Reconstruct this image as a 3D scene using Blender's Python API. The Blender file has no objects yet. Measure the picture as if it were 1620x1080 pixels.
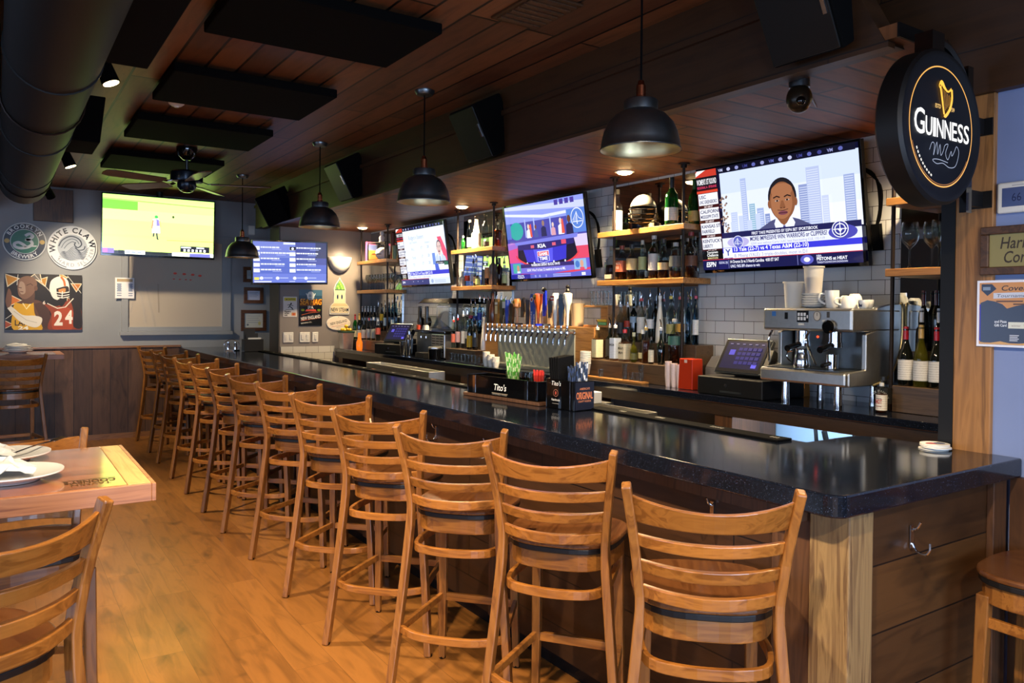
import bpy, bmesh, math, random
from mathutils import Vector, Matrix
random.seed(11)
COL = bpy.context.scene.collection
PI = math.pi
V = Vector

def lin(c):
    if isinstance(c, str):
        c = c.lstrip('#'); c = c if len(c) == 6 else ''.join(q+q for q in c); c = [int(c[i:i+2], 16)/255 for i in (0, 2, 4)]
        c = [x/12.92 if x <= .04045 else ((x+.055)/1.055)**2.4 for x in c]
    return (c[0], c[1], c[2], 1.0)

# ---------------------------------------------------------------- mesh builder
class MB:
    def __init__(s):
        s.v = []; s.f = []; s.m = []; s.s = []; s.M = None
    def add(s, vs, fs, mi=0, smooth=False):
        b = len(s.v)
        if s.M is not None: vs = [tuple(s.M @ V(p)) for p in vs]
        s.v += [tuple(p) for p in vs]
        for f in fs:
            s.f.append(tuple(b+i for i in f)); s.m.append(mi); s.s.append(smooth)
        return s
    def box(s, x0, x1, y0, y1, z0, z1, mi=0):
        x0, x1 = sorted((x0, x1)); y0, y1 = sorted((y0, y1)); z0, z1 = sorted((z0, z1))
        return s.add([(x0,y0,z0),(x1,y0,z0),(x1,y1,z0),(x0,y1,z0),(x0,y0,z1),(x1,y0,z1),(x1,y1,z1),(x0,y1,z1)],
                     [(0,3,2,1),(4,5,6,7),(0,1,5,4),(1,2,6,5),(2,3,7,6),(3,0,4,7)], mi)
    def hexa(s, p, mi=0):     # 8 points, bottom ring then top ring
        return s.add(p, [(0,3,2,1),(4,5,6,7),(0,1,5,4),(1,2,6,5),(2,3,7,6),(3,0,4,7)], mi)
    def lathe(s, prof, seg=16, mi=0, smooth=True, cap=True, c=(0,0,0), sq=0, rot=0):
        vs = []; fs = []; n = len(prof)
        for r, z in prof:
            for k in range(seg):
                a = 2*PI*k/seg+rot
                ca, sa = math.cos(a), math.sin(a)
                if sq:
                    q = (abs(ca)**sq+abs(sa)**sq)**(-1/sq); ca *= q; sa *= q
                vs.append((c[0]+r*ca, c[1]+r*sa, c[2]+z))
        for i in range(n-1):
            for k in range(seg):
                k2 = (k+1) % seg
                fs.append((i*seg+k, i*seg+k2, (i+1)*seg+k2, (i+1)*seg+k))
        if cap:
            fs.append(tuple(range(seg-1, -1, -1))); fs.append(tuple((n-1)*seg+k for k in range(seg)))
        return s.add(vs, fs, mi, smooth)
    def cyl(s, p0, p1, r, seg=12, mi=0, r1=None):
        return s.tube([p0, p1], r if r1 is None else [r, r1], seg, mi)
    def tube(s, path, r, seg=8, mi=0, closed=False, smooth=True):
        P = [V(p) for p in path]; n = len(P)
        R = r if isinstance(r, (list, tuple)) else [r]*n
        vs = []; fs = []; prev = None
        for i in range(n):
            if closed: t = (P[(i+1) % n]-P[i-1]).normalized()
            else: t = (P[min(i+1, n-1)]-P[max(i-1, 0)]).normalized()
            if prev is None:
                a = V((0,0,1)) if abs(t.z) < .9 else V((1,0,0))
                u = t.cross(a).normalized()
            else:
                u = (prev-t*prev.dot(t)).normalized()
            prev = u; w = t.cross(u)
            for k in range(seg):
                a = 2*PI*k/seg
                vs.append(P[i]+u*(R[i]*math.cos(a))+w*(R[i]*math.sin(a)))
        for i in range(n if closed else n-1):
            j = (i+1) % n
            for k in range(seg):
                k2 = (k+1) % seg
                fs.append((i*seg+k, i*seg+k2, j*seg+k2, j*seg+k))
        if not closed:
            fs.append(tuple(range(seg-1, -1, -1))); fs.append(tuple((n-1)*seg+k for k in range(seg)))
        return s.add(vs, fs, mi, smooth)
    def sweep(s, path, w, h, up=(0,0,1), mi=0, closed=False):   # rectangular section: w sideways, h along up
        P = [V(p) for p in path]; n = len(P); up = V(up)
        W = w if isinstance(w, (list, tuple)) else [w]*n
        H = h if isinstance(h, (list, tuple)) else [h]*n
        vs = []; fs = []
        for i in range(n):
            if closed: t = (P[(i+1) % n]-P[i-1]).normalized()
            else: t = (P[min(i+1, n-1)]-P[max(i-1, 0)]).normalized()
            sd = t.cross(up).normalized(); uu = sd.cross(t).normalized()
            for a, b in ((-1,-1),(1,-1),(1,1),(-1,1)):
                vs.append(P[i]+sd*(a*W[i]/2)+uu*(b*H[i]/2))
        for i in range(n if closed else n-1):
            j = (i+1) % n
            for k in range(4):
                k2 = (k+1) % 4
                fs.append((i*4+k, i*4+k2, j*4+k2, j*4+k))
        if not closed:
            fs.append((3,2,1,0)); fs.append(tuple((n-1)*4+k for k in range(4)))
        return s.add(vs, fs, mi, False)
    def prism(s, poly, z0, z1, mi=0, smooth=False):
        n = len(poly)
        vs = [(x, y, z0) for x, y in poly]+[(x, y, z1) for x, y in poly]
        s.add(vs, [tuple(range(n-1, -1, -1)), tuple(range(n, 2*n))], mi)
        b = len(s.v)-2*n
        for k in range(n):
            k2 = (k+1) % n
            s.f.append((b+k, b+k2, b+n+k2, b+n+k)); s.m.append(mi); s.s.append(smooth)
        return s
    def sphere(s, c, r, seg=14, rings=8, mi=0, sc=(1,1,1)):
        vs = []; fs = []
        for i in range(1, rings):
            th = PI*i/rings
            for k in range(seg):
                a = 2*PI*k/seg
                vs.append((c[0]+sc[0]*r*math.sin(th)*math.cos(a), c[1]+sc[1]*r*math.sin(th)*math.sin(a), c[2]+sc[2]*r*math.cos(th)))
        top = len(vs); vs.append((c[0], c[1], c[2]+sc[2]*r)); vs.append((c[0], c[1], c[2]-sc[2]*r))
        for i in range(rings-2):
            for k in range(seg):
                k2 = (k+1) % seg
                fs.append((i*seg+k, (i+1)*seg+k, (i+1)*seg+k2, i*seg+k2))
        for k in range(seg):
            k2 = (k+1) % seg
            fs.append((top, k, k2)); fs.append((top+1, (rings-2)*seg+k2, (rings-2)*seg+k))
        return s.add(vs, fs, mi, True)
    def build(s, name, mats, parent=None, bevel=0, segs=2, angle=40, loc=None, rotz=0):
        me = bpy.data.meshes.new(name)
        me.from_pydata(s.v, [], s.f)
        if not isinstance(mats, (list, tuple)): mats = [mats]
        for m in mats: me.materials.append(m)
        me.polygons.foreach_set('material_index', s.m)
        me.polygons.foreach_set('use_smooth', s.s)
        me.update()
        if any(s.s): me.set_sharp_from_angle(angle=math.radians(angle))
        o = bpy.data.objects.new(name, me); COL.objects.link(o)
        if parent is not None: o.parent = parent
        if loc is not None: o.location = loc
        if rotz: o.rotation_euler.z = rotz
        if bevel:
            b = o.modifiers.new('b', 'BEVEL'); b.width = bevel; b.segments = segs; b.limit_method = 'ANGLE'; b.angle_limit = math.radians(40)
        return o

def spl(pts, n=6):          # Catmull-Rom through points
    P = [V(p) for p in pts]; out = []
    for i in range(len(P)-1):
        a = P[max(i-1, 0)]; b = P[i]; c = P[i+1]; d = P[min(i+2, len(P)-1)]
        for k in range(n):
            t = k/n
            out.append(.5*((2*b)+(c-a)*t+(2*a-5*b+4*c-d)*t*t+(3*b-a-3*c+d)*t**3))
    out.append(P[-1]); return out

def thing(name, label, cat, loc=(0,0,0), rotz=0, group=None):
    o = bpy.data.objects.new(name, None); COL.objects.link(o)
    o.empty_display_size = .1; o.location = loc; o.rotation_euler.z = rotz
    return tag(o, label, cat, group)
def tag(o, label, cat, group=None):
    o['label'] = label; o['category'] = cat
    if group: o['group'] = group
    return o
def struct(o):
    o['kind'] = 'structure'; return o
def dup(root, loc=None, rotz=None, label=None):
    r = root.copy(); COL.objects.link(r)
    if loc is not None: r.location = loc
    if rotz is not None: r.rotation_euler.z = rotz
    if label: r['label'] = label
    def rec(a, b):
        for ch in a.children:
            c = ch.copy(); COL.objects.link(c); c.parent = b; rec(ch, c)
    rec(root, r)
    return r
def frame_m(o, right, up):          # matrix from origin, viewer's right, up
    r = V(right).normalized(); u = V(up).normalized(); n = r.cross(u)
    M = Matrix(((r.x,u.x,n.x,o[0]),(r.y,u.y,n.y,o[1]),(r.z,u.z,n.z,o[2]),(0,0,0,1)))
    return M

# ---------------------------------------------------------------- flat printed pictures (one mesh, coloured polygons)
_tc = {}
def text_geo(t, bold=0.0):
    k = (t, bold)
    if k not in _tc:
        cu = bpy.data.curves.new('t', 'FONT'); cu.body = t; cu.size = 1; cu.offset = bold; cu.resolution_u = 3
        ob = bpy.data.objects.new('t', cu)
        me = bpy.data.meshes.new_from_object(ob)
        vs = [(v.co.x, v.co.y) for v in me.vertices]; fs = [tuple(p.vertices) for p in me.polygons]
        bpy.data.objects.remove(ob); bpy.data.meshes.remove(me); bpy.data.curves.remove(cu)
        xs = [v[0] for v in vs] or [0]; ys = [v[1] for v in vs] or [0]
        _tc[k] = (vs, fs, min(xs), max(xs), min(ys), max(ys))
    return _tc[k]
class Flat:
    def __init__(s, step=.00012, clip=None): s.v = []; s.f = []; s.c = []; s.z = 0; s.step = step; s.clip = clip
    def clipped(s, pts):
        x0, y0, x1, y1 = s.clip
        for ax, lim, sg in ((0, x0, 1), (0, x1, -1), (1, y0, 1), (1, y1, -1)):
            out = []
            for i in range(len(pts)):
                a, b = pts[i-1], pts[i]; da, db = sg*(a[ax]-lim), sg*(b[ax]-lim)
                if (da >= 0) != (db >= 0):
                    t = da/(da-db); out.append((a[0]+t*(b[0]-a[0]), a[1]+t*(b[1]-a[1])))
                if db >= 0: out.append((b[0], b[1]))
            pts = out
            if not pts: break
        return pts
    def poly(s, pts, col, z=None):
        if s.clip:
            pts = s.clipped(list(pts))
            if len(pts) < 3: return s
        a = sum(pts[i][0]*pts[(i+1) % len(pts)][1]-pts[(i+1) % len(pts)][0]*pts[i][1] for i in range(len(pts)))
        if a < 0: pts = list(pts)[::-1]
        b = len(s.v); z = s.z if z is None else z
        s.v += [(p[0], p[1], z) for p in pts]; s.f.append(tuple(range(b, b+len(pts)))); s.c.append(lin(col)); s.z += s.step
        return s
    def rect(s, x0, y0, x1, y1, col): return s.poly([(x0,y0),(x1,y0),(x1,y1),(x0,y1)], col)
    def ell(s, cx, cy, rx, ry, col, n=28, a0=0, a1=360, rot=0):
        p = []
        m = n if a1-a0 >= 360 else n+1
        for k in range(m):
            a = math.radians(a0+(a1-a0)*k/n); x = rx*math.cos(a); y = ry*math.sin(a); r = math.radians(rot)
            p.append((cx+x*math.cos(r)-y*math.sin(r), cy+x*math.sin(r)+y*math.cos(r)))
        return s.poly(p, col)
    def line(s, pts, w, col, closed=False):
        P = [V((p[0], p[1])) for p in pts]; n = len(P); b = len(s.v)
        if isinstance(w, (int, float)): w = [w]*n
        for i in range(n):
            t = (P[(i+1) % n]-P[i-1]) if closed else (P[min(i+1, n-1)]-P[max(i-1, 0)])
            t = t.normalized() if t.length else V((1,0)); nn = V((-t.y, t.x))
            for sg in (1, -1):
                q = P[i]+nn*(sg*w[i]/2); s.v.append((q.x, q.y, s.z))
        for i in range(n if closed else n-1):
            j = (i+1) % n
            s.f.append((b+2*i, b+2*i+1, b+2*j+1, b+2*j)); s.c.append(lin(col))
        s.z += s.step; return s
    def ring(s, cx, cy, rx, ry, w, col, n=48, a0=0, a1=360):
        full = a1-a0 >= 360; m = n if full else n+1
        return s.line([(cx+rx*math.cos(math.radians(a0+(a1-a0)*k/n)), cy+ry*math.sin(math.radians(a0+(a1-a0)*k/n))) for k in range(m)], w, col, closed=full)
    def text(s, t, x, y, h, col, w=None, al='C', bold=0.0, rot=0, shear=0, hw=None):
        vs, fs, x0, x1, y0, y1 = text_geo(t, bold)
        k = h/.69; kx = k
        if w: kx = w/max(x1-x0, 1e-4)
        elif hw: kx = k*hw
        ox = {'C': (x0+x1)/2, 'L': x0, 'R': x1}[al]
        r = math.radians(rot); b = len(s.v)
        for a, c in vs:
            px = (a-ox)*kx; py = c*k; px += py*shear
            s.v.append((x+px*math.cos(r)-py*math.sin(r), y+px*math.sin(r)+py*math.cos(r), s.z))
        for f in fs: s.f.append(tuple(b+i for i in f)); s.c.append(lin(col))
        s.z += s.step; return s
    def arc(s, t, cx, cy, r, h, col, mid=90, inward=False, bold=0.0, sp=1.0, sy=1.0):   # text on a circle; inward: read along the bottom
        ws = []
        for ch in t:
            if ch == ' ': ws.append(.35); continue
            g = text_geo(ch, bold); ws.append(g[3]-g[2]+.12)
        k = h/.69; tot = sum(ws)*k*sp/r; a = math.radians(mid)+(tot/2 if not inward else -tot/2)
        for ch, w in zip(t, ws):
            da = w*k*sp/r/2
            a += -da if not inward else da
            if ch != ' ':
                R = r
                s.text(ch, cx+R*math.cos(a), cy+R*sy*math.sin(a), h, col, bold=bold, rot=math.degrees(a)-90 if not inward else math.degrees(a)+90)
            a += -da if not inward else da
        return s
    def build(s, name, M, mat, parent=None):
        me = bpy.data.meshes.new(name); me.from_pydata(s.v, [], s.f)
        ca = me.color_attributes.new('Col', 'FLOAT_COLOR', 'CORNER')
        i = 0
        buf = []
        for f, c in zip(s.f, s.c): buf += list(c)*len(f)
        ca.data.foreach_set('color', buf)
        me.materials.append(mat); me.update()
        o = bpy.data.objects.new(name, me); COL.objects.link(o)
        if parent is not None: o.parent = parent
        o.matrix_local = M if M is not None else Matrix()
        return o

# ---------------------------------------------------------------- materials
def newmat(name):
    m = bpy.data.materials.new(name); m.use_nodes = True
    nt = m.node_tree; b = nt.nodes['Principled BSDF']
    return m, nt, b
def N(nt, t, **k):
    n = nt.nodes.new(t)
    for a, v in k.items():
        if a.startswith('i_'): n.inputs[a[2:].replace('_', ' ')].default_value = v
        else: setattr(n, a, v)
    return n
def L(nt, a, b): nt.links.new(a, b)
def mat(name, col, rough=.5, metal=0, coat=0, emit=None, es=0, noise=0, nscale=20, spec=.5):
    m, nt, b = newmat(name); c = lin(col)
    b.inputs['Base Color'].default_value = c; b.inputs['Roughness'].default_value = rough
    b.inputs['Metallic'].default_value = metal; b.inputs['Coat Weight'].default_value = coat
    b.inputs['Specular IOR Level'].default_value = spec
    if emit: b.inputs['Emission Color'].default_value = lin(emit); b.inputs['Emission Strength'].default_value = es
    if noise:
        tc = N(nt, 'ShaderNodeTexCoord'); nz = N(nt, 'ShaderNodeTexNoise', i_Scale=nscale, i_Detail=5.0)
        L(nt, tc.outputs['Object'], nz.inputs['Vector'])
        mx = N(nt, 'ShaderNodeMix', data_type='RGBA', blend_type='MULTIPLY'); mx.inputs[0].default_value = noise
        mx.inputs[6].default_value = c; L(nt, nz.outputs['Fac'], mx.inputs[7])
        mr = N(nt, 'ShaderNodeMapRange'); mr.inputs[1].default_value = .3; mr.inputs[2].default_value = .7; mr.inputs[3].default_value = .35; mr.inputs[4].default_value = 1.4
        L(nt, nz.outputs['Fac'], mr.inputs[0]); L(nt, mr.outputs[0], mx.inputs[7]); L(nt, mx.outputs[2], b.inputs['Base Color'])
    return m
def posvec(nt, order, world=True):
    g = N(nt, 'ShaderNodeNewGeometry' if world else 'ShaderNodeTexCoord')
    sx = N(nt, 'ShaderNodeSeparateXYZ'); L(nt, g.outputs['Position' if world else 'Object'], sx.inputs[0])
    cb = N(nt, 'ShaderNodeCombineXYZ')
    for i, a in enumerate(order):
        if a in 'XYZ': L(nt, sx.outputs[a], cb.inputs[i])
    return cb.outputs[0]
def scaled(nt, vec, sc):
    m = N(nt, 'ShaderNodeMapping'); m.inputs['Scale'].default_value = sc; L(nt, vec, m.inputs['Vector']); return m.outputs[0]
def ramp(nt, fac, stops):
    r = N(nt, 'ShaderNodeValToRGB'); e = r.color_ramp.elements
    while len(e) < len(stops): e.new(.5)
    for k, (p, c) in enumerate(stops): e[k].position = p; e[k].color = lin(c) if not isinstance(c, (int, float)) else (c, c, c, 1)
    L(nt, fac, r.inputs[0]); return r.outputs[0]
def mixc(nt, a, b, fac, mode='MIX'):
    m = N(nt, 'ShaderNodeMix', data_type='RGBA', blend_type=mode)
    for i, x in ((0, fac), (6, a), (7, b)):
        if isinstance(x, (int, float)): m.inputs[i].default_value = x
        elif isinstance(x, (str, tuple)): m.inputs[i].default_value = lin(x)
        else: L(nt, x, m.inputs[i])
    return m.outputs[2]
def planks(name, order, length, width, c1, c2, gap, rough=.4, grain=.6, knots=.5, gapw=.004, bump=.15, world=True, coat=0, gstretch=14, roughvar=0):
    m, nt, b = newmat(name)
    vec = posvec(nt, order, world)
    br = N(nt, 'ShaderNodeTexBrick', offset=.37, offset_frequency=2)
    br.inputs['Scale'].default_value = 1; br.inputs['Brick Width'].default_value = length; br.inputs['Row Height'].default_value = width
    br.inputs['Mortar Size'].default_value = gapw; br.inputs['Mortar Smooth'].default_value = .2
    br.inputs['Color1'].default_value = lin(c1); br.inputs['Color2'].default_value = lin(c2); br.inputs['Mortar'].default_value = lin(gap)
    L(nt, vec, br.inputs['Vector'])
    # per-plank offset of the grain
    add = N(nt, 'ShaderNodeVectorMath', operation='ADD'); mul = N(nt, 'ShaderNodeVectorMath', operation='SCALE'); mul.inputs['Scale'].default_value = 9
    L(nt, br.outputs['Color'], mul.inputs[0]); L(nt, vec, add.inputs[0]); L(nt, mul.outputs[0], add.inputs[1])
    g1 = N(nt, 'ShaderNodeTexNoise', i_Scale=2.2, i_Detail=6.0, i_Distortion=.8); L(nt, scaled(nt, add.outputs[0], (1.3, gstretch, 1)), g1.inputs['Vector'])
    g2 = N(nt, 'ShaderNodeTexNoise', i_Scale=1.0, i_Detail=4.0, i_Distortion=1.2); L(nt, scaled(nt, add.outputs[0], (2.2, 5, 1)), g2.inputs['Vector'])
    r1 = ramp(nt, g1.outputs['Fac'], [(.25, 1-grain), (.55, 1.0), (.8, 1-grain*.35)])
    r2 = ramp(nt, g2.outputs['Fac'], [(.2, 1-knots), (.42, 1.0), (1, 1.0)])
    c = mixc(nt, br.outputs['Color'], r1, 1.0, 'MULTIPLY'); c = mixc(nt, c, r2, 1.0, 'MULTIPLY')
    L(nt, c, b.inputs['Base Color']); b.inputs['Roughness'].default_value = rough; b.inputs['Coat Weight'].default_value = coat; b.inputs['Coat Roughness'].default_value = .1 if coat >= 1 else .15
    bp = N(nt, 'ShaderNodeBump'); bp.inputs['Strength'].default_value = bump; bp.inputs['Distance'].default_value = .01
    inv = N(nt, 'ShaderNodeMath', operation='SUBTRACT'); inv.inputs[0].default_value = 1; L(nt, br.outputs['Fac'], inv.inputs[1]); L(nt, inv.outputs[0], bp.inputs['Height']); L(nt, bp.outputs[0], b.inputs['Normal'])
    return m
def wood(name, c1, c2, axis='Z', rough=.35, coat=.3, fine=1.0):
    m, nt, b = newmat(name)
    tc = N(nt, 'ShaderNodeTexCoord'); oi = N(nt, 'ShaderNodeObjectInfo')
    ad = N(nt, 'ShaderNodeVectorMath', operation='ADD'); L(nt, tc.outputs['Object'], ad.inputs[0])
    ml = N(nt, 'ShaderNodeMath', operation='MULTIPLY'); ml.inputs[1].default_value = 7; L(nt, oi.outputs['Random'], ml.inputs[0]); L(nt, ml.outputs[0], ad.inputs[1])
    sc = {'X': (2, 26, 26), 'Y': (26, 2, 26), 'Z': (26, 26, 2)}[axis]
    n1 = N(nt, 'ShaderNodeTexNoise', i_Scale=1.6*fine, i_Detail=6.0, i_Distortion=1.4); L(nt, scaled(nt, ad.outputs[0], sc), n1.inputs['Vector'])
    c = ramp(nt, n1.outputs['Fac'], [(.25, c1), (.5, c2), (.62, c1), (.8, c2)])
    hv = N(nt, 'ShaderNodeHueSaturation'); mr = N(nt, 'ShaderNodeMapRange'); mr.inputs[3].default_value = .82; mr.inputs[4].default_value = 1.15
    L(nt, oi.outputs['Random'], mr.inputs[0]); L(nt, mr.outputs[0], hv.inputs['Value']); L(nt, c, hv.inputs['Color'])
    L(nt, hv.outputs[0], b.inputs['Base Color']); b.inputs['Roughness'].default_value = rough
    b.inputs['Coat Weight'].default_value = coat; b.inputs['Coat Roughness'].default_value = .2
    return m
def glass(name, tint, gloss=.12, rough=.03, body=0.0, bodycol='#ffffff'):
    m = bpy.data.materials.new(name); m.use_nodes = True; nt = m.node_tree; nt.nodes.clear()
    out = N(nt, 'ShaderNodeOutputMaterial'); tr = N(nt, 'ShaderNodeBsdfTransparent'); tr.inputs[0].default_value = lin(tint)
    gl = N(nt, 'ShaderNodeBsdfGlossy'); gl.inputs['Roughness'].default_value = rough
    lw = N(nt, 'ShaderNodeLayerWeight'); lw.inputs[0].default_value = .35
    mr = N(nt, 'ShaderNodeMapRange'); mr.inputs[3].default_value = gloss; mr.inputs[4].default_value = .85
    L(nt, lw.outputs['Facing'], mr.inputs[0])
    pw = N(nt, 'ShaderNodeMath', operation='POWER'); pw.inputs[1].default_value = 1.6; L(nt, mr.outputs[0], pw.inputs[0])
    mx = N(nt, 'ShaderNodeMixShader'); L(nt, pw.outputs[0], mx.inputs[0]); L(nt, tr.outputs[0], mx.inputs[1]); L(nt, gl.outputs[0], mx.inputs[2])
    last = mx
    if body:
        df = N(nt, 'ShaderNodeBsdfDiffuse'); df.inputs[0].default_value = lin(bodycol)
        m2 = N(nt, 'ShaderNodeMixShader'); m2.inputs[0].default_value = body; L(nt, mx.outputs[0], m2.inputs[1]); L(nt, df.outputs[0], m2.inputs[2]); last = m2
    L(nt, last.outputs[0], out.inputs[0]); return m
def colmat(name, emit=0, rough=.5, spec=.5):
    m, nt, b = newmat(name); at = N(nt, 'ShaderNodeVertexColor', layer_name='Col')
    b.inputs['Roughness'].default_value = rough; b.inputs['Specular IOR Level'].default_value = spec
    if emit:
        b.inputs['Base Color'].default_value = (.01, .01, .01, 1); L(nt, at.outputs[0], b.inputs['Emission Color']); b.inputs['Emission Strength'].default_value = emit
    else: L(nt, at.outputs[0], b.inputs['Base Color'])
    return m
# ---------------------------------------------------------------- material set
M = {}
M['floor'] = planks('floor_wood', 'YX', 1.25, .18, '#a26a30', '#875422', '#6a421c', rough=.36, grain=.45, knots=.75, gapw=.001, bump=.05, gstretch=9, coat=.15)
M['ceil'] = planks('ceiling_pine', 'YX', 3.1, .165, '#835533', '#553320', '#040201', rough=.45, grain=.45, knots=.65, gapw=.008, gstretch=10)
M['soffit'] = planks('soffit_pine', 'XY', 3.0, .15, '#7a4b2a', '#54331c', '#040201', rough=.5, grain=.5, knots=.7, gapw=.009, gstretch=10, coat=0)
M['soffit'].node_tree.nodes['Principled BSDF'].inputs['Specular IOR Level'].default_value = .25
M['beam'] = planks('beam_pine', 'YZ', 2.8, .28, '#42270f', '#331d0b', '#1a0e07', rough=.5, grain=.4, knots=.5, gapw=.003)
M['wains'] = planks('wainscot_wood', 'ZX', 3.0, .19, '#6e4f3a', '#523a2b', '#1c130e', rough=.5, grain=.45, knots=.7, gapw=.003, gstretch=8)
M['wains2'] = planks('side_wainscot_wood', 'ZY', 3.0, .16, '#5a3a22', '#4a2f1c', '#160d07', rough=.45, grain=.45, knots=.6, gapw=.003)
M['barfront'] = planks('bar_front_wood', 'YZ', 1.7, .21, '#3d2513', '#301c0e', '#0c0603', rough=.42, grain=.45, knots=.7, gapw=.003)
M['barend'] = planks('bar_end_wood', 'XZ', 20.0, .205, '#553619', '#452b15', '#140b06', rough=.42, grain=.45, knots=.8, gapw=.003)
M['post'] = wood('post_wood', '#6f4a24', '#9a6a38', 'Z', rough=.5, coat=.1, fine=.5)
M['worn'] = wood('worn_post_wood', '#5d442c', '#8d7149', 'Z', rough=.5, coat=.1, fine=.7)
M['darkwood'] = wood('dark_post_wood', '#3a2415', '#543620', 'Z', rough=.5, coat=.1, fine=.6)
M['caprail'] = wood('cap_rail_wood', '#7b5130', '#9b6a3f', 'X', rough=.4)
M['blue'] = mat('blue_grey_paint', '#7b8bb4', .55, noise=.12, nscale=3)
M['blue2'] = mat('slate_blue_paint', '#979a9c', .6, noise=.15, nscale=2)
M['grey'] = mat('warm_grey_paint', '#857d78', .6, noise=.05, nscale=3)
M['trimgrey'] = mat('dark_trim_paint', '#4b4440', .5)
M['white'] = mat('white_paint', '#d9d6cf', .5)
M['ext'] = mat('plain_wall_paint', '#5d5a58', .7)
M['black'] = mat('black_satin', '#070708', .5, spec=.35)
M['blackgloss'] = mat('black_gloss', '#060607', .12, coat=.5)
M['blackmatte'] = mat('black_acoustic_felt', '#060606', .95, spec=.1)
M['rubber'] = mat('black_rubber', '#0a0a0b', .85, spec=.04)
M['chrome'] = mat('chrome', '#d8d8da', .1, metal=1)
M['steel'] = mat('brushed_steel', '#c9c7c2', .36, metal=1, noise=.1, nscale=40)
M['steeldark'] = mat('tap_panel_steel', '#a9ab9e', .5, metal=.55, noise=.1, nscale=8)
M['pewter'] = mat('dark_pewter', '#71777a', .32, metal=.95, noise=.25, nscale=14)
M['silver'] = mat('silver_lining', '#d6c493', .4, metal=1)  # warm lamplight on the silver put into its colour
M['copper'] = mat('copper', '#8c4d33', .3, metal=1)
M['duct'] = mat('dark_duct_metal', '#0c0b0a', .55, metal=.2, noise=.2, nscale=3, spec=.35)
M['mirror'] = mat('mirror_glass', '#c9ced0', .02, metal=1)
M['shelf'] = wood('shelf_oak', '#8a5c2b', '#b07c42', 'Y', rough=.4, coat=.2, fine=.6)
M['shelfdark'] = wood('shelf_dark_wood', '#3d2c1e', '#54402c', 'Y', rough=.45, coat=.2, fine=.6)
M['wv'] = wood('stool_wood_upright', '#70431c', '#935f2a', 'Z', rough=.33, coat=.35, fine=.7)
M['wh'] = wood('stool_wood_bent', '#7c491b', '#a2672b', 'X', rough=.28, coat=.4, fine=.6)
M['seat'] = wood('stool_seat_wood', '#5a3216', '#754723', 'Y', rough=.25, coat=.5, fine=.5)
M['vinyl'] = mat('black_seat_edge', '#15120f', .4)
M['pipe'] = mat('dark_iron_pipe', '#241a15', .45, metal=.6)
M['plastic'] = mat('white_plastic', '#e2dfd6', .4)
M['china'] = mat('white_china', '#ecebe6', .2, coat=.3)
M['paper'] = mat('white_paper', '#e6e3da', .8)
M['lamp'] = mat('lit_lamp_disc', '#ffffff', .5, emit='#ffd99a', es=26)
M['print'] = colmat('printed_surface', rough=.5)
M['gprint'] = colmat('glossy_printed_surface', rough=.25)
M['screen'] = colmat('lit_screen', emit=1.08, rough=.2)
M['screenbright'] = colmat('bright_lit_screen', emit=4.2, rough=.2)
M['neon'] = colmat('backlit_face', emit=1.5, rough=.15)
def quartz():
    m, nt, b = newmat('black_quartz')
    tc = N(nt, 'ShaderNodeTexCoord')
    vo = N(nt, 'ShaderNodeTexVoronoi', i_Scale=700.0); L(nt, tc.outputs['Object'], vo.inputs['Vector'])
    r = ramp(nt, vo.outputs['Color'], [(.0, '#090c13'), (.7, '#0e121b'), (.9, '#222c40'), (1, '#8c9ab8')])  # blue of the reflected daylight sheen mixed into the stone colour
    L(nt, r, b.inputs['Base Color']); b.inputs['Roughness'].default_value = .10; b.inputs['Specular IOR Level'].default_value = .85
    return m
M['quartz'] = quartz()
def tiles(name, order, c1, c2, grout, rough=.12):
    m, nt, b = newmat(name)
    br = N(nt, 'ShaderNodeTexBrick', offset=.5); br.inputs['Scale'].default_value = 1
    br.inputs['Brick Width'].default_value = .1555; br.inputs['Row Height'].default_value = .0795; br.inputs['Mortar Size'].default_value = .0016; br.inputs['Mortar Smooth'].default_value = .1
    br.inputs['Color1'].default_value = lin(c1); br.inputs['Color2'].default_value = lin(c2); br.inputs['Mortar'].default_value = lin(grout)
    L(nt, posvec(nt, order), br.inputs['Vector']); L(nt, br.outputs['Color'], b.inputs['Base Color'])
    mr = N(nt, 'ShaderNodeMapRange'); mr.inputs[3].default_value = rough; mr.inputs[4].default_value = .8; L(nt, br.outputs['Fac'], mr.inputs[0]); L(nt, mr.outputs[0], b.inputs['Roughness'])
    bp = N(nt, 'ShaderNodeBump'); bp.inputs['Strength'].default_value = .4; bp.inputs['Distance'].default_value = .004; bp.invert = True
    L(nt, br.outputs['Fac'], bp.inputs['Height']); L(nt, bp.outputs[0], b.inputs['Normal'])
    return m
M['tile'] = tiles('white_subway_tile', 'YZ', '#cfd1d3', '#c4c7ca', '#34312f')
M['tile2'] = tiles('low_white_tile', 'XZ', '#cfccc3', '#c6c3ba', '#55514c', .3)
M['clear'] = glass('clear_glass', '#f0f2f0', .06)
M['plasticclear'] = glass('clear_plastic', '#eeeeec', .05, .2, .5, '#efeeea')
M['pane'] = glass('tan_pane', '#c9b79c', .10, .05, .85, '#cdc0ad')  # even tan body colour over the pane

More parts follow.
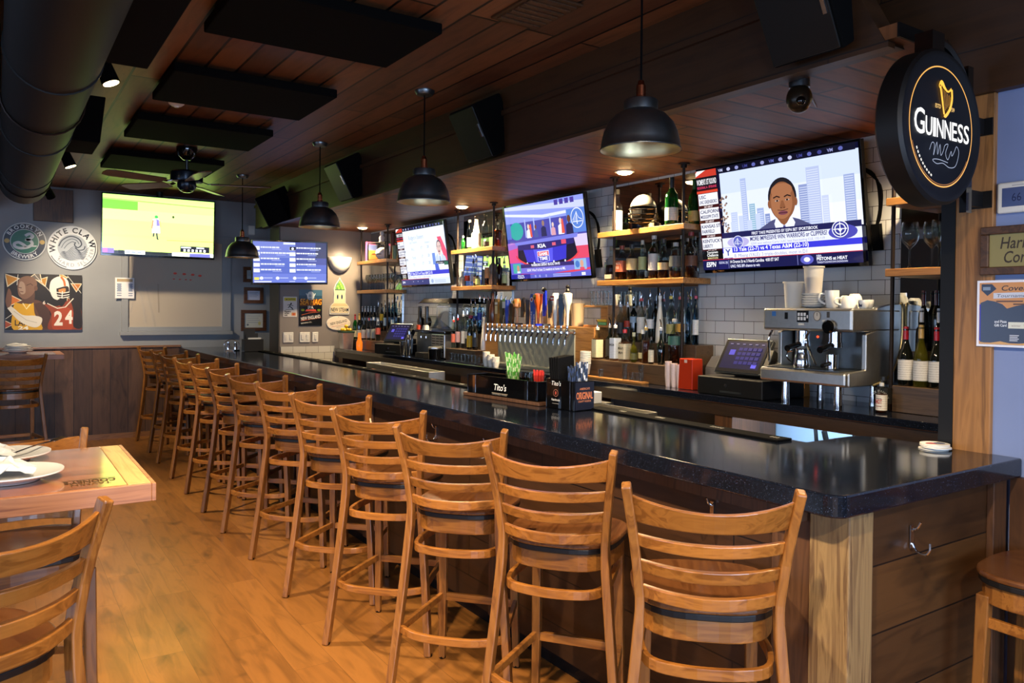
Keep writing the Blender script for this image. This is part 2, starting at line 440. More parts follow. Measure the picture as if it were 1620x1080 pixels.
# ---------------------------------------------------------------- room
PX, WX, GY, BY, CZ, SZ, SX = 2.975, 3.95, 9.13, 10.3, 2.93, 2.53, 2.60
def bx(name, m, *a, bevel=0, kind=True, parent=None):
    o = MB().box(*a).build(name, m, parent, bevel)
    return struct(o) if kind else o
bx('floor', M['floor'], -3.6, 4.05, -2.7, 10.4, -.06, 0)
bx('ceiling', M['ceil'], -3.6, 4.05, -2.7, 10.4, CZ, CZ+.06)
bx('soffit_ceiling', M['soffit'], SX+.005, 4.05, 1.5, 9.2, SZ, SZ+.05)
def beam_prism(name, x0, x1, poly, m):
    b = MB(); n = len(poly)
    b.add([(x0, y, z) for y, z in poly]+[(x1, y, z) for y, z in poly], [tuple(range(n-1, -1, -1)), tuple(range(n, 2*n))]+[(k, (k+1) % n, n+(k+1) % n, n+k) for k in range(n)])
    return struct(b.build(name, m))
beam_prism('beam_soffit', SX, SX+.12, [(1.545, SZ-.012), (9.45, SZ-.012), (9.45, CZ), (1.76, CZ)], M['beam'])
bx('trim_1', M['beam'], SX-.02, SX, 1.69, 9.45, 2.76, 2.79)
bx('trim_2', M['beam'], SX-.012, SX+.03, 1.53, 9.12, SZ-.03, SZ-.008)
beam_prism('beam_header', 2.93, 3.1, [(-2.7, 2.36), (1.61, 2.36), (1.91, CZ), (-2.7, CZ)], M['beam'])
bx('wall_right', M['blue'], PX, 3.1, -2.7, 1.345, 0, 2.4)
bx('wall_niche', M['black'], 3.1, 4.05, 1.42, 1.53, 0, SZ)
bx('pillar_wood', M['post'], 2.955, 3.1, 1.345, 1.476, 0, 2.36, bevel=.004)
bx('trim_3', M['black'], 2.96, 3.1, 1.478, 1.53, 0, 2.53)
bx('trim_4', M['wains2'], 2.945, PX, -2.7, 1.272, 0, 1.004)
bx('wall_tiled', M['tile'], WX, 4.05, 1.42, 9.2, 0, SZ)
bx('trim_5', mat('blue_lit_white_panel', '#8fa6bd', .5), 3.90, WX-.002, 1.53, 9.12, 0, 1.03)  # white panel, the bluish light on it put into the colour
bx('wall_grey', M['grey'], 2.80, 4.05, GY, 9.48, 0, CZ)
bx('trim_6', M['trimgrey'], 2.785, 2.80, GY-.006, 9.49, 0, SZ)
bx('trim_7', M['tile2'], 2.81, 3.47, GY-.014, GY, 0, 1.113)
bx('wall_recess', M['blue2'], 4.05, 4.12, 9.4, 10.4, 0, CZ)
bx('wall_back', M['blue2'], -3.6, 4.05, BY, 10.4, 0, CZ)
bx('trim_8', M['wains'], -3.6, 1.92, BY-.025, BY, 0, 1.075)
bx('trim_9', M['caprail'], -3.6, 1.92, BY-.04, BY, 1.075, 1.10, bevel=.004)
bx('baseboard_back', M['caprail'], -3.6, 2.0, BY-.045, BY-.025, 0, .06)
# side and front walls with the windows daylight comes through
def wall_with_openings(name, axis, pos, th, a0, a1, opens, z0, z1, m):
    b = MB(); cur = a0
    def put(u0, u1, w0, w1):
        if axis == 'X': b.box(pos, pos+th, u0, u1, w0, w1)
        else: b.box(u0, u1, pos, pos+th, w0, w1)
    for u0, u1 in opens:
        put(cur, u0, 0, CZ); put(u0, u1, 0, z0); put(u0, u1, z1, CZ); cur = u1
    put(cur, a1, 0, CZ)
    return struct(b.build(name, m))
wall_with_openings('wall_left', 'X', -3.7, .1, -2.7, 10.4, [(-1.6, .2), (1.2, 3.0), (4.0, 5.8)], .7, 2.0, M['ext'])
wall_with_openings('wall_front', 'Y', -2.8, .1, -3.7, 3.1, [(-2.6, -.8), (.2, 2.4)], .4, 1.9, M['ext'])
# dark wooden drop along the left of the ceiling
bx('beam_left', M['beam'], -.62, -.02, -2.7, BY, 2.62, CZ)
bx('trim_10', M['ext'], -1.7, -.62, -2.7, BY, 2.5, CZ)
# back wall window
w = MB()
w.box(1.26, 1.33, BY-.03, BY, 1.27, 2.47); w.box(2.41, 2.52, BY-.03, BY, 1.27, 2.47); w.box(1.33, 2.41, BY-.03, BY, 2.38, 2.47); w.box(1.33, 2.41, BY-.03, BY, 1.27, 1.325)
struct(w.build('window_1', M['blue2'], bevel=.004))
win = bpy.data.objects['window_1']
p = MB().box(1.33, 2.41, BY-.008, BY-.002, 1.325, 2.38).build('window_pane', M['pane'], win)
MB().box(1.24, 2.54, BY-.06, BY, 1.225, 1.27).build('window_sill', M['blue2'], win, .004)
fl = Flat()  # red and pale reflections painted onto the window pane
for k, (x, y) in enumerate([(1.855, 1.985), (1.96, 1.98), (2.06, 1.975), (2.145, 1.965)]): fl.ell(x, y, .022, .014, '#e04a36', 10)
for x, y in [(1.84, 1.915), (1.91, 1.913), (1.98, 1.912), (2.035, 1.91)]: fl.ell(x, y, .015, .008, '#d0503e', 8)
fl.line([(1.36, 1.5), (1.40, 1.75)], .012, '#b9ad99').line([(1.45, 1.82), (1.53, 1.37)], .022, '#bdb19e').line([(1.53, 1.8), (1.63, 1.33)], .022, '#b9ad99').line([(1.66, 1.85), (1.67, 1.5)], .016, '#a89a86')
fl.build('pane_reflections', frame_m((0, BY-.0095, 0), (1,0,0), (0,0,1)), M['gprint'], win)
# ---------------------------------------------------------------- bar stools
POST = [(.252, -.240, 0), (.228, -.212, .25), (.202, -.190, .52), (.184, -.178, .74), (.188, -.184, .84), (.204, -.212, .98), (.223, -.248, 1.11)]
def post_at(z):
    for a, b in zip(POST, POST[1:]):
        if a[2] <= z <= b[2]:
            t = (z-a[2])/(b[2]-a[2]); return a[0]+(b[0]-a[0])*t, a[1]+(b[1]-a[1])*t
    return POST[-1][0], POST[-1][1]
def bent_slat(z0, z1, sag, th, dip=0):
    b = MB(); n = 16; vs = []; fs = []
    for i in range(n+1):
        u = -1+2*i/n
        for z in (z0, z1):
            hx, y = post_at(z); hx -= .006
            yy = y-sag*(1-u*u)+.006; zz = z-(dip*(1-u*u) if z == z1 else 0)
            vs += [(u*hx, yy-th/2, zz), (u*hx, yy+th/2, zz)]
    for i in range(n):
        a = i*4; c = a+4     # a: rear-low, a+1 front-low, a+2 rear-high, a+3 front-high
        fs += [(a, c, c+2, a+2), (a+1, a+3, c+3, c+1), (a+2, c+2, c+3, a+3), (a, a+1, c+1, c)]
    fs += [(0, 2, 3, 1), (n*4, n*4+1, n*4+3, n*4+2)]
    b.add(vs, fs); return b
def seat_outline(g=0.0, n=40):
    out = []
    for k in range(n):
        a = 2*PI*k/n; ca, sa = math.cos(a), math.sin(a)
        q = (abs(ca)**3.0+abs(sa)**3.0)**(-1/3.0)
        x, y = ca*q*(.205+g), sa*q*(.205+g)+.005
        out.append((x*(1+.07*y/.2), y))
    return out
def make_stool():
    t = thing('bar_stool', 'x', 'bar stool', group='ladder-back bar stools along the bar')
    for s in (-1, 1):
        pts = spl([(s*x, y, z) for x, y, z in POST], 4)
        n = len(pts)
        ws = [.030 if p.z < .7 else .026 for p in pts]; hs = [.042 if p.z < .9 else .036 for p in pts]
        lg = MB().sweep(pts, hs, ws, up=(1,0,0)).build('leg', M['wv'], t, .005)
        MB().cyl((s*.252, -.240, 0.0), (s*.251, -.239, .012), .017, 10).build('foot_glide', M['rubber'], lg)
        fl = MB().sweep([(s*.160, .160, .70), (s*.164, .172, .35), (s*.172, .185, .004)], [.038, .034, .028], [.038, .034, .028], up=(0,1,0)).build('leg', M['wv'], t, .004)
        MB().cyl((s*.172, .185, 0), (s*.172, .185, .010), .015, 10).build('foot_glide', M['rubber'], fl)
    bent_slat(1.004, 1.082, .09, .020, .022).build('top_rail', M['wh'], t, .004)
    for z in (.935, .862, .790): bent_slat(z, z+.034, .082, .022).build('slat', M['wh'], t, .003)
    MB().prism(seat_outline(.003), .757, .776).build('seat', M['seat'], t, .007)
    MB().prism(seat_outline(-.002), .738, .757).build('seat_cushion_edge', M['vinyl'], t, .003)
    MB().prism(seat_outline(-.012), .676, .738).build('seat_frame', M['wh'], t, .004)
    up = [(-.160, .150, .615), (-.172, .02, .615), (-.176, -.10, .615), (-.150, -.195, .615), (-.06, -.232, .615), (.06, -.232, .615), (.150, -.195, .615), (.176, -.10, .615), (.172, .02, .615), (.160, .150, .615)]
    MB().sweep(spl(up, 4), .017, .032).build('brace', M['wh'], t, .003)
    for s in (-1, 1): MB().sweep([(s*.168, .175, .29), (s*.214, -.205, .285)], .018, .030).build('stretcher', M['wh'], t, .003)
    MB().sweep(spl([(-.214, -.205, .285), (-.13, -.262, .285), (0, -.278, .285), (.13, -.262, .285), (.214, -.205, .285)], 4), .018, .030).build('stretcher', M['wh'], t, .003)
    MB().box(-.166, .166, .165, .185, .268, .302).build('footrest', M['wh'], t, .003)
    return t
S0 = make_stool()
# (middle of the back at its top: x, y, turn of the back from the bar's line in degrees)
STOOLS = [(1.559, 1.385, 47, 'nearest bar stool at the bar corner, widest back in the row'),
          (1.546, 2.088, 37, 'bar stool second from the bar corner, behind the nearest one'),
          (1.473, 2.638, 42, 'bar stool third from the bar corner, its post in front of the fourth'),
          (1.455, 3.28, 43, 'bar stool with a pale chip in the middle of its top rail'),
          (1.488, 3.975, 45, 'bar stool next beyond the one with the chipped rail, fifth from the corner'),
          (1.488, 4.70, 40, 'sixth bar stool from the near bar corner'),
          (1.490, 5.39, 43, 'seventh bar stool from the near bar corner, middle of the row'),
          (1.495, 6.03, 43, 'eighth bar stool from the near bar corner'),
          (1.505, 6.72, 43, 'fifth bar stool from the far end of the row'),
          (1.505, 7.40, 42, 'fourth bar stool from the far end of the row'),
          (1.515, 8.21, 40, 'third bar stool from the far end of the row'),
          (1.535, 8.88, 40, 'second bar stool from the far end of the row'),
          (1.500, 9.73, 30, 'farthest bar stool of the row, by the wood panelled back wall')]
def place_stool(mx, my, deg, label, first=False, group=None):
    # lateral right of the stool = (sin d, -cos d); local back mid = (0,-.248)
    d = math.radians(deg); rz = d-PI/2
    ox = mx-(-math.sin(rz)*(-.248)); oy = my-(math.cos(rz)*(-.248))
    if first:
        S0.location = (ox, oy, 0); S0.rotation_euler.z = rz; S0['label'] = label; o = S0
    else: o = dup(S0, (ox, oy, 0), rz, label)
    if group: o['group'] = group
    return o
for k, (x, y, d, lb) in enumerate(STOOLS):
    so = place_stool(x, y, d, lb, k == 0)
    if k == 3:
        cm = mat('bare_chipped_wood', '#d9bb8d', .6)
        MB().sweep([(-.004,-.3225,1.04), (.002,-.323,1.058), (-.003,-.3225,1.079)], .007, .002, up=(0,1,0), mi=0).build('worn_chip', cm, so)
o = place_stool(.020, 1.985, 90+25, 'bar stool in the left foreground, pushed up to the high wooden table', group='bar stools at the high tables')
o = place_stool(.06, 3.31, 270+6, 'bar stool on the far side of the near wooden table, back rail just showing', group='bar stools at the high tables')
o = place_stool(.190, 8.64, 90+6, 'bar stool at the far wooden table by the painting, back to the room', group='bar stools at the high tables')
o = place_stool(2.745, .775, 90+3, 'bar stool at the short end of the bar by the blue wall', group='bar stools at the high tables')
# ---------------------------------------------------------------- tables
TT = planks('table_top_wood', 'XY', 2.0, .075, '#bd7a48', '#a5663c', '#6d4023', rough=.22, grain=.4, knots=.45, gapw=.001, bump=.01, world=False, coat=1.0)
TE = wood('table_edge_wood', '#7a4a30', '#a8714a', 'X', rough=.45, coat=.2, fine=.8)
TY = wood('table_end_board', '#a8804c', '#c09a60', 'Y', rough=.35, coat=.3, fine=.7)
def high_table(loc, label, w=1.3, d=.70, detail=True):
    t = thing('high_table', label, 'table', loc, group='high wooden tables')
    x1 = w/2; y1 = d/2
    MB().box(-x1, x1-.06, -y1, y1, 1.03, 1.07).build('tabletop', TT, t, .002)
    MB().box(x1-.06, x1, -y1, y1, 1.03, 1.07).build('end_board', TY if detail else TE, t, .002)
    b = MB(); b.box(-x1, x1, -y1-.012, -y1, 1.018, 1.069); b.box(-x1, x1, y1, y1+.012, 1.018, 1.069); b.box(x1, x1+.012, -y1-.012, y1+.012, 1.018, 1.069); b.box(-x1-.012, -x1, -y1-.012, y1+.012, 1.018, 1.069)
    b.build('edge_band', TE, t, .002)
    MB().cyl((0,0,.03), (0,0,1.02), .04, 16).build('column', M['black'], t)
    MB().box(-.28, .28, -.05, .05, 1.0, 1.03).box(-.05, .05, -.25, .25, 1.0, 1.03).build('top_plate', M['black'], t)
    MB().box(-.30, .30, -.045, .045, 0, .035).box(-.045, .045, -.30, .30, 0, .035).build('foot', M['black'], t, .01)
    return t
T1 = high_table((-.279, 2.752, 0), 'near high table of orange wood with lettering engraved by its corner')
T2 = high_table((-.06, 9.62, 0), 'far high wooden table against the wainscot with stacked white plates', detail=False)
fl = Flat()
fl.text("COONEY'S", 0, -.003, .036, '#4a2f10', w=.13, bold=.02).text('TAVERN', 0, .042, .022, '#5d3d16', w=.10, bold=.01).line([(-.068, -.012), (.068, -.012)], .004, '#5d3d16')
E1 = fl.build('engraving', Matrix.Translation((.505, -.235, 1.0712)) @ Matrix.Rotation(PI, 4, 'Z'), M['print'], T1)
def plate(loc, label, cat_group, r=.135):
    o = MB().lathe([(0, .004), (r*.55, 0), (r*.6, .006), (r*.97, .022), (r, .024), (r, .028), (r*.95, .027), (r*.6, .014), (0, .012)], 40, cap=False).build('dinner_plate', M['china'], None, loc=loc)
    return tag(o, label, 'plate', cat_group)
plate((.035, 2.62, 1.0712), 'white plate nearest the engraved lettering, with a crumpled napkin on it', 'used plates on the near table')
plate((.02, 2.96, 1.0712), 'white plate farther back on the near table, with a fork on its rim', 'used plates on the near table')
nb = MB(); rnd = random.Random(3)
def crumple(c, rx, ry, h, seed, n=9):
    rr = random.Random(seed); b = MB(); vs = []; fs = []
    for i in range(n):
        for j in range(n):
            u = i/(n-1)*2-1; v = j/(n-1)*2-1
            k = max(0, 1-(u*u*.6+v*v*.6)); vs.append((c[0]+rx*u+rr.uniform(-.008, .008), c[1]+ry*v+rr.uniform(-.008, .008), c[2]+h*k*rr.uniform(.35, 1)+.003))
    for i in range(n-1):
        for j in range(n-1): fs.append((i*n+j, (i+1)*n+j, (i+1)*n+j+1, i*n+j+1))
    b.add(vs, fs); o = b.build('paper_napkin', M['paper'])
    s = o.modifiers.new('s', 'SOLIDIFY'); s.thickness = .002
    return o
tag(crumple((.01, 2.62, 1.094), .085, .06, .05, 4), 'crumpled white napkin heaped on the nearest plate', 'napkin')
tag(crumple((-.03, 2.95, 1.094), .08, .06, .045, 8), 'crumpled white napkin on the plate with the fork', 'napkin')
def fork(loc, rotz, tilt, label):
    t = thing('fork', label, 'fork', loc, rotz); t.rotation_euler.y = tilt
    b = MB(); b.sweep([(-.1, 0, 0), (-.02, 0, .003), (.05, 0, 0)], [.012, .007, .01], .003).build('handle', M['chrome'], t)
    b = MB(); b.box(.05, .065, -.011, .011, -.0015, .0015)
    for k in range(4): b.box(.062, .105, -.0105+k*.0062, -.0075+k*.0062, -.001, .0015)
    b.build('tines', M['chrome'], t); return t
fork((.125, 3.005, 1.108), .75, -.10, 'steel fork resting on the rim of the back plate')
for k in range(4): plate((.20+.006*(k % 2), 9.70, 1.0712+k*.016), 'plate %s in the stack of used plates on the far table' % ['lowest', 'second from the bottom', 'third from the bottom', 'topmost'][k], 'stacked plates on the far table', .14-.008*k)
tag(crumple((.19, 9.70, 1.15), .09, .06, .03, 5, 7), 'white napkins heaped on the stacked plates of the far table', 'napkin')

# ---------------------------------------------------------------- the bar
bar = thing('bar_counter', 'long dark wood bar with a black speckled stone top, L shaped at the near end', 'bar', (0,0,0))
def arcpts(cx, cy, r, a0, a1, n=6): return [(cx+r*math.cos(math.radians(a0+(a1-a0)*k/n)), cy+r*math.sin(math.radians(a0+(a1-a0)*k/n))) for k in range(n+1)]
poly = [(1.905, BY-.03)]+arcpts(1.955, 1.295, .05, 180, 270)+[(2.97, 1.245)]+[(2.97, 1.75)]+arcpts(2.87, 1.75, .1, 0, 90)+[(2.61, 1.85), (2.61, BY-.03)]
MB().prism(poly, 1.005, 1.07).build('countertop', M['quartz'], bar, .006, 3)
MB().box(2.02, 2.06, 1.30, BY-.03, .08, 1.005).build('front_panel', M['barfront'], bar)
MB().box(2.06, 2.50, 1.30, 1.34, .0, 1.005).box(2.5, 2.94, 1.30, 1.34, 0, 1.005).build('end_panel', M['barend'], bar)
MB().box(1.995, 2.115, 1.272, 1.40, 0, 1.005).build('corner_post', M['worn'], bar, .004)
MB().box(2.84, 2.93, 1.275, 1.30, 0, 1.005).build('end_post', M['darkwood'], bar, .003)
MB().box(2.005, 2.02, 1.40, 1.54, 0, 1.005).build('corner_stile', M['darkwood'], bar, .003)
for y in (3.05, 4.6, 6.15, 7.7, 9.2): MB().box(2.005, 2.02, y, y+.14, 0.08, 1.005).build('stile', M['darkwood'], bar, .003)
MB().box(2.06, 2.1, 1.34, BY-.03, 0, .09).build('toe_kick', M['black'], bar)
MB().box(2.10, 2.58, 1.9, BY-.03, .30, .32).box(2.56, 2.6, 1.9, BY-.03, .0, .95).build('inner_shelf', M['black'], bar)
MB().box(1.96, 2.02, 1.41, BY-.03, .955, 1.004).build('apron', M['darkwood'], bar)
# purse hooks under the overhang
def hook(loc, rotz, label):
    o = MB()
    o.sweep([(0,-.002,-.035), (0,-.002,.035)], .016, .004, up=(0,1,0)); o.tube(spl([(0,-.004,-.02), (0,-.02,-.042), (0,-.045,-.046), (0,-.058,-.03), (0,-.058,-.008)], 4), .0035, 8)
    o.tube(spl([(0,-.004,.02), (0,-.02,.03), (0,-.03,.05)], 4), .0035, 8)
    o = o.build('coat_hook', M['chrome'], None, loc=loc, rotz=rotz); return tag(o, label, 'hook', 'purse hooks under the bar')
hook((2.36, 1.297, .88), 0, 'chrome hook on the end panel of the bar by the corner post')
for k, (y, lb) in enumerate([(1.79, 'chrome purse hook seen above the nearest stool back'), (3.20, 'chrome purse hook seen above the third stool back'), (3.76, 'chrome purse hook seen between the third and fourth stools')]):
    hook((2.005 if k == 1 else 2.018, y, .895), -PI/2, lb)
# rubber bar mats
def bar_mat(y0, y1, label, seed):
    t = thing('bar_mat', label, 'bar mat', (2.5, y0, 1.0705), group='rubber mats on the inner edge of the bar')
    MB().box(0, .09, 0, y1-y0, 0, .009).build('mat', M['rubber'], t, .002)
    rr = random.Random(seed); f = Flat(); y = .03; Lh = y1-y0
    while y < Lh-.1:
        l = rr.uniform(.04, .10); c = rr.choice(['#99968e', '#aaa79b', '#8a4522', '#99968e'])
        yy = y
        while yy < y+l-.012: f.rect(.036, yy, .058, yy+.007, c) if c != '#b5562b' else f.ell(.045, yy, .022, .01, c, 10); yy += .014
        y += l+rr.uniform(.18, .38)
    f.build('printed_logo', Matrix.Translation((0, 0, .0095)), M['print'], t)
bar_mat(1.90, 3.05, 'black rubber bar mat nearest the bar corner, pale printing on it', 1)
bar_mat(4.05, 5.90, 'black rubber bar mat beyond the straw caddy, along the inner bar edge', 2)
bar_mat(5.95, 9.0, 'farthest black rubber bar mat, toward the grey wall', 3)
# drink coasters
for k in range(5):
    a = .02*k
    o = MB().lathe([(0, 0), (.05, 0), (.05, .0035), (0, .0035)], 24, cap=False).build('coaster', M['paper'], None, loc=(2.885+.008*math.sin(k*2.1), 1.50+.007*math.cos(k*1.7), 1.0706+k*.0042))
    tag(o, ['bottom coaster of the pile by the wooden post', 'coaster second from the bottom of the pile by the post', 'middle coaster of the pile by the wooden post', 'coaster second from the top of the pile by the post', 'top printed coaster of the pile by the wooden post'][k], 'coaster', 'coasters piled by the post')
    if k == 4:
        f = Flat(); f.ell(0, 0, .046, .046, '#e8e6e0', 28).ell(-.012, .006, .026, .018, '#9a3c4c', 18).ell(.016, -.008, .018, .02, '#33427a', 18)
        f.build('printed_face', Matrix.Translation((0, 0, .0037)), M['print'], o)
# ---------------------------------------------------------------- back bar
CT = 1.085
M['fascia'] = wood('fascia_wood', '#1f130a', '#2f1e11', 'Y', rough=.5, coat=.1)
bb = thing('back_counter', 'dark back counter along the tiled wall with blue-lit openings under it', 'counter', (0,0,0))
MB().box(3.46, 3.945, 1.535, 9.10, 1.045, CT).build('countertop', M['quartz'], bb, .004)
MB().box(3.475, 3.50, 1.535, 9.10, .975, 1.045).build('fascia', M['fascia'], bb)
for y in (1.56, 2.96, 4.45, 5.92, 7.56, 8.9): MB().box(3.49, 3.88, y, y+.13, 0, 1.045).build('support_panel', M['darkwood'], bb, .003)
for y0, y1 in ((1.70, 2.94), (3.11, 4.43), (4.6, 5.9), (6.07, 7.54), (7.71, 8.88)): MB().box(3.50, 3.88, y0, y1, .48, .50).build('lower_shelf', M['darkwood'], bb)
def steel_rail(y0, y1, z, label, x0=3.22):
    t = thing('speed_rail', label, 'rail', (x0, y0, 0), group='steel rails behind the bar')
    L_ = y1-y0
    b = MB(); b.box(0, .006, 0, L_, z, z+.09); b.box(.16, .166, 0, L_, z, z+.09); b.box(0, .166, 0, L_, z-.006, z); b.box(0, .166, 0, .006, z, z+.09); b.box(0, .166, L_-.006, L_, z, z+.09)
    b.build('trough', M['steel'], t, .003)
    for y in (.06, L_-.06):
        MB().box(.05, .09, y-.02, y+.02, 0, z-.006).build('leg', M['steel'], t, .003)
    return t
steel_rail(3.45, 4.85, .86, 'long steel speed rail under the whiskey shelves')
steel_rail(6.15, 7.55, .92, 'long steel speed rail below the slush machine')
wb = thing('cardboard_carton', 'small white carton on the low steel ledge below the whiskey bottles', 'box', (3.30, 4.10, .951))
MB().box(-.09, .09, -.12, .12, 0, .075).build('carton', M['paper'], wb, .003)
f = Flat(); f.rect(.01, .045, .07, .05, '#6a7fa0').rect(.01, .03, .06, .035, '#6a7fa0').rect(-.08, .02, -.03, .045, '#55719c')
f.build('printed_side', frame_m((-.0905, 0, 0), (0,-1,0), (0,0,1)), M['print'], wb)
for y0, y1, lb_ in ((1.72, 2.92, 'added cool fill light strip under the counter below the espresso machine'), (4.62, 5.88, 'added cool fill light strip under the counter below the taps')):  # lamps added to brighten the panels under the counter
    t = thing('added_strip', lb_, 'light strip', (3.53, (y0+y1)/2, 1.0445), group='added fill lights under the counter')
    MB().box(-.012, .012, -(y1-y0)/2, (y1-y0)/2, -.016, -.001).build('channel', M['plastic'], t)
    MB().box(-.008, .008, -(y1-y0)/2+.01, (y1-y0)/2-.01, -.018, -.0162).build('diffuser', mat('cool_strip_diffuser', '#ffffff', .5, emit='#bcd6ff', es=8), t)
    li = bpy.data.lights.new('added_strip_light', 'AREA'); li.shape = 'RECTANGLE'; li.size = .02; li.size_y = y1-y0-.1; li.energy = 14; li.color = (.62, .8, 1.0)
    q = bpy.data.objects.new('added_strip_light', li); COL.objects.link(q); q.parent = t; q.location = (0, 0, -.022); q.rotation_euler = (0, -.6, 0)
o = tag(MB().box(3.395, 3.47, 3.95, 4.25, .93, .954).build('steel_ledge', M['steel'], None, .003), 'flat steel ledge carrying the white carton', 'ledge')
ho = MB()
ho.tube(spl([(3.56,2.42,.96), (3.55,2.36,.82), (3.57,2.26,.78), (3.6,2.2,.86), (3.6,2.25,.96)], 6), .014, 8).tube(spl([(3.6,2.5,.98), (3.55,2.45,.8), (3.6,2.5,.65), (3.58,2.4,.55)], 6), .010, 8).tube(spl([(3.62,2.3,.98), (3.6,2.22,.84), (3.64,2.12,.78), (3.66,2.05,.9)], 6), .010, 8)
tag(ho.build('coffee_machine_hose', M['rubber']), 'coiled dark hoses hanging below the counter under the espresso machine', 'hose')
np_ = thing('notice', 'white notice with a blue mark under the counter below the espresso machine', 'sign', (3.52, 2.16, .90))
MB().box(0, .01, -.28, .0, -.05, .05).build('board', M['paper'], np_)
f = Flat(); f.ell(.045, .02, .017, .017, '#2b4da0', 16)
for k in range(3): f.rect(.075, .032-k*.022, .23-.03*k, .040-k*.022, '#8794b5')
f.build('printed_face', frame_m((-.001, 0, 0), (0,-1,0), (0,0,1)), M['print'], np_)

# ---------------------------------------------------------------- mirrors and shelf units
def mirror(y0, y1, z0, label):
    tag(MB().box(WX-.012, WX-.001, y0, y1, z0, SZ-.02).build('wall_mirror', M['mirror']), label, 'mirror', 'mirror panels behind the bottle shelves')
mirror(3.64, 4.483, CT+.002, 'tall mirror panel behind the football helmet and whiskey shelves')
mirror(5.90, 6.787, CT+.002, 'tall mirror panel behind the shelves between the two middle screens')
mirror(8.20, 9.11, CT+.002, 'tall mirror panel behind the wine glass shelf by the grey wall')
mirror(1.54, 2.242, CT+.002, 'tall mirror panel behind the wine bottles by the wooden post')
def shelf_unit(y0, y1, label, pipes, tops=(2.14, 1.79)):
    t = thing('shelf_unit', label, 'shelf', (0,0,0), group='oak shelves on iron pipes')
    for z in tops: MB().box(3.68, WX-.015, y0, y1, z-.038, z).build('shelf', M['shelf'], t, .003)
    for y, ze in pipes:
        b = MB().cyl((3.715, y, ze), (3.715, y, SZ), .010, 10)
        p = b.build('pipe', M['pipe'], t)
        MB().cyl((3.715, y, SZ-.03), (3.715, y, SZ), .020, 12).cyl((3.715, y, SZ-.008), (3.715, y, SZ), .038, 14).build('flange', M['pipe'], p)
    return t
shelf_unit(3.53, 4.39, 'oak bottle shelves on iron pipes holding the football helmet', ((3.57, 1.217), (4.242, 1.217)))
shelf_unit(5.835, 6.585, 'oak bottle shelves on iron pipes between the two middle screens', ((5.87, 1.447), (6.515, 1.202)))
shelf_unit(8.08, 8.93, 'oak shelves on iron pipes by the grey wall, wine glasses on them', ((8.12, 1.202), (8.88, 1.202)))
shelf_unit(1.56, 2.175, 'oak shelves by the wooden post, wine glasses on them', ((1.62, 1.217), (2.155, CT+.002)), (2.14, 1.79))

# stepped wooden bottle risers on the counter
def riser(name, label, y0, y1, x0, steps, m=None):
    t = thing(name, label, 'riser', (0,0,0), group='wooden bottle risers on the back counter')
    for k, (x, z) in enumerate(steps):
        x1 = steps[k+1][0] if k+1 < len(steps) else WX-.015
        MB().box(x, x1, y0, y1, CT+.001, z).build('step', M['shelfdark'], t, .003)
    return t
riser('bottle_riser', 'dark wooden stepped riser under the whiskey and rum bottles', 3.50, 4.44, 3.62, [(3.62, 1.215), (3.77, 1.35)])
riser('bottle_riser', 'wooden stepped riser under the bottles between slush machine and taps', 5.985, 6.53, 3.62, [(3.60, 1.20), (3.75, 1.34)])
riser('bottle_riser', 'wooden stepped riser under the liquor bottles beside the grey wall', 8.00, 9.08, 3.62, [(3.62, 1.20), (3.74, 1.31)])
riser('bottle_riser', 'wooden stepped riser under the wine bottles by the post', 1.56, 2.13, 3.68, [(3.68, 1.215), (3.785, 1.31), (3.85, 1.38)])
o = MB().box(3.53, 3.60, 3.75, 4.42, CT+.001, CT+.016).build('glass_rail', M['shelf'], None, .002); tag(o, 'thin wooden strip under the shot glasses in front of the riser', 'rail')

# ---------------------------------------------------------------- beer taps
tt = thing('tap_tower', 'row of beer taps on a steel panel with wooden sides', 'beer taps', (0,0,0))
MB().box(3.70, 3.93, 4.44, 5.97, CT+.001, 1.445).build('cabinet', M['shelf'], tt, .003)
MB().box(3.688, 3.70, 4.66, 5.74, CT+.02, 1.425).build('backsplash', M['steeldark'], tt, .002)
MB().box(3.60, 3.685, 4.60, 5.76, CT+.001, CT+.028).build('drip_tray', M['steel'], tt, .003)
def tap_handle(kind, cols, h):
    b = MB(); c = 0
    if kind == 'paddle':
        b.prism([(-.012, 0), (.012, 0), (.024, h*.55), (.026, h*.92), (.016, h), (-.016, h), (-.026, h*.92), (-.024, h*.55)], -.012, .012)
    elif kind == 'round':
        b.lathe([(.012, 0), (.015, h*.2), (.02, h*.6), (.028, h*.75), (.03, h*.92), (.022, h), (0, h)], 12, cap=False)
    elif kind == 'club':
        b.lathe([(.010, 0), (.012, h*.35), (.022, h*.6), (.034, h*.72), (.036, h*.97), (.02, h), (0, h)], 12, cap=False)
    elif kind == 'bottle':
        b.lathe([(.024, 0), (.028, h*.05), (.028, h*.5), (.012, h*.72), (.011, h*.97), (.014, h), (0, h)], 12, cap=False)
    elif kind == 'stick':
        b.lathe([(.010, 0), (.010, h*.62), (.030, h*.68), (.034, h*.85), (.022, h), (0, h)], 12, cap=False)
    elif kind == 'oar':
        b.box(-.010, .010, -.008, .008, 0, h*.3); b.prism([(-.011, h*.25), (.011, h*.25), (.030, h*.45), (.026, h), (-.012, h*.85)], -.008, .008)
    else: b.lathe([(.015, 0), (.018, h*.5), (.018, h), (0, h)], 4, cap=False, rot=PI/4)
    return b
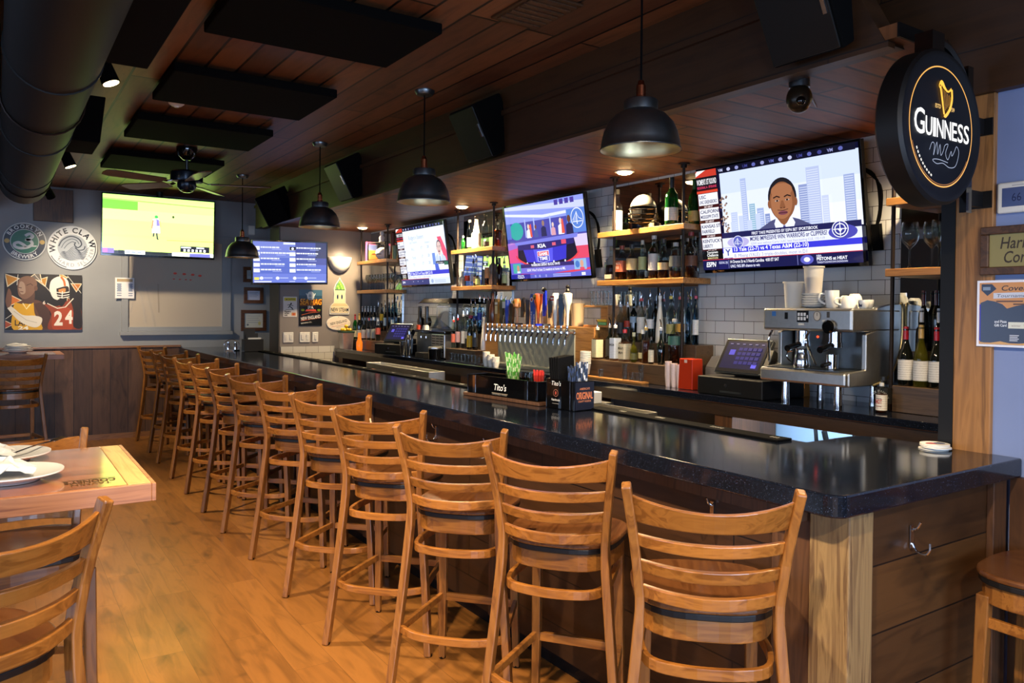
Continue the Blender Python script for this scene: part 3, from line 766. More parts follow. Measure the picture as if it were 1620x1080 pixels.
TAPS = [('square','#2c2a2a',.20,0),('bottle','#5a2f0f',.26,1),('paddle','#8c6a2e',.21,2),('paddle','#22301f',.20,3),('round','#1d3aa0',.20,4),('paddle','#2b1d18',.17,5),('stick','#c8884a',.21,6),('oar','#23222a',.22,7),('square','#2a3140',.20,8),
        ('paddle','#1f4fae',.245,9),('club','#d0591c',.25,10),('oar','#1a2fc4',.27,11),('oar','#4b4f54',.22,12),('round','#e5e3dd',.25,13),('paddle','#54708a',.24,14),('club','#e2ddd0',.25,15)]
nt_ = len(TAPS)
for k, (kind, colr, h, idx) in enumerate(TAPS):
    y = 5.80-(5.80-4.66)*k/(nt_-1)
    b = MB(); b.cyl((3.69, y, 1.40), (3.625, y, 1.40), .011, 10).cyl((3.69, y, 1.40), (3.68, y, 1.40), .020, 12).lathe([(.012, -.025), (.016, 0), (.012, .022), (.008, .05), (.010, .06)], 10, c=(3.62, y, 1.40))
    b.tube(spl([(3.62, y, 1.385), (3.605, y, 1.36), (3.60, y, 1.325), (3.60, y, 1.30)], 4), [.010, .009, .009, .008, .008, .008, .007, .007, .007, .007, .007, .007, .007], 8)
    fa = b.build('faucet', M['chrome'], tt)
    m = mat('tap_handle_colour', colr, .3, coat=.3)
    hb = tap_handle(kind, None, h)
    if kind in ('paddle', 'oar'):
        R = Matrix.Translation((3.62, y, 1.455)) @ Matrix(((0,0,-1,0),(-1,0,0,0),(0,1,0,0),(0,0,0,1)))
    elif kind == 'square': R = Matrix.Translation((3.62, y, 1.455))
    else: R = Matrix.Translation((3.62, y, 1.455))
    hb.v = [tuple(R @ V(p)) for p in hb.v]
    ho_ = hb.build('tap_handle', m, fa)
    # coloured details on the handles
    if idx in (4, 9, 10, 11, 13, 15, 6, 2):
        f = Flat()
        w = .024
        if idx == 4: f.ell(0, .19, .024, .02, '#8fb86a').rect(-.024, .13, .024, .185, '#e9e6d8').text('NEWSTEAM', 0.008, .02, .016, '#e8e6ef', w=.10, rot=90)
        if idx == 9: f.text('BALTIMORE', .008, .03, .02, '#e8e8f0', w=.15, rot=90); f.ell(0, .2, .02, .02, '#d9dbe6').ell(0, .2, .012, .012, '#c04a3a')
        if idx == 10: f.rect(-.02, .2, .02, .24, '#e0b04a').ell(0, .21, .014, .012, '#5a2a14').text('SUMMER', .008, .03, .022, '#f2e4d0', w=.11, rot=90)
        if idx == 11: f.text('BUD LIGHT', .004, .06, .014, '#e4e6f6', w=.12, rot=90)
        if idx == 13: f.rect(-.024, .19, .024, .225, '#b32c2c').rect(-.018, .2, .018, .213, '#f0e6e0')
        if idx == 15: f.ell(0, .215, .014, .014, '#b8b2a2').ell(0, .215, .009, .009, '#e6e1d4').line([(-.006, .03), (.004, .12)], .008, '#b79a5a')
        if idx == 6: f.ell(0, .18, .018, .018, '#e6b53c').ell(0, .18, .008, .008, '#3a2412')
        if idx == 2: f.rect(-.02, .08, .02, .15, '#e0cf9c').rect(-.02, .16, .02, .18, '#f2eee0')
        d = {'paddle': .0135, 'oar': .010, 'round': .034, 'club': .040, 'stick': .038}[kind]
        f.build('badge', frame_m((3.62-d, y, 1.455), (0,-1,0), (0,0,1)), M['gprint'], ho_)
    if idx == 11: MB().sphere((3.62, y, 1.455+h+.008), .03, 10, 6, sc=(.5, 1, .6)).build('finial', M['black'], ho_)
    if idx == 15: MB().lathe([(.014, 0), (.02, .015), (.012, .03), (.018, .045), (.006, .06), (0, .06)], 8, cap=False, c=(3.62, y, 1.455+h)).build('finial', M['black'], ho_)
# upper ledge behind the taps with paper tubs, open cubby with glasses
cb = thing('glass_cubby', 'open wooden cubby right of the taps, rows of small glasses on top', 'cubby', (0,0,0))
MB().box(3.74, 3.93, 4.33, 4.62, 1.447, 1.462).box(3.74, 3.93, 4.33, 4.62, 1.595, 1.61).box(3.74, 3.93, 4.33, 4.345, 1.462, 1.595).box(3.915, 3.93, 4.345, 4.62, 1.462, 1.595).build('cubby_box', M['shelf'], cb, .002)
spg = thing('sponge', 'yellow scouring sponge on a green one in the wooden cubby', 'sponge', (3.78, 4.42, 1.463))
MB().box(-.03, .03, -.05, .05, 0, .022).build('green_pad', mat('green_sponge', '#6fae6e', .9), spg, .005)
MB().box(-.03, .03, -.055, .055, .023, .043).build('yellow_pad', mat('yellow_sponge', '#d9b43a', .9), spg, .006)
for k in range(5):
    y = 5.40-k*.16
    t = thing('paper_tub', 'kraft paper tub behind the tap handles, %s from the left' % ['first', 'second', 'third', 'fourth', 'fifth'][k], 'tub', (3.80, y, 1.447), group='paper tubs behind the taps')
    MB().lathe([(.045, 0), (.055, .17), (.058, .18), (.054, .18), (.043, .004), (0, .004)], 20, cap=False).build('cup', mat('kraft_paper', '#c2ac86', .8), t)

# ---------------------------------------------------------------- glassware
def tumbler(loc, r, h, label, grp, name='shot_glass'):
    o = MB().lathe([(0, .006), (r*.8, .006), (r*.78, 0), (r*.8, .0), (r, h), (r*.92, h), (r*.74, .012), (0, .012)], 16, cap=False).build(name, M['clear'], None, loc=loc)
    return tag(o, label, 'glass', grp)
def stem_glass(loc, label, grp, h=.22, r=.042):
    o = MB().lathe([(0, 0), (r*.85, 0), (r*.85, .003), (.008, .008), (.004, .02), (.004, h*.42), (.012, h*.46), (r*.8, h*.58), (r, h*.74), (r*.92, h*.9), (r*.8, h), (r*.77, h), (r*.95, h*.74), (r*.76, h*.6), (0, h*.49)], 20, cap=False).build('wine_glass', M['clear'], None, loc=loc)
    return tag(o, label, 'glass', grp)
ORD = ['first', 'second', 'third', 'fourth', 'fifth', 'sixth', 'seventh', 'eighth', 'ninth', 'tenth', 'eleventh', 'twelfth']
for k, (x, y, h) in enumerate([(3.76, 2.095, .229), (3.76, 1.985, .222), (3.86, 2.0, .24), (3.83, 1.90, .234)]):
    stem_glass((x, y, 1.791), ['wine glass at the left end of the shelf by the wooden post', 'wine glass second from left on the shelf by the post', 'wine glass behind the second one on the shelf by the post', 'rightmost wine glass on the shelf by the post, half hidden'][k], 'wine glasses by the post', h, .044)
for k in range(10):
    stem_glass((3.79, 8.84-.079*k, 1.791), '%s wine glass from the left on the shelf beside the grey wall' % ORD[k], 'wine glasses by the grey wall', .19, .036)
g = 'shot glasses in front of the whiskey riser'
for k, (y, z, lb) in enumerate([(4.20, 0, 'lone shot glass left on the strip under the whiskey bottles'), (3.95, 0, 'bottom shot glass of the left stack on the strip'), (3.95, .055, 'top shot glass of the left stack on the strip'), (3.885, 0, 'single shot glass right of the left stack on the strip'), (3.84, 0, 'single shot glass beside the right stack on the strip'), (3.79, 0, 'bottom shot glass of the right stack on the strip'), (3.79, .055, 'top shot glass of the right stack on the strip')]):
    tumbler((3.565, y, CT+.017+z), .02 if z == 0 else .0205, .055 if z == 0 else .054, lb, g)
for k in range(10):
    tumbler((3.565, 6.36-.062*k, CT+.001), .022, .075, '%s rocks glass from the left in the row before the liqueur bottles' % ORD[k], 'small glasses before the liqueur bottles', 'rocks_glass')
for k in range(6):
    tumbler((3.80, 4.585-.042*k, 1.611), .019, .11, '%s slim glass from the left on top of the wooden cubby' % ORD[k], 'slim glasses on the cubby', 'highball_glass')
# stacks of disposable cups
def cup_stack(loc, r, h, n, label, m, grp='stacked disposable cups'):
    t = thing('cup_stack', label, 'cups', loc, group=grp)
    b = MB(); b.lathe([(r*.7, 0), (r*.97, h*.45)], 18)
    for k in range(n):
        z = h*.45+(h*.55)*k/n; b.lathe([(r*.93, z), (r, z+.004), (r*.95, z+(h*.55)/n)], 18, cap=False)
    b.lathe([(r*.95, h), (r, h+.003), (r*.9, h+.003), (r*.7, h-.06), (0, h-.06)], 18, cap=False)
    b.build('cup', m, t); return t
pk = mat('pale_cup_plastic', '#d9c3bd', .35)
cup_stack((3.60, 3.575, CT+.001), .022, .16, 8, 'leftmost slim stack of pale cups beside the red box', pk)
cup_stack((3.60, 3.525, CT+.001), .022, .15, 8, 'middle slim stack of pale cups beside the red box', pk)
cup_stack((3.60, 3.478, CT+.001), .022, .145, 8, 'slim stack of pale cups touching the red box', pk)
cup_stack((3.54, 4.34, CT+.030), .040, .16, 6, 'stack of clear plastic cups at the right end of the tap tray', M['plasticclear'])
for k in range(3): cup_stack((3.52, 5.66-.075*k, CT+.001), .032, .12-.018*k, 5, 'stack of white paper cups left of the tap panel, %s' % ['tallest', 'middle one', 'shortest'][k], M['paper'])
rb = thing('napkin_box', 'translucent red box beside the stacks of pale cups', 'box', (3.62, 3.40, CT+.001))
MB().hexa([(-.05,-.06,0), (.05,-.06,0), (.05,.06,0), (-.05,.06,0), (-.045,-.055,.19), (.045,-.055,.19), (.045,.055,.19), (-.045,.055,.19)]).build('box_body', mat('red_plastic', '#a92e12', .25, coat=.3), rb, .004)
f = Flat(); f.rect(-.012, .165, .012, .185, '#d9b8a8'); f.build('tag', frame_m((-.0465, 0, 0), (0,-1,0), (0,0,1)), M['print'], rb)

# ---------------------------------------------------------------- espresso machine
em = thing('espresso_machine', 'stainless steel espresso machine with cups and tubs standing on top', 'espresso machine', (0,0,0))
x0, x1, y0, y1 = 3.46, 3.90, 2.245, 2.715
MB().box(3.44, x1-.03, y0-.02, y1+.02, 1.205, 1.275).build('drip_tray', M['steel'], em, .012)
MB().box(3.455, 3.66, y0+.02, y1-.02, 1.276, 1.281).build('grate', M['pewter'], em)
MB().box(3.70, x1, y0+.01, y1-.01, 1.276, 1.48).build('back_panel', M['pewter'], em, .004)
side = [(3.44, 1.276), (3.66, 1.276), (3.83, 1.33), (3.90, 1.45), (3.91, 1.60), (3.88, 1.615), (3.50, 1.59), (3.47, 1.475), (3.62, 1.465), (3.64, 1.29)]
for s, ya, yb in (('r', y0-.028, y0), ('l', y1, y1+.028)):
    b = MB(); P = [(3.46, 1.206), (3.66, 1.206), (3.78, 1.235), (3.87, 1.31), (3.915, 1.42), (3.92, 1.60), (3.90, 1.622), (3.80, 1.617), (3.69, 1.600), (3.665, 1.48), (3.60, 1.465), (3.60, 1.285), (3.46, 1.276)]
    b.prism([(x, z) for x, z in P], ya, yb)
    b.v = [(x, z, y) for x, y, z in b.v]
    b.v = [(p[0], p[1], p[2]) for p in b.v]
    b.v = [(p[0], p[1], p[2]) for p in b.v]
    sp_ = b.build('side_panel', M['steel'], em, .006)
    MB().tube(spl([(x, (ya if s == 'r' else yb), z) for x, z in P[1:7]], 4), .006, 8).build('edge_trim', M['silver'], sp_)
MB().box(3.475, x1, y0-.03, y1+.03, 1.475, 1.592).build('head_block', M['steel'], em, .014, 3)
f = Flat()
W_ = y1-y0
f.rect(.03, .075, .055, .10, '#3c6aa8').rect(.11, .06, .13, .095, '#141414').rect(.185, .045, .255, .105, '#121214')
for a in range(3):
    for c in range(2): f.rect(.19+a*.018, .055+c*.022, .203+a*.018, .072+c*.022, '#cfd2d6')
f.rect(.244, .066, .252, .082, '#cfd2d6').rect(.18, .108, .23, .114, '#cfccc4').rect(.195, .03, .23, .04, '#cfccc4')
f.ell(.305, .078, .022, .026, '#6f6b67', 20).ell(.305, .078, .018, .022, '#b7b2aa', 20).line([(.305, .078), (.305, .096)], .003, '#222').rect(.36, .07, .375, .1, '#4a4744').rect(.335, .05, .39, .058, '#cfccc4')
f.build('control_panel', frame_m((3.4745, y1, 1.475), (0,-1,0), (0,0,1)), M['gprint'], em)
MB().lathe([(.0, 0), (.032, .0), (.034, .02), (.026, .03), (0, .03)], 18, cap=False).build('steam_knob', M['blackgloss'], em)
kb = bpy.data.objects['steam_knob']; kb.matrix_local = Matrix.Translation((3.474, y0+.09, 1.50)) @ Matrix.Rotation(-PI/2, 4, 'Y')
for y in (2.36, 2.55):
    g = MB().cyl((3.56, y, 1.475), (3.56, y, 1.42), .034, 16).cyl((3.56, y, 1.42), (3.56, y, 1.395), .038, 16).build('group_head', M['chrome'], em)
    MB().cyl((3.53, y, 1.405), (3.40, y-.02, 1.385), .014, 10, r1=.017).build('portafilter_handle', M['blackgloss'], g)
for y, a in ((2.47, .02), (2.70, -.01)):
    MB().tube(spl([(3.50, y, 1.475), (3.47, y, 1.43), (3.485, y-a, 1.36), (3.50, y-2*a, 1.30)], 5), .006, 8).build('steam_wand', M['chrome'], em)
for y in (2.31, 2.62):
    for x in (3.51, 3.82): MB().cyl((x, y, CT), (x, y, 1.205), .022, 14, r1=.018).build('leg', M['chrome'], em)
MB().sphere((3.698, 2.56, 1.44), .006, 8, 6).build('warning_light', mat('red_led', '#401008', .3, emit='#ff3a18', es=4), em)
pit = thing('milk_pitcher', 'polished steel milk pitcher on the espresso machine tray', 'pitcher', (3.53, 2.535, 1.282))
MB().lathe([(.042, 0), (.044, .01), (.038, .06), (.032, .085), (.034, .10), (.031, .10), (.029, .085), (.035, .06), (0, .01)], 20, cap=False).build('jug', M['chrome'], pit)
MB().tube(spl([(-.03, .035, .085), (-.04, .06, .08), (-.04, .062, .05), (-.034, .04, .025)], 4), .004, 6).build('handle', M['chrome'], pit)
tp = thing('tamper_pot', 'small steel pot with a black handle on the espresso machine tray', 'pot', (3.56, 2.38, 1.282))
MB().lathe([(.03, 0), (.03, .075), (.027, .075), (.027, .005), (0, .005)], 18, cap=False).build('pot', M['chrome'], tp)
MB().cyl((-.03, -.005, .03), (-.11, -.02, .022), .011, 10).build('handle', M['blackgloss'], tp)
# things standing on the machine
TZ = 1.617
TZ = 1.594
def tub(loc, h, label, fill=None):
    t = thing('plastic_tub', label, 'tub', loc, group='plastic tubs on the espresso machine')
    r = .050
    MB().lathe([(0, .002), (r*.82, 0), (r, h), (r*1.1, h), (r*1.1, h+.008), (0, h+.008)], 20, cap=False).build('tub', M['plasticclear'], t)
    if fill: MB().lathe([(0, .005), (r*.78, .005), (r*.90, h*.6), (0, h*.66)], 16, cap=False).build('filling', fill, t)
    return t
tub((3.62, 2.66, TZ), .135, 'cloudy empty plastic tub at the left on top of the espresso machine')
pl = []
for k in range(6):
    o = MB().lathe([(0, .002), (.035, 0), (.06, .012), (.062, .015), (.035, .004), (0, .004)], 24, cap=False).build('saucer', M['china'], None, loc=(3.62, 2.535, TZ+k*.0125))
    tag(o, 'saucer number %s from the bottom of the stack on the espresso machine' % ['one', 'two', 'three', 'four', 'five', 'six'][k], 'saucer', 'saucers stacked on the espresso machine')
tub((3.62, 2.535, TZ+6*.0125+.004), .135, 'plastic tub half full of brown sugar packets on the saucer stack', mat('brown_packets', '#7c4a2c', .8, noise=.9, nscale=60))
def mug(loc, r, h, label, rotz=0, handle=True, group='white cups on the espresso machine', inv=False):
    t = thing('coffee_mug', label, 'mug', loc, rotz, group)
    P = [(r*.72, 0), (r*.8, .004), (r, h*.7), (r, h), (r*.92, h), (r*.9, h*.7), (r*.6, .01), (0, .01)]
    if inv: P = [(r, 0), (r*.98, h*.4), (r*.75, h*.85), (r*.55, h), (0, h)]
    MB().lathe(P, 20, cap=False).build('cup', M['china'], t)
    if handle: MB().tube(spl([(r*.95, 0, h*.8), (r*1.6, 0, h*.78), (r*1.7, 0, h*.45), (r*.9, 0, h*.22)], 5), .006, 8).build('handle', M['china'], t)
    return t
mug((3.62, 2.425, TZ), .036, .092, 'tall white mug next to the saucers on the espresso machine', 2.0)
mug((3.63, 2.335, TZ), .042, .062, 'upside-down white cup, front one of the pair on the espresso machine', 2.6, inv=True)
mug((3.72, 2.36, TZ), .042, .075, 'upside-down white cup behind the front one on the espresso machine', 2.6, inv=True)
mug((3.63, 2.255, TZ), .026, .042, 'small white espresso cup with a dark square on the machine', 2.6, handle=False)
mug((3.73, 2.288, TZ), .024, .045, 'small white espresso cup at the right edge of the machine', 2.6, handle=False)
f = Flat(); f.rect(-.010, .008, .010, .034, '#26304f'); f.build('printed_square', frame_m((3.63-.0235, 2.2585, TZ), (0,-1,0), (0,0,1)), M['print'], None)
ps = bpy.data.objects['printed_square']
cupo = [o for o in bpy.data.objects if o.get('label') == 'small white espresso cup with a dark square on the machine'][0]
bpy.context.view_layer.update(); mw = ps.matrix_world.copy(); ps.parent = cupo; ps.matrix_parent_inverse = Matrix(); ps.matrix_local = (Matrix.Translation(cupo.location) @ Matrix.Rotation(2.6, 4, 'Z')).inverted() @ mw

# ---------------------------------------------------------------- till terminals
def till(loc, rotz, label, lit=True):
    t = thing('till_terminal', label, 'till', loc, rotz, 'touch screen tills')
    dr = MB().box(-.17, .20, -.235, .235, 0, .105).build('cash_drawer', M['black'], t, .006)
    MB().cyl((-.172, .02, .06), (-.176, .02, .06), .010, 12).build('lock', M['chrome'], dr)
    MB().box(-.176, -.17, -.09, .06, .020, .030).build('pull_slot', M['pewter'], dr)
    MB().box(-.02, .14, -.10, .10, .106, .16).build('stand', M['black'], t, .01)
    Ms = frame_m((-.05, 0, .228), (0,-1,0), (.50,0,.80))
    b = MB(); b.box(-.165, .165, -.115, .115, -.03, 0); sc = b.build('screen_case', M['pewter'], t, .006); sc.matrix_local = Ms
    f = Flat(); f.rect(-.158, -.108, .158, .108, '#08080c'); f.rect(-.140, -.085, .140, .095, '#14133a')
    if lit:
        f.rect(-.105, .005, -.065, .04, '#5a52c8').rect(.085, -.075, .12, -.05, '#6a62e8')
        for a in range(5):
            for c in range(4): f.rect(-.045+a*.034, -.055+c*.03, -.018+a*.034, -.035+c*.03, '#2b2870')
        for k in range(6): f.rect(-.12+k*.045, .075, -.10+k*.045, .08, '#7f7aa0')
    f.build('screen', Matrix.Translation((0, 0, .001)), M['screen'], sc)
    MB().box(.166, .205, -.06, .05, -.045, .004).build('card_reader', M['black'], sc, .006)
    return t
till((3.655, 2.985, CT+.001), .0, 'black till with a lit touch screen left of the espresso machine')
till((3.68, 7.68, CT+.001), .35, 'black till seen from its side at the far end of the back counter')
pr = thing('receipt_printer', 'grey receipt printer behind the till', 'printer', (3.85, 3.33, CT+.001))
MB().box(-.07, .08, -.10, .10, 0, .13).hexa([(-.07,-.1,.13), (.08,-.1,.13), (.08,.1,.13), (-.07,.1,.13), (-.02,-.09,.20), (.07,-.09,.20), (.07,.09,.20), (-.02,.09,.20)]).build('housing', mat('grey_plastic', '#8d8a88', .5), pr, .006)
bg = thing('snack_bag', 'orange paper bag with a white label leaning behind the till', 'bag', (3.905, 2.82, CT+.001))
MB().hexa([(-.03,-.05,0), (.03,-.05,0), (.03,.05,0), (-.03,.05,0), (0,-.05,.22), (.01,-.05,.22), (.01,.05,.22), (0,.05,.22)]).build('bag', mat('orange_paper', '#b9772f', .7), bg)
f = Flat(); f.rect(-.04, .17, .045, .25, '#d8d2c6').text('sapp', 0, .20, .02, '#33344a', w=.05, shear=.2); f.build('label_card', frame_m((-.034, 0, 0), (0,-1,0), (.12,0,1)), M['print'], bg)

# ---------------------------------------------------------------- slush machine and things at the far end
sm = thing('slush_machine', 'grey two-barrel frozen drink machine with black taps', 'drink machine', (0,0,0))
MB().box(3.50, 3.92, 6.86, 7.20, CT+.012, 1.33).build('body', M['pewter'], sm, .01)
MB().box(3.47, 3.90, 6.57, 6.84, CT+.012, 1.33).build('body', M['steel'], sm, .01)
f = Flat()
for k in range(7):
    for a in range(3): f.rect(.02+a*.08, .05+k*.026, .09+a*.08, .061+k*.026, '#3a3833')
f.rect(.03, .04, .12, .10, '#141414')
f.build('vent_grille', frame_m((3.4695, 6.84, CT+.012), (0,-1,0), (0,0,1)), M['gprint'], sm)
f = Flat(); f.ell(.10, .19, .012, .012, '#cfe0ff').ell(.21, .19, .012, .012, '#cfe0ff'); f.build('button', frame_m((3.4995, 7.20, CT+.012), (0,-1,0), (0,0,1)), M['screen'], sm)
MB().box(3.46, 3.90, 6.55, 7.20, 1.335, 1.36).build('top_deck', M['blackgloss'], sm, .006)
for k, (y, c) in enumerate(((7.10, '#b5401e'), (6.95, '#cfcac4'))):
    tk = MB().cyl((3.52, y, 1.44), (3.86, y, 1.44), .065, 18).build('barrel', M['clear'], sm)
    MB().cyl((3.47, y, 1.44), (3.52, y, 1.44), .05, 16).build('spout_block', M['blackgloss'], tk)
    MB().box(3.46, 3.50, y-.02, y+.02, 1.43, 1.60).build('tap_lever', M['blackgloss'], tk, .005)
    MB().cyl((3.47, y, 1.362), (3.47, y, 1.41), .04, 14).build('cup', mat('cup_colour', c, .4), tk)
MB().box(3.55, 3.90, 6.57, 6.86, 1.37, 1.62).build('hopper', M['clear'], sm, .03)
MB().prism(arcpts(0, 0, .13, 20, 200, 10), 0, .02).build('agitator', M['plastic'], sm)
ag = bpy.data.objects['agitator']; ag.matrix_local = Matrix.Translation((3.62, 6.72, 1.42)) @ Matrix.Rotation(PI/2, 4, 'X') @ Matrix.Rotation(PI/2, 4, 'Y')
MB().hexa([(3.50,6.55,1.625), (3.91,6.55,1.625), (3.91,7.20,1.625), (3.50,7.20,1.625), (3.56,6.59,1.68), (3.90,6.59,1.68), (3.90,7.12,1.68), (3.56,7.12,1.68)]).build('lid', M['blackgloss'], sm, .01)
for y in (6.60, 7.14):
    for x in (3.52, 3.86): MB().cyl((x, y, CT), (x, y, CT+.013), .02, 10).build('foot', M['rubber'], sm)
sm.scale.x = .7; sm.location.x = 3.92*.3
pot = thing('ice_bucket', 'round black container with a grey rim before the slush machine', 'container', (3.533, 6.62, CT+.001))
MB().lathe([(0, 0), (.062, 0), (.067, .10), (0, .10)], 24, cap=False).build('bucket', M['blackgloss'], pot)
MB().lathe([(.064, .101), (.068, .104), (.068, .118), (.056, .122), (0, .122)], 24, cap=False).build('rim', M['steel'], pot)
bb2 = MB().box(3.50, 3.60, 6.80, 6.98, CT+.001, CT+.055).build('black_box', M['black'], None, .004); tag(bb2, 'low flat black box left of the round black container', 'box')
for k, (y, h, r) in enumerate(((7.30, .15, .045), (7.17, .17, .040))):
    t = thing('cocktail_shaker', ['wide steel mixing tin left of the slush machine', 'narrow shiny steel shaker next to the slush machine'][k], 'shaker', (3.53, y, CT+.001))
    MB().lathe([(0, 0), (r*.75, 0), (r, h), (r*.95, h), (r*.7, .01), (0, .01)], 20, cap=False).build('tin', M['chrome'], t)
    if k: MB().lathe([(r, h), (r*.7, h+.05), (r*.45, h+.055), (r*.4, h+.09), (0, h+.09)], 18, cap=False).build('cap', M['chrome'], t)
lb = thing('fruit_bucket', 'grey galvanised bucket holding lemons at the left end of the counter', 'bucket', (3.535, 8.90, CT+.001))
MB().lathe([(.085, 0), (.105, .20), (.112, .205), (.10, .205), (.08, .01), (0, .01)], 4, cap=False, smooth=False, rot=PI/4).build('bucket', M['steel'], lb, .008)
MB().lathe([(.100, .185), (.113, .20), (.113, .212), (.100, .212)], 4, cap=False, smooth=False, rot=PI/4).build('green_rim', mat('green_rim', '#2c5240', .5), lb)
lm = mat('lemon_peel', '#e0b321', .45, noise=.2, nscale=60)
for k, (x, y, z) in enumerate(((3.50, 8.935, .226), (3.50, 8.866, .226), (3.57, 8.866, .226), (3.57, 8.935, .226), (3.535, 8.90, .268))):
    o = MB().lathe([(0, -.036), (.006, -.034), (.014, -.028), (.026, -.012), (.027, .006), (.018, .025), (.007, .034), (0, .037)], 14, cap=False).build('lemon', lm, None, loc=(x, y, CT+z)); o.rotation_euler = (PI/2, 0, .25*(k % 3-1)); o.scale = (.86,)*3
    tag(o, ['leftmost lemon in the galvanised bucket', 'right front lemon in the galvanised bucket', 'back right lemon in the galvanised bucket', 'back left lemon in the galvanised bucket', 'lemon on top of the others in the galvanised bucket'][k], 'lemon', 'lemons in the bucket')
cd = thing('candle_jar', 'glowing amber jar beside the bucket of lemons', 'candle', (3.56, 8.55, CT+.001))
MB().lathe([(0, 0), (.032, 0), (.036, .02), (.036, .09), (.022, .12), (.018, .2), (0, .2)], 16, cap=False).build('jar', mat('amber_jar', '#b0551a', .15, emit='#ff7a1e', es=.8), cd)
# straw caddies on the bar
def ring_box(b, x0, x1, y0, y1, z0, z1, t):
    b.box(x0, x1, y0, y0+t, z0, z1).box(x0, x1, y1-t, y1, z0, z1).box(x0, x0+t, y0+t, y1-t, z0, z1).box(x1-t, x1, y0+t, y1-t, z0, z1).box(x0, x1, y0, y1, z0, z0+t)
sc = thing('straw_caddy', "long black bar caddy reading Tito's, with cups of straws standing in it", 'caddy', (2.40, 3.60, 1.071), .10)
MB().box(-.085, .085, -.335, .335, 0, .018).build('wooden_base', M['darkwood'], sc, .003)
b = MB(); ring_box(b, -.075, .075, -.31, .31, .0185, .125, .008); b.build('tray', M['blackgloss'], sc, .003)
for y in (-.22, .24): MB().box(-.077, -.0755, y-.012, y+.012, .022, .122).build('chrome_band', M['chrome'], sc)
f = Flat(); f.text("Tito's", .33, .052, .034, '#e9e6df', shear=.2, bold=.01).rect(.26, .034, .40, .0365, '#b9a98c').text('HANDMADE VODKA', .33, .026, .006, '#a9a49a', w=.13)
f.build('printed_logo', frame_m((-.0753, .335, 0), (0,-1,0), (0,0,1)), M['gprint'], sc)
def local(root, x, y, z):
    d = root.rotation_euler.z; return (root.location.x+x*math.cos(d)-y*math.sin(d), root.location.y+x*math.sin(d)+y*math.cos(d), root.location.z+z)
def straw_cup(loc, r, h, label):
    o = MB().lathe([(0, 0), (r*.85, 0), (r, h), (r*.95, h), (r*.8, .006), (0, .006)], 18, cap=False).build('straw_cup', M['clear'], None, loc=loc); return tag(o, label, 'cup', 'clear cups in the straw caddy')
def straws(loc, n, r, h, cols, label, grp, striped=True, fan_=1.1, seed=1):
    rr = random.Random(seed)
    ms = [mat('straw_'+c, c, .4) for c in cols]
    for k in range(n):
        a = 2*PI*k/n*2.4; q = r*math.sqrt((k+.5)/n)
        x, y = q*math.cos(a), q*math.sin(a); hh = h*rr.uniform(.93, 1.05)
        b = MB(); m = 9 if striped else 1
        for i in range(m):
            z0, z1 = hh*i/m, hh*(i+1)/m; k0, k1 = 1+fan_*z0/h, 1+fan_*z1/h
            b.tube([(x*k0, y*k0, z0), (x*k1, y*k1, z1)], .0036, 6, mi=(i+k) % len(ms) if striped else 0)
        o = b.build('straw', ms, None, loc=loc)
        tag(o, label, 'straw', grp)
c1 = local(sc, 0, -.02, .0275); c2 = local(sc, 0, -.13, .0275); c3 = local(sc, 0, -.235, .0275); c4 = local(sc, 0, .09, .0275)
straw_cup(c1, .042, .13, 'clear cup holding the green striped straws in the black caddy')
straws((c1[0], c1[1], c1[2]+.012), 26, .020, .215, ['#58b52c', '#d9e8b0'], 'green and pale striped straw standing in the caddy cup', 'green striped straws', seed=2, fan_=1.7)
straw_cup(c2, .040, .13, 'empty clear cup between the green and red straws in the caddy')
straw_cup(c3, .038, .125, 'clear cup holding the short red straws in the caddy')
straws((c3[0], c3[1], c3[2]+.012), 24, .020, .135, ['#d93522'], 'short red straw standing in the caddy cup', 'red cocktail straws', striped=False, seed=4, fan_=.6)
nc = thing('napkin_caddy', "black caddy reading Tito's and ORIGINAL with dark napkins and straws in it", 'caddy', (2.42, 3.13, 1.071), .10)
nc.location = (2.44, 3.115, 1.071)
b = MB(); ring_box(b, -.07, .07, .0, .105, .0, .15, .006); b.build('napkin_bin', M['blackgloss'], nc, .004)
b = MB(); ring_box(b, -.07, .07, -.105, -.002, .0, .146, .006); b.build('straw_bin', M['blackgloss'], nc, .004)
MB().box(-.0715, -.0703, -.098, -.088, .004, .142).build('chrome_edge', M['chrome'], nc); MB().box(-.0715, -.0703, -.074, -.068, .004, .142).build('chrome_edge', M['chrome'], nc)
MB().box(-.064, .066, -.1065, -.1055, .004, .142).build('navy_card', mat('navy_card', '#171c2e', .4), nc)
f = Flat(); f.text("Tito's", .075, .118, .022, '#e9e6df', shear=.2).ring(.075, .080, .017, .017, .003, '#8a5a4a').ell(.075, .080, .006, .009, '#a3473a', 10).text('Handmade', .075, .040, .012, '#d9d6cf', w=.06).rect(.05, .025, .10, .027, '#8a8780')
f.build('printed_side', frame_m((-.0703, .105, 0), (0,-1,0), (0,0,1)), M['gprint'], nc)
f = Flat(); f.text('ORIGINAL', .07, .058, .034, '#e88a5c', w=.115, bold=.02).text("AMERICA'S", .07, .104, .010, '#d98a62', w=.07, bold=.01).text('CRAFT VODKA', .07, .042, .009, '#d98a62', w=.09, bold=.01)
f.build('printed_end', frame_m((-.07, -.1068, 0), (1,0,0), (0,0,1)), M['gprint'], nc)
q = local(nc, 0, .07, .007)
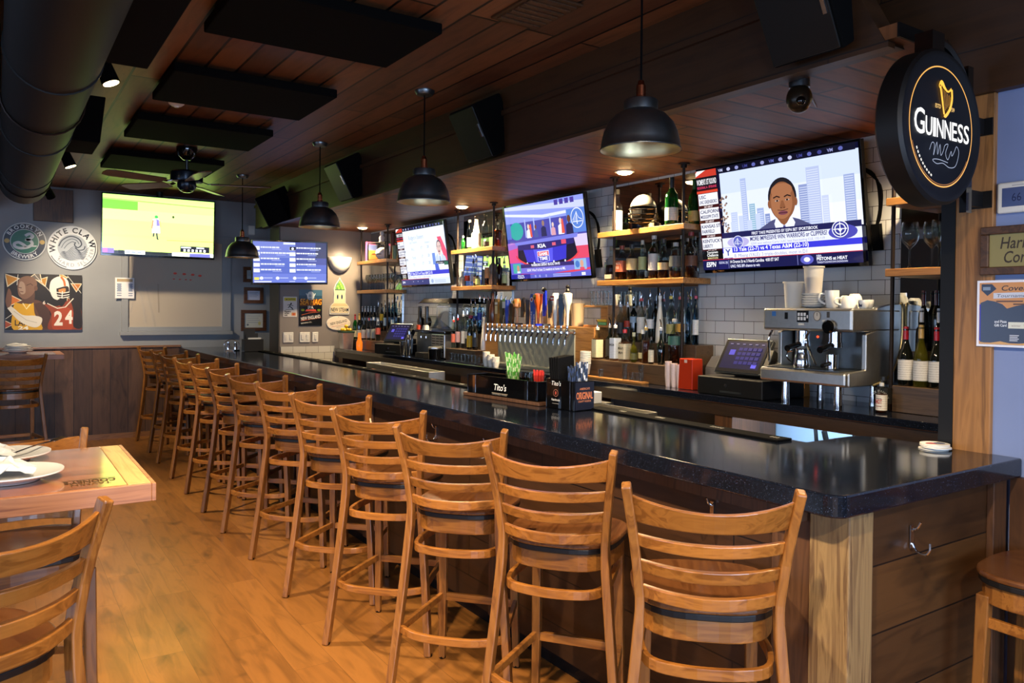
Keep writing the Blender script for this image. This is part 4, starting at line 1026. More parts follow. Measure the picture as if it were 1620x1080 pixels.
for k in range(5):
    o = MB().hexa([(-.058,-.003,0),(.058,-.003,0),(.058,.003,0),(-.058,.003,0),(-.062,-.003,.25),(.05,-.003,.262),(.05,.003,.262),(-.062,.003,.25)]).build('cocktail_napkin', mat('black_napkin', '#070709', .9, spec=.2), None, loc=local(nc, 0, .022+k*.013, .0065), rotz=.10); o.rotation_euler.x = -.02-.012*k
    tag(o, 'folded black napkin standing in the black caddy', 'napkin', 'black napkins in the caddy')
q = local(nc, .030, -.053, .0075)
straws(q, 22, .022, .225, ['#20304f', '#e3e6ee', '#20304f'], 'navy and white striped paper straw in the ORIGINAL caddy', 'navy striped straws', seed=6, fan_=.55)
q = local(nc, -.032, -.053, .0075)
straws(q, 16, .020, .215, ['#10131c', '#2c3e66'], 'dark navy straw in the ORIGINAL caddy', 'dark navy straws', seed=7, fan_=.55)
# far end of the bar
fc = thing('menu_caddy', 'black menu holder at the far end of the bar with menus in it', 'menu holder', (2.45, 9.0, 1.071), .05)
b = MB(); ring_box(b, -.11, .11, -.05, .05, 0, .14, .006); b.build('holder', M['black'], fc, .004)
for k, c in enumerate(('#141414', '#141414', '#d8d5cc')):
    o = MB().box(-.095+.02*k, .03+.03*k, -.003, .003, 0, .25-.05*k).build('menu_card', mat('menu_card_colour', c, .6), None, loc=(2.45, 9.016-.016*k, 1.0775)); o.rotation_euler.x = -.02
    tag(o, ['tall black menu at the back of the menu holder', 'black menu in the middle of the menu holder', 'short white card at the front of the menu holder'][k], 'menu')
sh = thing('salt_rack', 'small chrome condiment rack left of the menu holder on the bar', 'rack', (2.28, 9.25, 1.071))
MB().box(-.08, .08, -.05, .05, 0, .012).tube(spl([(-.08,0,.012), (-.08,0,.09), (0,0,.13), (.08,0,.09), (.08,0,.012)], 5), .004, 6).build('rack', M['chrome'], sh)
for k, x in enumerate((-.04, .04)):
    o = MB().lathe([(0, 0), (.022, 0), (.02, .06), (.017, .07), (.017, .085), (0, .09)], 12, cap=False).build('shaker', M['chrome'], None, loc=(2.28+x, 9.25, 1.0845)); tag(o, ['left salt shaker in the chrome rack', 'right pepper shaker in the chrome rack'][k], 'shaker')

# ---------------------------------------------------------------- bottles
G = {'clear': glass('bottle_clear_glass', '#e9eeea', .07), 'green': glass('bottle_green_glass', '#1f8a3a', .10, .03, .18, '#1c6b2c'), 'dark': mat('bottle_dark_glass', '#0d100c', .06, coat=.5),
     'olive': glass('bottle_olive_glass', '#8b8a2a', .10, .03, .25, '#6d6a1e'), 'brown': glass('bottle_brown_glass', '#5a2a0c', .10, .03, .3, '#3a1a08'), 'white': mat('bottle_white_glass', '#ece7da', .25, coat=.4),
     'grey': mat('bottle_grey_stoneware', '#7b746b', .45), 'frost': glass('bottle_frosted_glass', '#f3efe4', .05, .3, .5, '#efe8d6'), 'blue': glass('bottle_blue_glass', '#8fb4c8', .09)}
LQ = {'amber': glass('liquor_amber', '#a8521a', .03, .2, .25, '#7a3a0e'), 'dkamber': glass('liquor_dark_amber', '#6a2a0c', .03, .2, .35, '#3f1a08'), 'gold': glass('liquor_gold', '#c98f3a', .03, .2, .25, '#a87228'), 'water': glass('liquor_clear', '#dfe6e6', .03)}
_lab = {}
def labmat(c):
    if c not in _lab:
        m, nt, b = newmat('label_'+c.strip('#')); vec = posvec(nt, 'ZYX', False)
        w = N(nt, 'ShaderNodeTexWave', wave_type='BANDS', bands_direction='X', i_Scale=28.0, i_Distortion=2.5, i_Detail=3.0); w.inputs['Detail Scale'].default_value = 9
        L(nt, vec, w.inputs['Vector']); r = ramp(nt, w.outputs['Fac'], [(0, .62), (.16, .75), (.22, 1.0), (1, 1.0)])
        L(nt, mixc(nt, c, r, .8, 'MULTIPLY'), b.inputs['Base Color']); b.inputs['Roughness'].default_value = .55; _lab[c] = m
    return _lab[c]
_cap = {}
def capmat(c):
    if c not in _cap: _cap[c] = mat('cap_'+c.strip('#'), c, .35, coat=.2)
    return _cap[c]
SHAPES = {'wine': ([(.92,0),(1,.02),(1,.56),(.9,.64),(.55,.70),(.37,.76),(.34,.93),(.38,.935),(.38,.96),(.34,.965)], 0, .76, .975, .37),
          'burg': ([(.92,0),(1,.02),(1,.45),(.86,.56),(.52,.68),(.37,.76),(.34,.93),(.38,.935),(.38,.96),(.34,.965)], 0, .78, .975, .37),
          'round': ([(.9,0),(1,.03),(1,.56),(.92,.62),(.55,.69),(.36,.73),(.33,.86),(.38,.865),(.38,.89)], 0, .89, 1, .40),
          'square': ([(.92,0),(1,.02),(1,.54),(.9,.60),(.5,.67),(.36,.72),(.33,.86),(.38,.865),(.38,.89)], 6, .89, 1, .40),
          'tall': ([(.92,0),(1,.02),(1,.63),(.85,.69),(.45,.75),(.36,.79),(.34,.90),(.38,.905),(.38,.92)], 0, .92, 1, .42),
          'slim': ([(.92,0),(1,.02),(1,.7),(.8,.76),(.5,.82),(.45,.90),(.5,.905),(.5,.92)], 0, .92, 1, .52),
          'bulb': ([(.5,0),(.85,.03),(1,.22),(.95,.42),(.6,.55),(.34,.62),(.30,.84),(.36,.85),(.36,.87)], 0, .87, 1, .42),
          'cone': ([(.95,0),(1,.03),(.9,.3),(.62,.6),(.4,.78),(.34,.9),(.38,.905),(.38,.93)], 0, .93, 1, .42),
          'swell': ([(.7,0),(.75,.02),(1,.30),(1,.5),(.5,.62),(.36,.68),(.33,.86),(.38,.865),(.38,.89)], 0, .89, 1, .40)}
def bottle(name, loc, H, R, shape, gl, liq, lvl, label, lz, cap, text, grp, capk='cap', parts=True, note=None):
    prof, sq, c0, c1, cr = SHAPES[shape]
    P = [(r*R, z*H) for r, z in prof]
    o = MB().lathe([(0, 0)]+P+[(0, P[-1][1])], 20, cap=False, sq=sq).build(name, G[gl], None, loc=loc)
    tag(o, text, 'bottle', grp)
    if liq:
        Q = [(r*R*.90, z*H+.003) for r, z in prof if z < lvl]; rl = Q[-1][0] if Q else R*.9
        Q.append((rl, lvl*H)); MB().lathe([(0, .003)]+Q+[(0, lvl*H)], 16, cap=False, sq=sq).build('liquor', LQ[liq], o)
    if label:
        a, b_ = lz; rr = [R*1.012]*2
        MB().lathe([(R*1.012, a*H), (R*1.012, b_*H)], 20, cap=False, sq=sq).build('label', labmat(label), o)
    if capk == 'cap':
        MB().lathe([(cr*R*1.05, c0*H), (cr*R*1.05, c1*H), (0, c1*H)], 12, cap=False).build('cap', capmat(cap), o)
    elif capk == 'capsule':
        MB().lathe([(cr*R*1.06, c0*H), (cr*R*1.02, c1*H*.985), (cr*R*.95, H), (0, H)], 14, cap=False).build('capsule', capmat(cap), o)
    elif capk == 'pour':
        b = MB(); b.lathe([(cr*R, c0*H), (cr*R*1.05, c0*H+.018), (cr*R*.5, c0*H+.022), (0, c0*H+.022)], 10, cap=False); b.build('pourer_collar', capmat(cap), o)
        MB().tube([(0, 0, c0*H+.02), (0, 0, c0*H+.05), (-.012, 0, c0*H+.075)], [.006, .005, .0035], 8).build('pour_spout', M['chrome'], o)
    elif capk == 'stopper':
        MB().sphere((0, 0, H*c0+R*.45), R*.55, 12, 8).build('glass_stopper', G['clear'] if cap == 'glass' else capmat(cap), o)
    return o
def row(grp, where, items, name='liquor_bottle'):
    for it in items:
        (x, y, z), H, R, shape, gl, liq, lvl, label, lz, cap, capk, desc = it
        bottle(name if len(desc[1]) == 0 else desc[1], (x, y, z), H, R, shape, gl, liq, lvl, label, lz, cap, desc[0]+' '+where, grp, capk)
e = ''
row('bottles on the top shelf by the helmet', 'on the helmet shelf', [
    ((3.78, 4.286, 2.141), .314, .0369, 'round', 'clear', 'gold', .4, '#f0e2b4', (.06, .50), '#c9b98a', 'cap', ('clear bottle with a glowing cream label', e)),
    ((3.76, 3.721, 2.141), .331, .0443, 'wine', 'green', None, 0, '#d8d6c4', (.10, .36), '#1a1a1a', 'cap', ('green bottle with a white label, left of the pipe,', 'green_bottle')),
    ((3.85, 3.600, 2.141), .31, .0416, 'wine', 'green', None, 0, '#b9a25c', (.08, .30), '#2a6a30', 'cap', ('green bottle with a gold label, right of the pipe,', 'green_bottle'))])
row('whiskey on the shelf under the helmet', 'on the shelf below the helmet', [
    ((3.78, 4.34, 1.791), .252, .044, 'square', 'clear', 'dkamber', .46, '#d8cdb2', (.06, .18), '#9a8a6a', 'cap', ('leftmost whiskey with one small low label', e)),
    ((3.785, 4.235, 1.791), .252, .0455, 'square', 'clear', 'amber', .30, '#d0704a', (.24, .56), '#8a3a22', 'cap', ('whiskey with a big orange label', e)),
    ((3.78, 4.125, 1.791), .253, .0406, 'round', 'clear', 'dkamber', .40, '#d9c084', (.28, .60), '#1c1c1c', 'cap', ('whiskey with a yellow-cream label and black cap', e)),
    ((3.79, 4.028, 1.791), .277, .0289, 'swell', 'clear', 'water', .3, '#b9c98a', (.25, .58), '#b9b9a9', 'cap', ('slim clear bottle with a pale green pattern', e)),
    ((3.88, 4.075, 1.791), .159, .018, 'slim', 'clear', 'amber', .2, '#d9d9cf', (.15, .4), '#222222', 'cap', ('tiny bottle half hidden behind the slim clear one', e)),
    ((3.78, 3.903, 1.791), .300, .0392, 'tall', 'clear', 'amber', .18, '#e3dfd4', (.20, .58), '#c9c4b8', 'cap', ('tall bottle with a long white label', e)),
    ((3.77, 3.800, 1.791), .27, .0407, 'round', 'clear', 'dkamber', .45, '#d8ba86', (.22, .40), '#2a2420', 'cap', ('short amber bottle with a tan label band', e)),
    ((3.77, 3.687, 1.791), .237, .0442, 'round', 'clear', 'amber', .20, '#59605e', (.32, .62), '#b9b9b4', 'cap', ('clear bottle with a grey label and chrome cap', e)),
    ((3.88, 3.735, 1.791), .295, .0299, 'tall', 'clear', 'water', .4, None, (0, 0), '#d0d0cc', 'cap', ('tall plain clear bottle at the back', e)),
    ((3.80, 3.580, 1.791), .30, .0435, 'tall', 'clear', 'dkamber', .52, '#5f3a22', (.26, .48), '#8a2a2a', 'cap', ('rightmost dark amber bottle with a red cap', e))])
row('front row on the whiskey riser', 'in the whiskey front row', [
    ((3.67, 4.365, 1.216), .24, .0346, 'square', 'clear', 'amber', .62, '#d8d0a8', (.06, .60), '#e6dcc0', 'pour', ('leftmost whiskey with a tall cream label', e)),
    ((3.725, 4.290, 1.216), .26, .026, 'square', 'dark', None, 0, '#1c1c20', (.1, .58), '#c9c9c9', 'pour', ('black square bottle with a dark label', e)),
    ((3.68, 4.180, 1.216), .26, .0338, 'square', 'clear', 'gold', .3, '#c3cfe0', (.06, .62), '#e9e9e9', 'pour', ('square bottle with a pale blue label', e)),
    ((3.665, 4.062, 1.216), .225, .0376, 'square', 'clear', 'amber', .58, '#d9cfae', (.08, .56), '#b3201c', 'cap', ('square whiskey with a cream label and red wax neck', e)),
    ((3.66, 3.965, 1.216), .206, .0261, 'bulb', 'olive', None, 0, '#6d6a32', (.1, .3), '#b3b08a', 'cap', ('small round olive green bottle', e)),
    ((3.725, 3.945, 1.216), .227, .0306, 'bulb', 'clear', 'gold', .3, '#c9c59a', (.12, .3), '#d9d9d0', 'cap', ('round pale bottle behind the olive green one', e)),
    ((3.67, 3.855, 1.216), .252, .0285, 'round', 'clear', 'amber', .6, None, (0, 0), '#c9a24a', 'pour', ('unlabelled orange-amber bottle', e)),
    ((3.65, 3.785, 1.216), .182, .0189, 'round', 'clear', 'dkamber', .5, '#d9d2ba', (.08, .52), '#3a2a1a', 'cap', ('small bottle with a cream label before the dark one', e)),
    ((3.68, 3.725, 1.216), .254, .0273, 'swell', 'dark', None, 0, None, (0, 0), '#d9d9d9', 'pour', ('dark bottle with a slender neck', e)),
    ((3.715, 3.635, 1.216), .32, .0418, 'round', 'clear', 'dkamber', .40, '#2f5b53', (.42, .60), '#b9b9b0', 'pour', ('large amber bottle with a dark green label', e))])
row('back row on the whiskey riser', 'in the whiskey back row', [
    ((3.83, 4.295, 1.351), .27, .0282, 'tall', 'clear', 'water', .5, '#35373c', (.2, .5), '#c9c9c9', 'pour', ('leftmost clear bottle with a grey label', e)),
    ((3.84, 4.228, 1.351), .27, .0278, 'tall', 'clear', 'water', .5, '#b43a26', (.38, .55), '#d9d9d9', 'pour', ('clear bottle with a red band', e)),
    ((3.83, 4.155, 1.351), .30, .0273, 'tall', 'dark', None, 0, '#8aa4bb', (.45, .6), '#22262c', 'pour', ('dark bottle with a blue-grey label', e)),
    ((3.83, 4.075, 1.351), .315, .0314, 'tall', 'clear', 'water', .4, '#e3e0d6', (.2, .56), '#b3201c', 'pour', ('clear bottle with a white label and red collar', e)),
    ((3.83, 3.985, 1.351), .325, .0287, 'tall', 'clear', 'water', .4, '#d8d8d8', (.3, .5), '#17181a', 'pour', ('clear bottle with a short white label, black collar,', e)),
    ((3.83, 3.890, 1.351), .33, .0305, 'cone', 'white', None, 0, None, (0, 0), '#f2efe6', 'pour', ('plain white cone-shaped bottle', e)),
    ((3.845, 3.800, 1.351), .33, .0302, 'tall', 'clear', 'water', .4, '#b9b06a', (.2, .4), '#d9c23a', 'pour', ('clear bottle with a yellow collar', e)),
    ((3.845, 3.715, 1.351), .325, .0297, 'tall', 'clear', 'gold', .4, '#d9a23a', (.25, .42), '#b3201c', 'pour', ('clear bottle with a gold label and red collar', e)),
    ((3.845, 3.640, 1.351), .30, .021, 'slim', 'blue', None, 0, None, (0, 0), '#1c1c1c', 'pour', ('slim pale blue bottle with a black collar', e)),
    ((3.845, 3.575, 1.351), .33, .0208, 'slim', 'blue', None, 0, '#c9d2d6', (.2, .5), '#a3204a', 'pour', ('rightmost slim pale blue bottle with a crimson collar', e))])
row('bottles on the upper middle shelf', 'on the upper shelf between screens', [
    ((3.78, 6.40, 2.141), .287, .0255, 'slim', 'clear', 'water', .5, '#d9d6b0', (.1, .4), '#d9d9c9', 'cap', ('slim clear bottle left of the glowing white one', e)),
    ((3.73, 6.435, 2.141), .132, .0203, 'round', 'green', None, 0, None, (0, 0), '#c9c9c9', 'cap', ('tiny green bottle at the left end', e)),
    ((3.78, 6.276, 2.141), .30, .0447, 'cone', 'frost', None, 0, '#f2ead4', (.1, .5), 'glass', 'stopper', ('tall frosted white decanter with a glass stopper', 'decanter')),
    ((3.80, 6.150, 2.141), .32, .0353, 'tall', 'clear', 'water', .35, None, (0, 0), 'glass', 'stopper', ('tall clear decanter with a round glass stopper', 'decanter')),
    ((3.73, 6.02, 2.141), .10, .0237, 'square', 'clear', 'amber', .4, '#23242a', (.15, .5), '#222222', 'cap', ('miniature bottle with a black label', e)),
    ((3.78, 5.90, 2.141), .24, .0456, 'swell', 'clear', 'amber', .62, None, (0, 0), 'glass', 'stopper', ('orange cognac decanter with a crystal stopper', 'decanter'))])
row('bottles on the lower middle shelf', 'on the lower shelf between screens', [
    ((3.785, 6.54, 1.791), .15, .0276, 'square', 'white', None, 0, '#c9c6b0', (.2, .5), '#d9d9d0', 'cap', ('leftmost short white bottle', e)),
    ((3.78, 6.44, 1.791), .181, .0264, 'round', 'clear', 'water', .5, '#c8452a', (.3, .58), '#c9c9c9', 'cap', ('clear bottle with a red-orange label', e)),
    ((3.80, 6.36, 1.791), .24, .0273, 'tall', 'clear', 'water', .5, '#c9d0d6', (.2, .5), '#1f1f1f', 'pour', ('tall clear bottle with a pale label', e)),
    ((3.78, 6.275, 1.791), .246, .0269, 'tall', 'clear', 'gold', .4, '#e0c69a', (.12, .36), '#b9b9b9', 'pour', ('tall clear bottle with a cream label', e)),
    ((3.74, 6.175, 1.791), .132, .0235, 'round', 'clear', 'water', .6, '#a8bf7a', (.1, .5), '#d9d9d9', 'cap', ('short bottle with a green label', e)),
    ((3.80, 6.105, 1.791), .284, .0264, 'tall', 'clear', 'amber', .3, '#d9a46a', (.25, .6), '#d9d9d9', 'cap', ('tall bottle with a peach coloured label', e)),
    ((3.80, 6.010, 1.791), .29, .0377, 'round', 'grey', None, 0, '#6a635b', (.2, .45), '#5d574f', 'cap', ('dull grey stoneware bottle', e)),
    ((3.80, 5.900, 1.791), .256, .0258, 'wine', 'brown', None, 0, None, (0, 0), '#1d1814', 'cap', ('dark brown bottle right of the grey one', e)),
    ((3.80, 5.815, 1.791), .18, .0243, 'round', 'clear', 'water', .4, '#9db07a', (.1, .5), '#d9d9c9', 'cap', ('rightmost bottle with a leafy green label', e))])
row('liqueurs beside the slush machine', 'beside the slush machine', [
    ((3.66, 6.485, 1.201), .27, .0243, 'tall', 'clear', 'water', .5, '#d9705a', (.2, .5), '#d9452a', 'pour', ('clear front bottle with an orange collar', e)),
    ((3.66, 6.405, 1.201), .29, .024, 'tall', 'clear', 'water', .5, '#c9a0a0', (.2, .55), '#b3261c', 'pour', ('clear front bottle with a red collar', e)),
    ((3.68, 6.335, 1.201), .33, .021, 'slim', 'clear', 'water', .5, '#e6e3dc', (.15, .5), '#d9d9d9', 'pour', ('slim front bottle with a white label', e)),
    ((3.68, 6.262, 1.201), .33, .0237, 'slim', 'clear', 'water', .5, '#c9c6bd', (.3, .5), '#2a2a2a', 'pour', ('slim front bottle with a black collar', e)),
    ((3.65, 6.165, 1.201), .28, .0261, 'wine', 'dark', None, 0, '#d9ac1f', (.08, .46), '#17181a', 'pour', ('dark front bottle with a bright yellow label', e)),
    ((3.66, 6.085, 1.201), .285, .0259, 'wine', 'dark', None, 0, '#3a3a38', (.1, .4), '#8a8a8a', 'pour', ('dark front bottle right of the yellow-labelled one', e)),
    ((3.715, 6.02, 1.201), .30, .0300, 'cone', 'white', None, 0, None, (0, 0), '#e9e6dc', 'pour', ('white cone-shaped front bottle', e)),
    ((3.845, 6.475, 1.341), .29, .0217, 'tall', 'clear', 'water', .5, '#b33a5a', (.5, .6), '#1c1c1c', 'pour', ('back bottle with a pink neck band', e)),
    ((3.845, 6.395, 1.341), .29, .0215, 'tall', 'clear', 'water', .5, '#2a4aa8', (.42, .58), '#1c1c1c', 'pour', ('back bottle with a small blue label', e)),
    ((3.845, 6.312, 1.341), .33, .0243, 'tall', 'blue', None, 0, '#2444b0', (.4, .6), '#e9e9e9', 'pour', ('back bottle with a large blue label', e)),
    ((3.845, 6.235, 1.341), .32, .021, 'tall', 'clear', 'water', .5, '#c9ced2', (.2, .5), '#d9d9d9', 'pour', ('back bottle with a pale grey label', e)),
    ((3.845, 6.155, 1.341), .31, .0238, 'tall', 'clear', 'gold', .5, '#d9d3b0', (.2, .5), '#d9b04a', 'pour', ('back bottle with a gold collar', e)),
    ((3.845, 6.07, 1.341), .30, .0208, 'tall', 'olive', None, 0, None, (0, 0), '#2a2a2a', 'pour', ('olive tinted back bottle', e))])
row('bottles beside the grey wall', 'beside the grey wall', [
    ((3.66, 8.93, 1.201), .301, .0307, 'wine', 'green', None, 0, '#d9d2b0', (.08, .34), '#a81f1f', 'capsule', ('green bottle with a red capsule', e)),
    ((3.66, 8.80, 1.201), .31, .0303, 'wine', 'dark', None, 0, '#d6cfb4', (.08, .36), '#c9a24a', 'capsule', ('dark bottle with a gold capsule', e)),
    ((3.66, 8.66, 1.201), .236, .0299, 'wine', 'dark', None, 0, '#e3ded0', (.08, .5), '#1f1f1f', 'cap', ('dark bottle with a wide white label', e)),
    ((3.66, 8.51, 1.201), .261, .0294, 'round', 'clear', 'water', .5, '#d8d2c4', (.1, .5), '#b3261c', 'cap', ('clear bottle with a red cap', e)),
    ((3.66, 8.38, 1.201), .27, .0291, 'round', 'clear', 'gold', .5, '#c9c3a8', (.1, .5), '#d9d9d9', 'cap', ('clear bottle with a silver cap', e)),
    ((3.66, 8.25, 1.201), .25, .0287, 'round', 'clear', 'water', .5, '#c95a4a', (.3, .6), '#e6e6e6', 'cap', ('clear bottle with a red and white label', e)),
    ((3.80, 9.04, 1.311), .29, .0236, 'wine', 'dark', None, 0, '#2a2a2c', (.1, .4), '#e9e6de', 'capsule', ('first white-capped wine bottle from the left', 'wine_bottle')),
    ((3.80, 8.95, 1.311), .29, .0234, 'wine', 'dark', None, 0, '#2a2a2c', (.1, .4), '#e9e6de', 'capsule', ('second white-capped wine bottle from the left', 'wine_bottle')),
    ((3.80, 8.86, 1.311), .29, .0232, 'wine', 'dark', None, 0, '#2a2a2c', (.1, .4), '#e9e6de', 'capsule', ('third white-capped wine bottle from the left', 'wine_bottle')),
    ((3.80, 8.77, 1.311), .29, .023, 'wine', 'dark', None, 0, '#2a2a2c', (.1, .4), '#e9e6de', 'capsule', ('fourth white-capped wine bottle from the left', 'wine_bottle')),
    ((3.80, 8.67, 1.311), .29, .0228, 'wine', 'dark', None, 0, '#2a2a2c', (.1, .4), '#e9e6de', 'capsule', ('fifth white-capped wine bottle from the left', 'wine_bottle')),
    ((3.80, 8.56, 1.311), .31, .0224, 'tall', 'clear', 'water', .5, '#c9c9c9', (.2, .5), '#c9c9c9', 'pour', ('back bottle with a grey label', e)),
    ((3.80, 8.46, 1.311), .33, .0222, 'wine', 'dark', None, 0, '#d9b021', (.36, .6), '#1c1c1c', 'pour', ('dark back bottle with a yellow label', e)),
    ((3.80, 8.36, 1.311), .31, .022, 'slim', 'clear', 'water', .5, '#b0c4cf', (.2, .5), '#1c1c1c', 'pour', ('slim back bottle with a light blue label', e)),
    ((3.80, 8.25, 1.311), .34, .0219, 'slim', 'blue', None, 0, None, (0, 0), '#1c1c1c', 'pour', ('left one of the plain pale blue back bottles', e)),
    ((3.80, 8.16, 1.311), .34, .0216, 'slim', 'blue', None, 0, '#d9e0e4', (.2, .4), '#1c1c1c', 'pour', ('pale blue back bottle with a white label', e)),
    ((3.80, 8.07, 1.311), .35, .0214, 'slim', 'blue', None, 0, None, (0, 0), '#3a3a3a', 'pour', ('rightmost plain pale blue back bottle', e))])
row('wine bottles by the post', 'by the wooden post', [
    ((3.725, 2.088, 1.216), .29, .0343, 'burg', 'dark', None, 0, '#e6e5e3', (.10, .44), '#a8172a', 'capsule', ('leftmost red-capped wine bottle with a white label', 'wine_bottle')),
    ((3.725, 2.012, 1.216), .30, .0336, 'burg', 'olive', None, 0, '#e6e5e3', (.10, .42), '#c9a766', 'capsule', ('yellow-green white wine bottle between the red-capped ones', 'wine_bottle')),
    ((3.725, 1.938, 1.216), .29, .0332, 'burg', 'dark', None, 0, '#e6e5e3', (.10, .44), '#a8172a', 'capsule', ('right red-capped wine bottle with a white label', 'wine_bottle')),
    ((3.725, 1.862, 1.216), .29, .0327, 'burg', 'dark', None, 0, '#e6e5e3', (.10, .44), '#a8172a', 'capsule', ('red-capped wine bottle half hidden', 'wine_bottle')),
    ((3.815, 2.060, 1.311), .285, .0267, 'wine', 'dark', None, 0, '#3a3835', (.1, .4), '#dcdfe3', 'capsule', ('left white-capped wine bottle of the middle step', 'wine_bottle')),
    ((3.815, 1.975, 1.311), .285, .0263, 'wine', 'dark', None, 0, '#3a3835', (.1, .4), '#dcdfe3', 'capsule', ('right white-capped wine bottle of the middle step', 'wine_bottle')),
    ((3.895, 2.095, 1.381), .305, .0238, 'wine', 'dark', None, 0, None, (0, 0), '#4a1420', 'capsule', ('left maroon-capped wine bottle of the top step', 'wine_bottle')),
    ((3.895, 2.03, 1.381), .305, .0236, 'wine', 'dark', None, 0, None, (0, 0), '#4a1420', 'capsule', ('middle maroon-capped wine bottle of the top step', 'wine_bottle')),
    ((3.895, 1.965, 1.381), .305, .0234, 'wine', 'dark', None, 0, None, (0, 0), '#4a1420', 'capsule', ('right maroon-capped wine bottle of the top step', 'wine_bottle'))])
hs = bottle('sauce_bottle', (3.60, 2.135, CT+.001), .145, .026, 'round', 'clear', 'amber', .62, '#e6dfd2', (.08, .60), '#cfcfcf', 'small bottle with a white HOT label at the right end of the counter', None, 'cap')
f = Flat(); f.text('HOT', 0, .045, .020, '#b0281c', w=.032, bold=.03).rect(-.014, .068, .014, .071, '#444').rect(-.014, .030, .014, .033, '#8a3a2a'); f.build('label_print', frame_m((-.0270, -.002, 0), (0,-1,0), (0,0,1)), M['print'], hs)
jd = bottle('whiskey_bottle', (3.67, 2.165, CT+.001), .17, .034, 'square', 'clear', 'dkamber', .55, '#121212', (.22, .68), '#141414', 'dark whiskey bottle with a black label behind the HOT bottle', None, 'cap')
f = Flat(); f.arc('JACK DANIEL\'S', 0, .055, .04, .010, '#e6e3dc', 90, bold=.01).ring(0, .078, .016, .010, .002, '#e6e3dc').text('No.7', 0, .074, .008, '#e6e3dc'); f.build('label_print', frame_m((-.0350, 0, 0), (0,-1,0), (0,0,1)), M['print'], jd)
def front_text(lbl, t, dz, h, w, col):
    o = [q for q in bpy.data.objects if q.get('label', '').startswith(lbl)][0]; R = max(v.co.x for v in o.data.vertices)
    f = Flat(); f.text(t[0], 0, dz, h, col, w=w, bold=.01)
    if len(t) > 1: f.text(t[1], 0, dz-h*1.7, h, col, w=w*.8, bold=.01)
    f.build('label_print', frame_m((-R*1.02-.0006, 0, 0), (0,-1,0), (0,0,1)), M['print'], o)
front_text('square whiskey with a cream label and red wax', ("Maker's", 'Mark'), .085, .018, .055, '#2e2418')
front_text('square bottle with a pale blue label', ('JIM BEAM',), .105, .016, .05, '#1a1f30')
front_text('whiskey with a big orange label', ('KNOB', 'CREEK'), .112, .018, .06, '#f0ddd0')

# ---------------------------------------------------------------- football helmet and shelf ornaments
def helmet(loc, rz, label, m):
    t = thing('football_helmet', label, 'helmet', loc, rz, 'football helmets')
    b = MB(); vs = []; fs = []; n = 24; k_ = 14
    for i in range(k_+1):
        th = PI*.5*i/k_*1.36
        for j in range(n):
            a = 2*PI*j/n; x, y, z = math.sin(th)*math.cos(a), math.sin(th)*math.sin(a), math.cos(th)
            vs.append((.118*x*(1.08 if x > 0 else 1), .095*y, .135+.115*z))
    for i in range(k_):
        for j in range(n):
            j2 = (j+1) % n; mx = (vs[i*n+j][0]+vs[i*n+j2][0])/2; mz = (vs[i*n+j][2]+vs[(i+1)*n+j][2])/2
            if mx < -.035 and mz < .150: continue     # face opening
            fs.append((i*n+j, (i+1)*n+j, (i+1)*n+j2, i*n+j2))
    b.add(vs, fs, 0, True); sh_ = b.build('shell', m, t); s = sh_.modifiers.new('s', 'SOLIDIFY'); s.thickness = .008
    MB().sphere((0, 0, .13), .1, 16, 10, sc=(1.02, .82, 1.0)).build('padding', M['blackmatte'], t)
    for z, xo in ((.135, -.128), (.10, -.145), (.065, -.150), (.045, -.135)):
        MB().tube(spl([(-.02, -.096, z+.01), (xo*.75, -.085, z), (xo, -.04, z-.004), (xo, .04, z-.004), (xo*.75, .085, z), (-.02, .096, z+.01)], 5), .005, 8).build('face_mask_bar', M['blackgloss'], t)
    MB().tube([(-.146, 0, .13), (-.152, 0, .045)], .005, 8).build('face_mask_bar', M['blackgloss'], t)
    for s in (-1, 1): MB().cyl((0, s*.094, .11), (0, s*.101, .11), .014, 12).build('ear_rivet', M['chrome'], t)
    return t
helmet((3.80, 4.035, 2.141), .75, 'silver football helmet with a black face mask on the top shelf', mat('silver_shell', '#77736a', .3, metal=.6))
bs = thing('picture_frame', 'wire-edged display cube with a white ball cap inside on the top shelf', 'display cube', (3.80, 8.44, 2.141), .2)
b = MB(); w_, h_, d_ = .17, .20, .09
for x in (-d_, d_):
    for y in (-w_, w_): b.box(x-.005, x+.005, y-.005, y+.005, 0, h_)
    for z in (0, h_): b.box(x-.005, x+.005, -w_, w_, z, z+.008)
for y in (-w_, w_):
    for z in (0, h_): b.box(-d_, d_, y-.005, y+.005, z, z+.008)
b.build('wire_frame', M['black'], bs)
cp = thing('white_helmet', 'white batting helmet inside the wire display cube', 'helmet', (3.80, 8.46, 2.15), .2)
MB().sphere((0, 0, .07), .08, 18, 10, sc=(1, 1, .95)).build('shell', M['china'], cp)
MB().prism(arcpts(-.06, 0, .07, 90, 270, 10), .055, .063).build('brim', M['blackgloss'], cp)
bo = mat('copper_tube', '#7a3a24', .4)
for k, (y, h, c, lb) in enumerate(((8.80, .24, '#b0467a', 'tall pink book standing at the left of the top shelf'), (8.755, .20, '#35406a', 'dark blue book next to the pink one on the top shelf'), (8.70, .13, '#a5622a', 'short orange book next to the blue one on the top shelf'))):
    t = thing('book', lb, 'book', (3.80, y, 2.141))
    MB().box(-.06, .06, -.019, .019, 0, h).build('cover', mat('book_cover', c, .5), t, .002); MB().box(-.058, .061, -.015, .015, .004, h+.0005).build('pages', M['paper'], t)
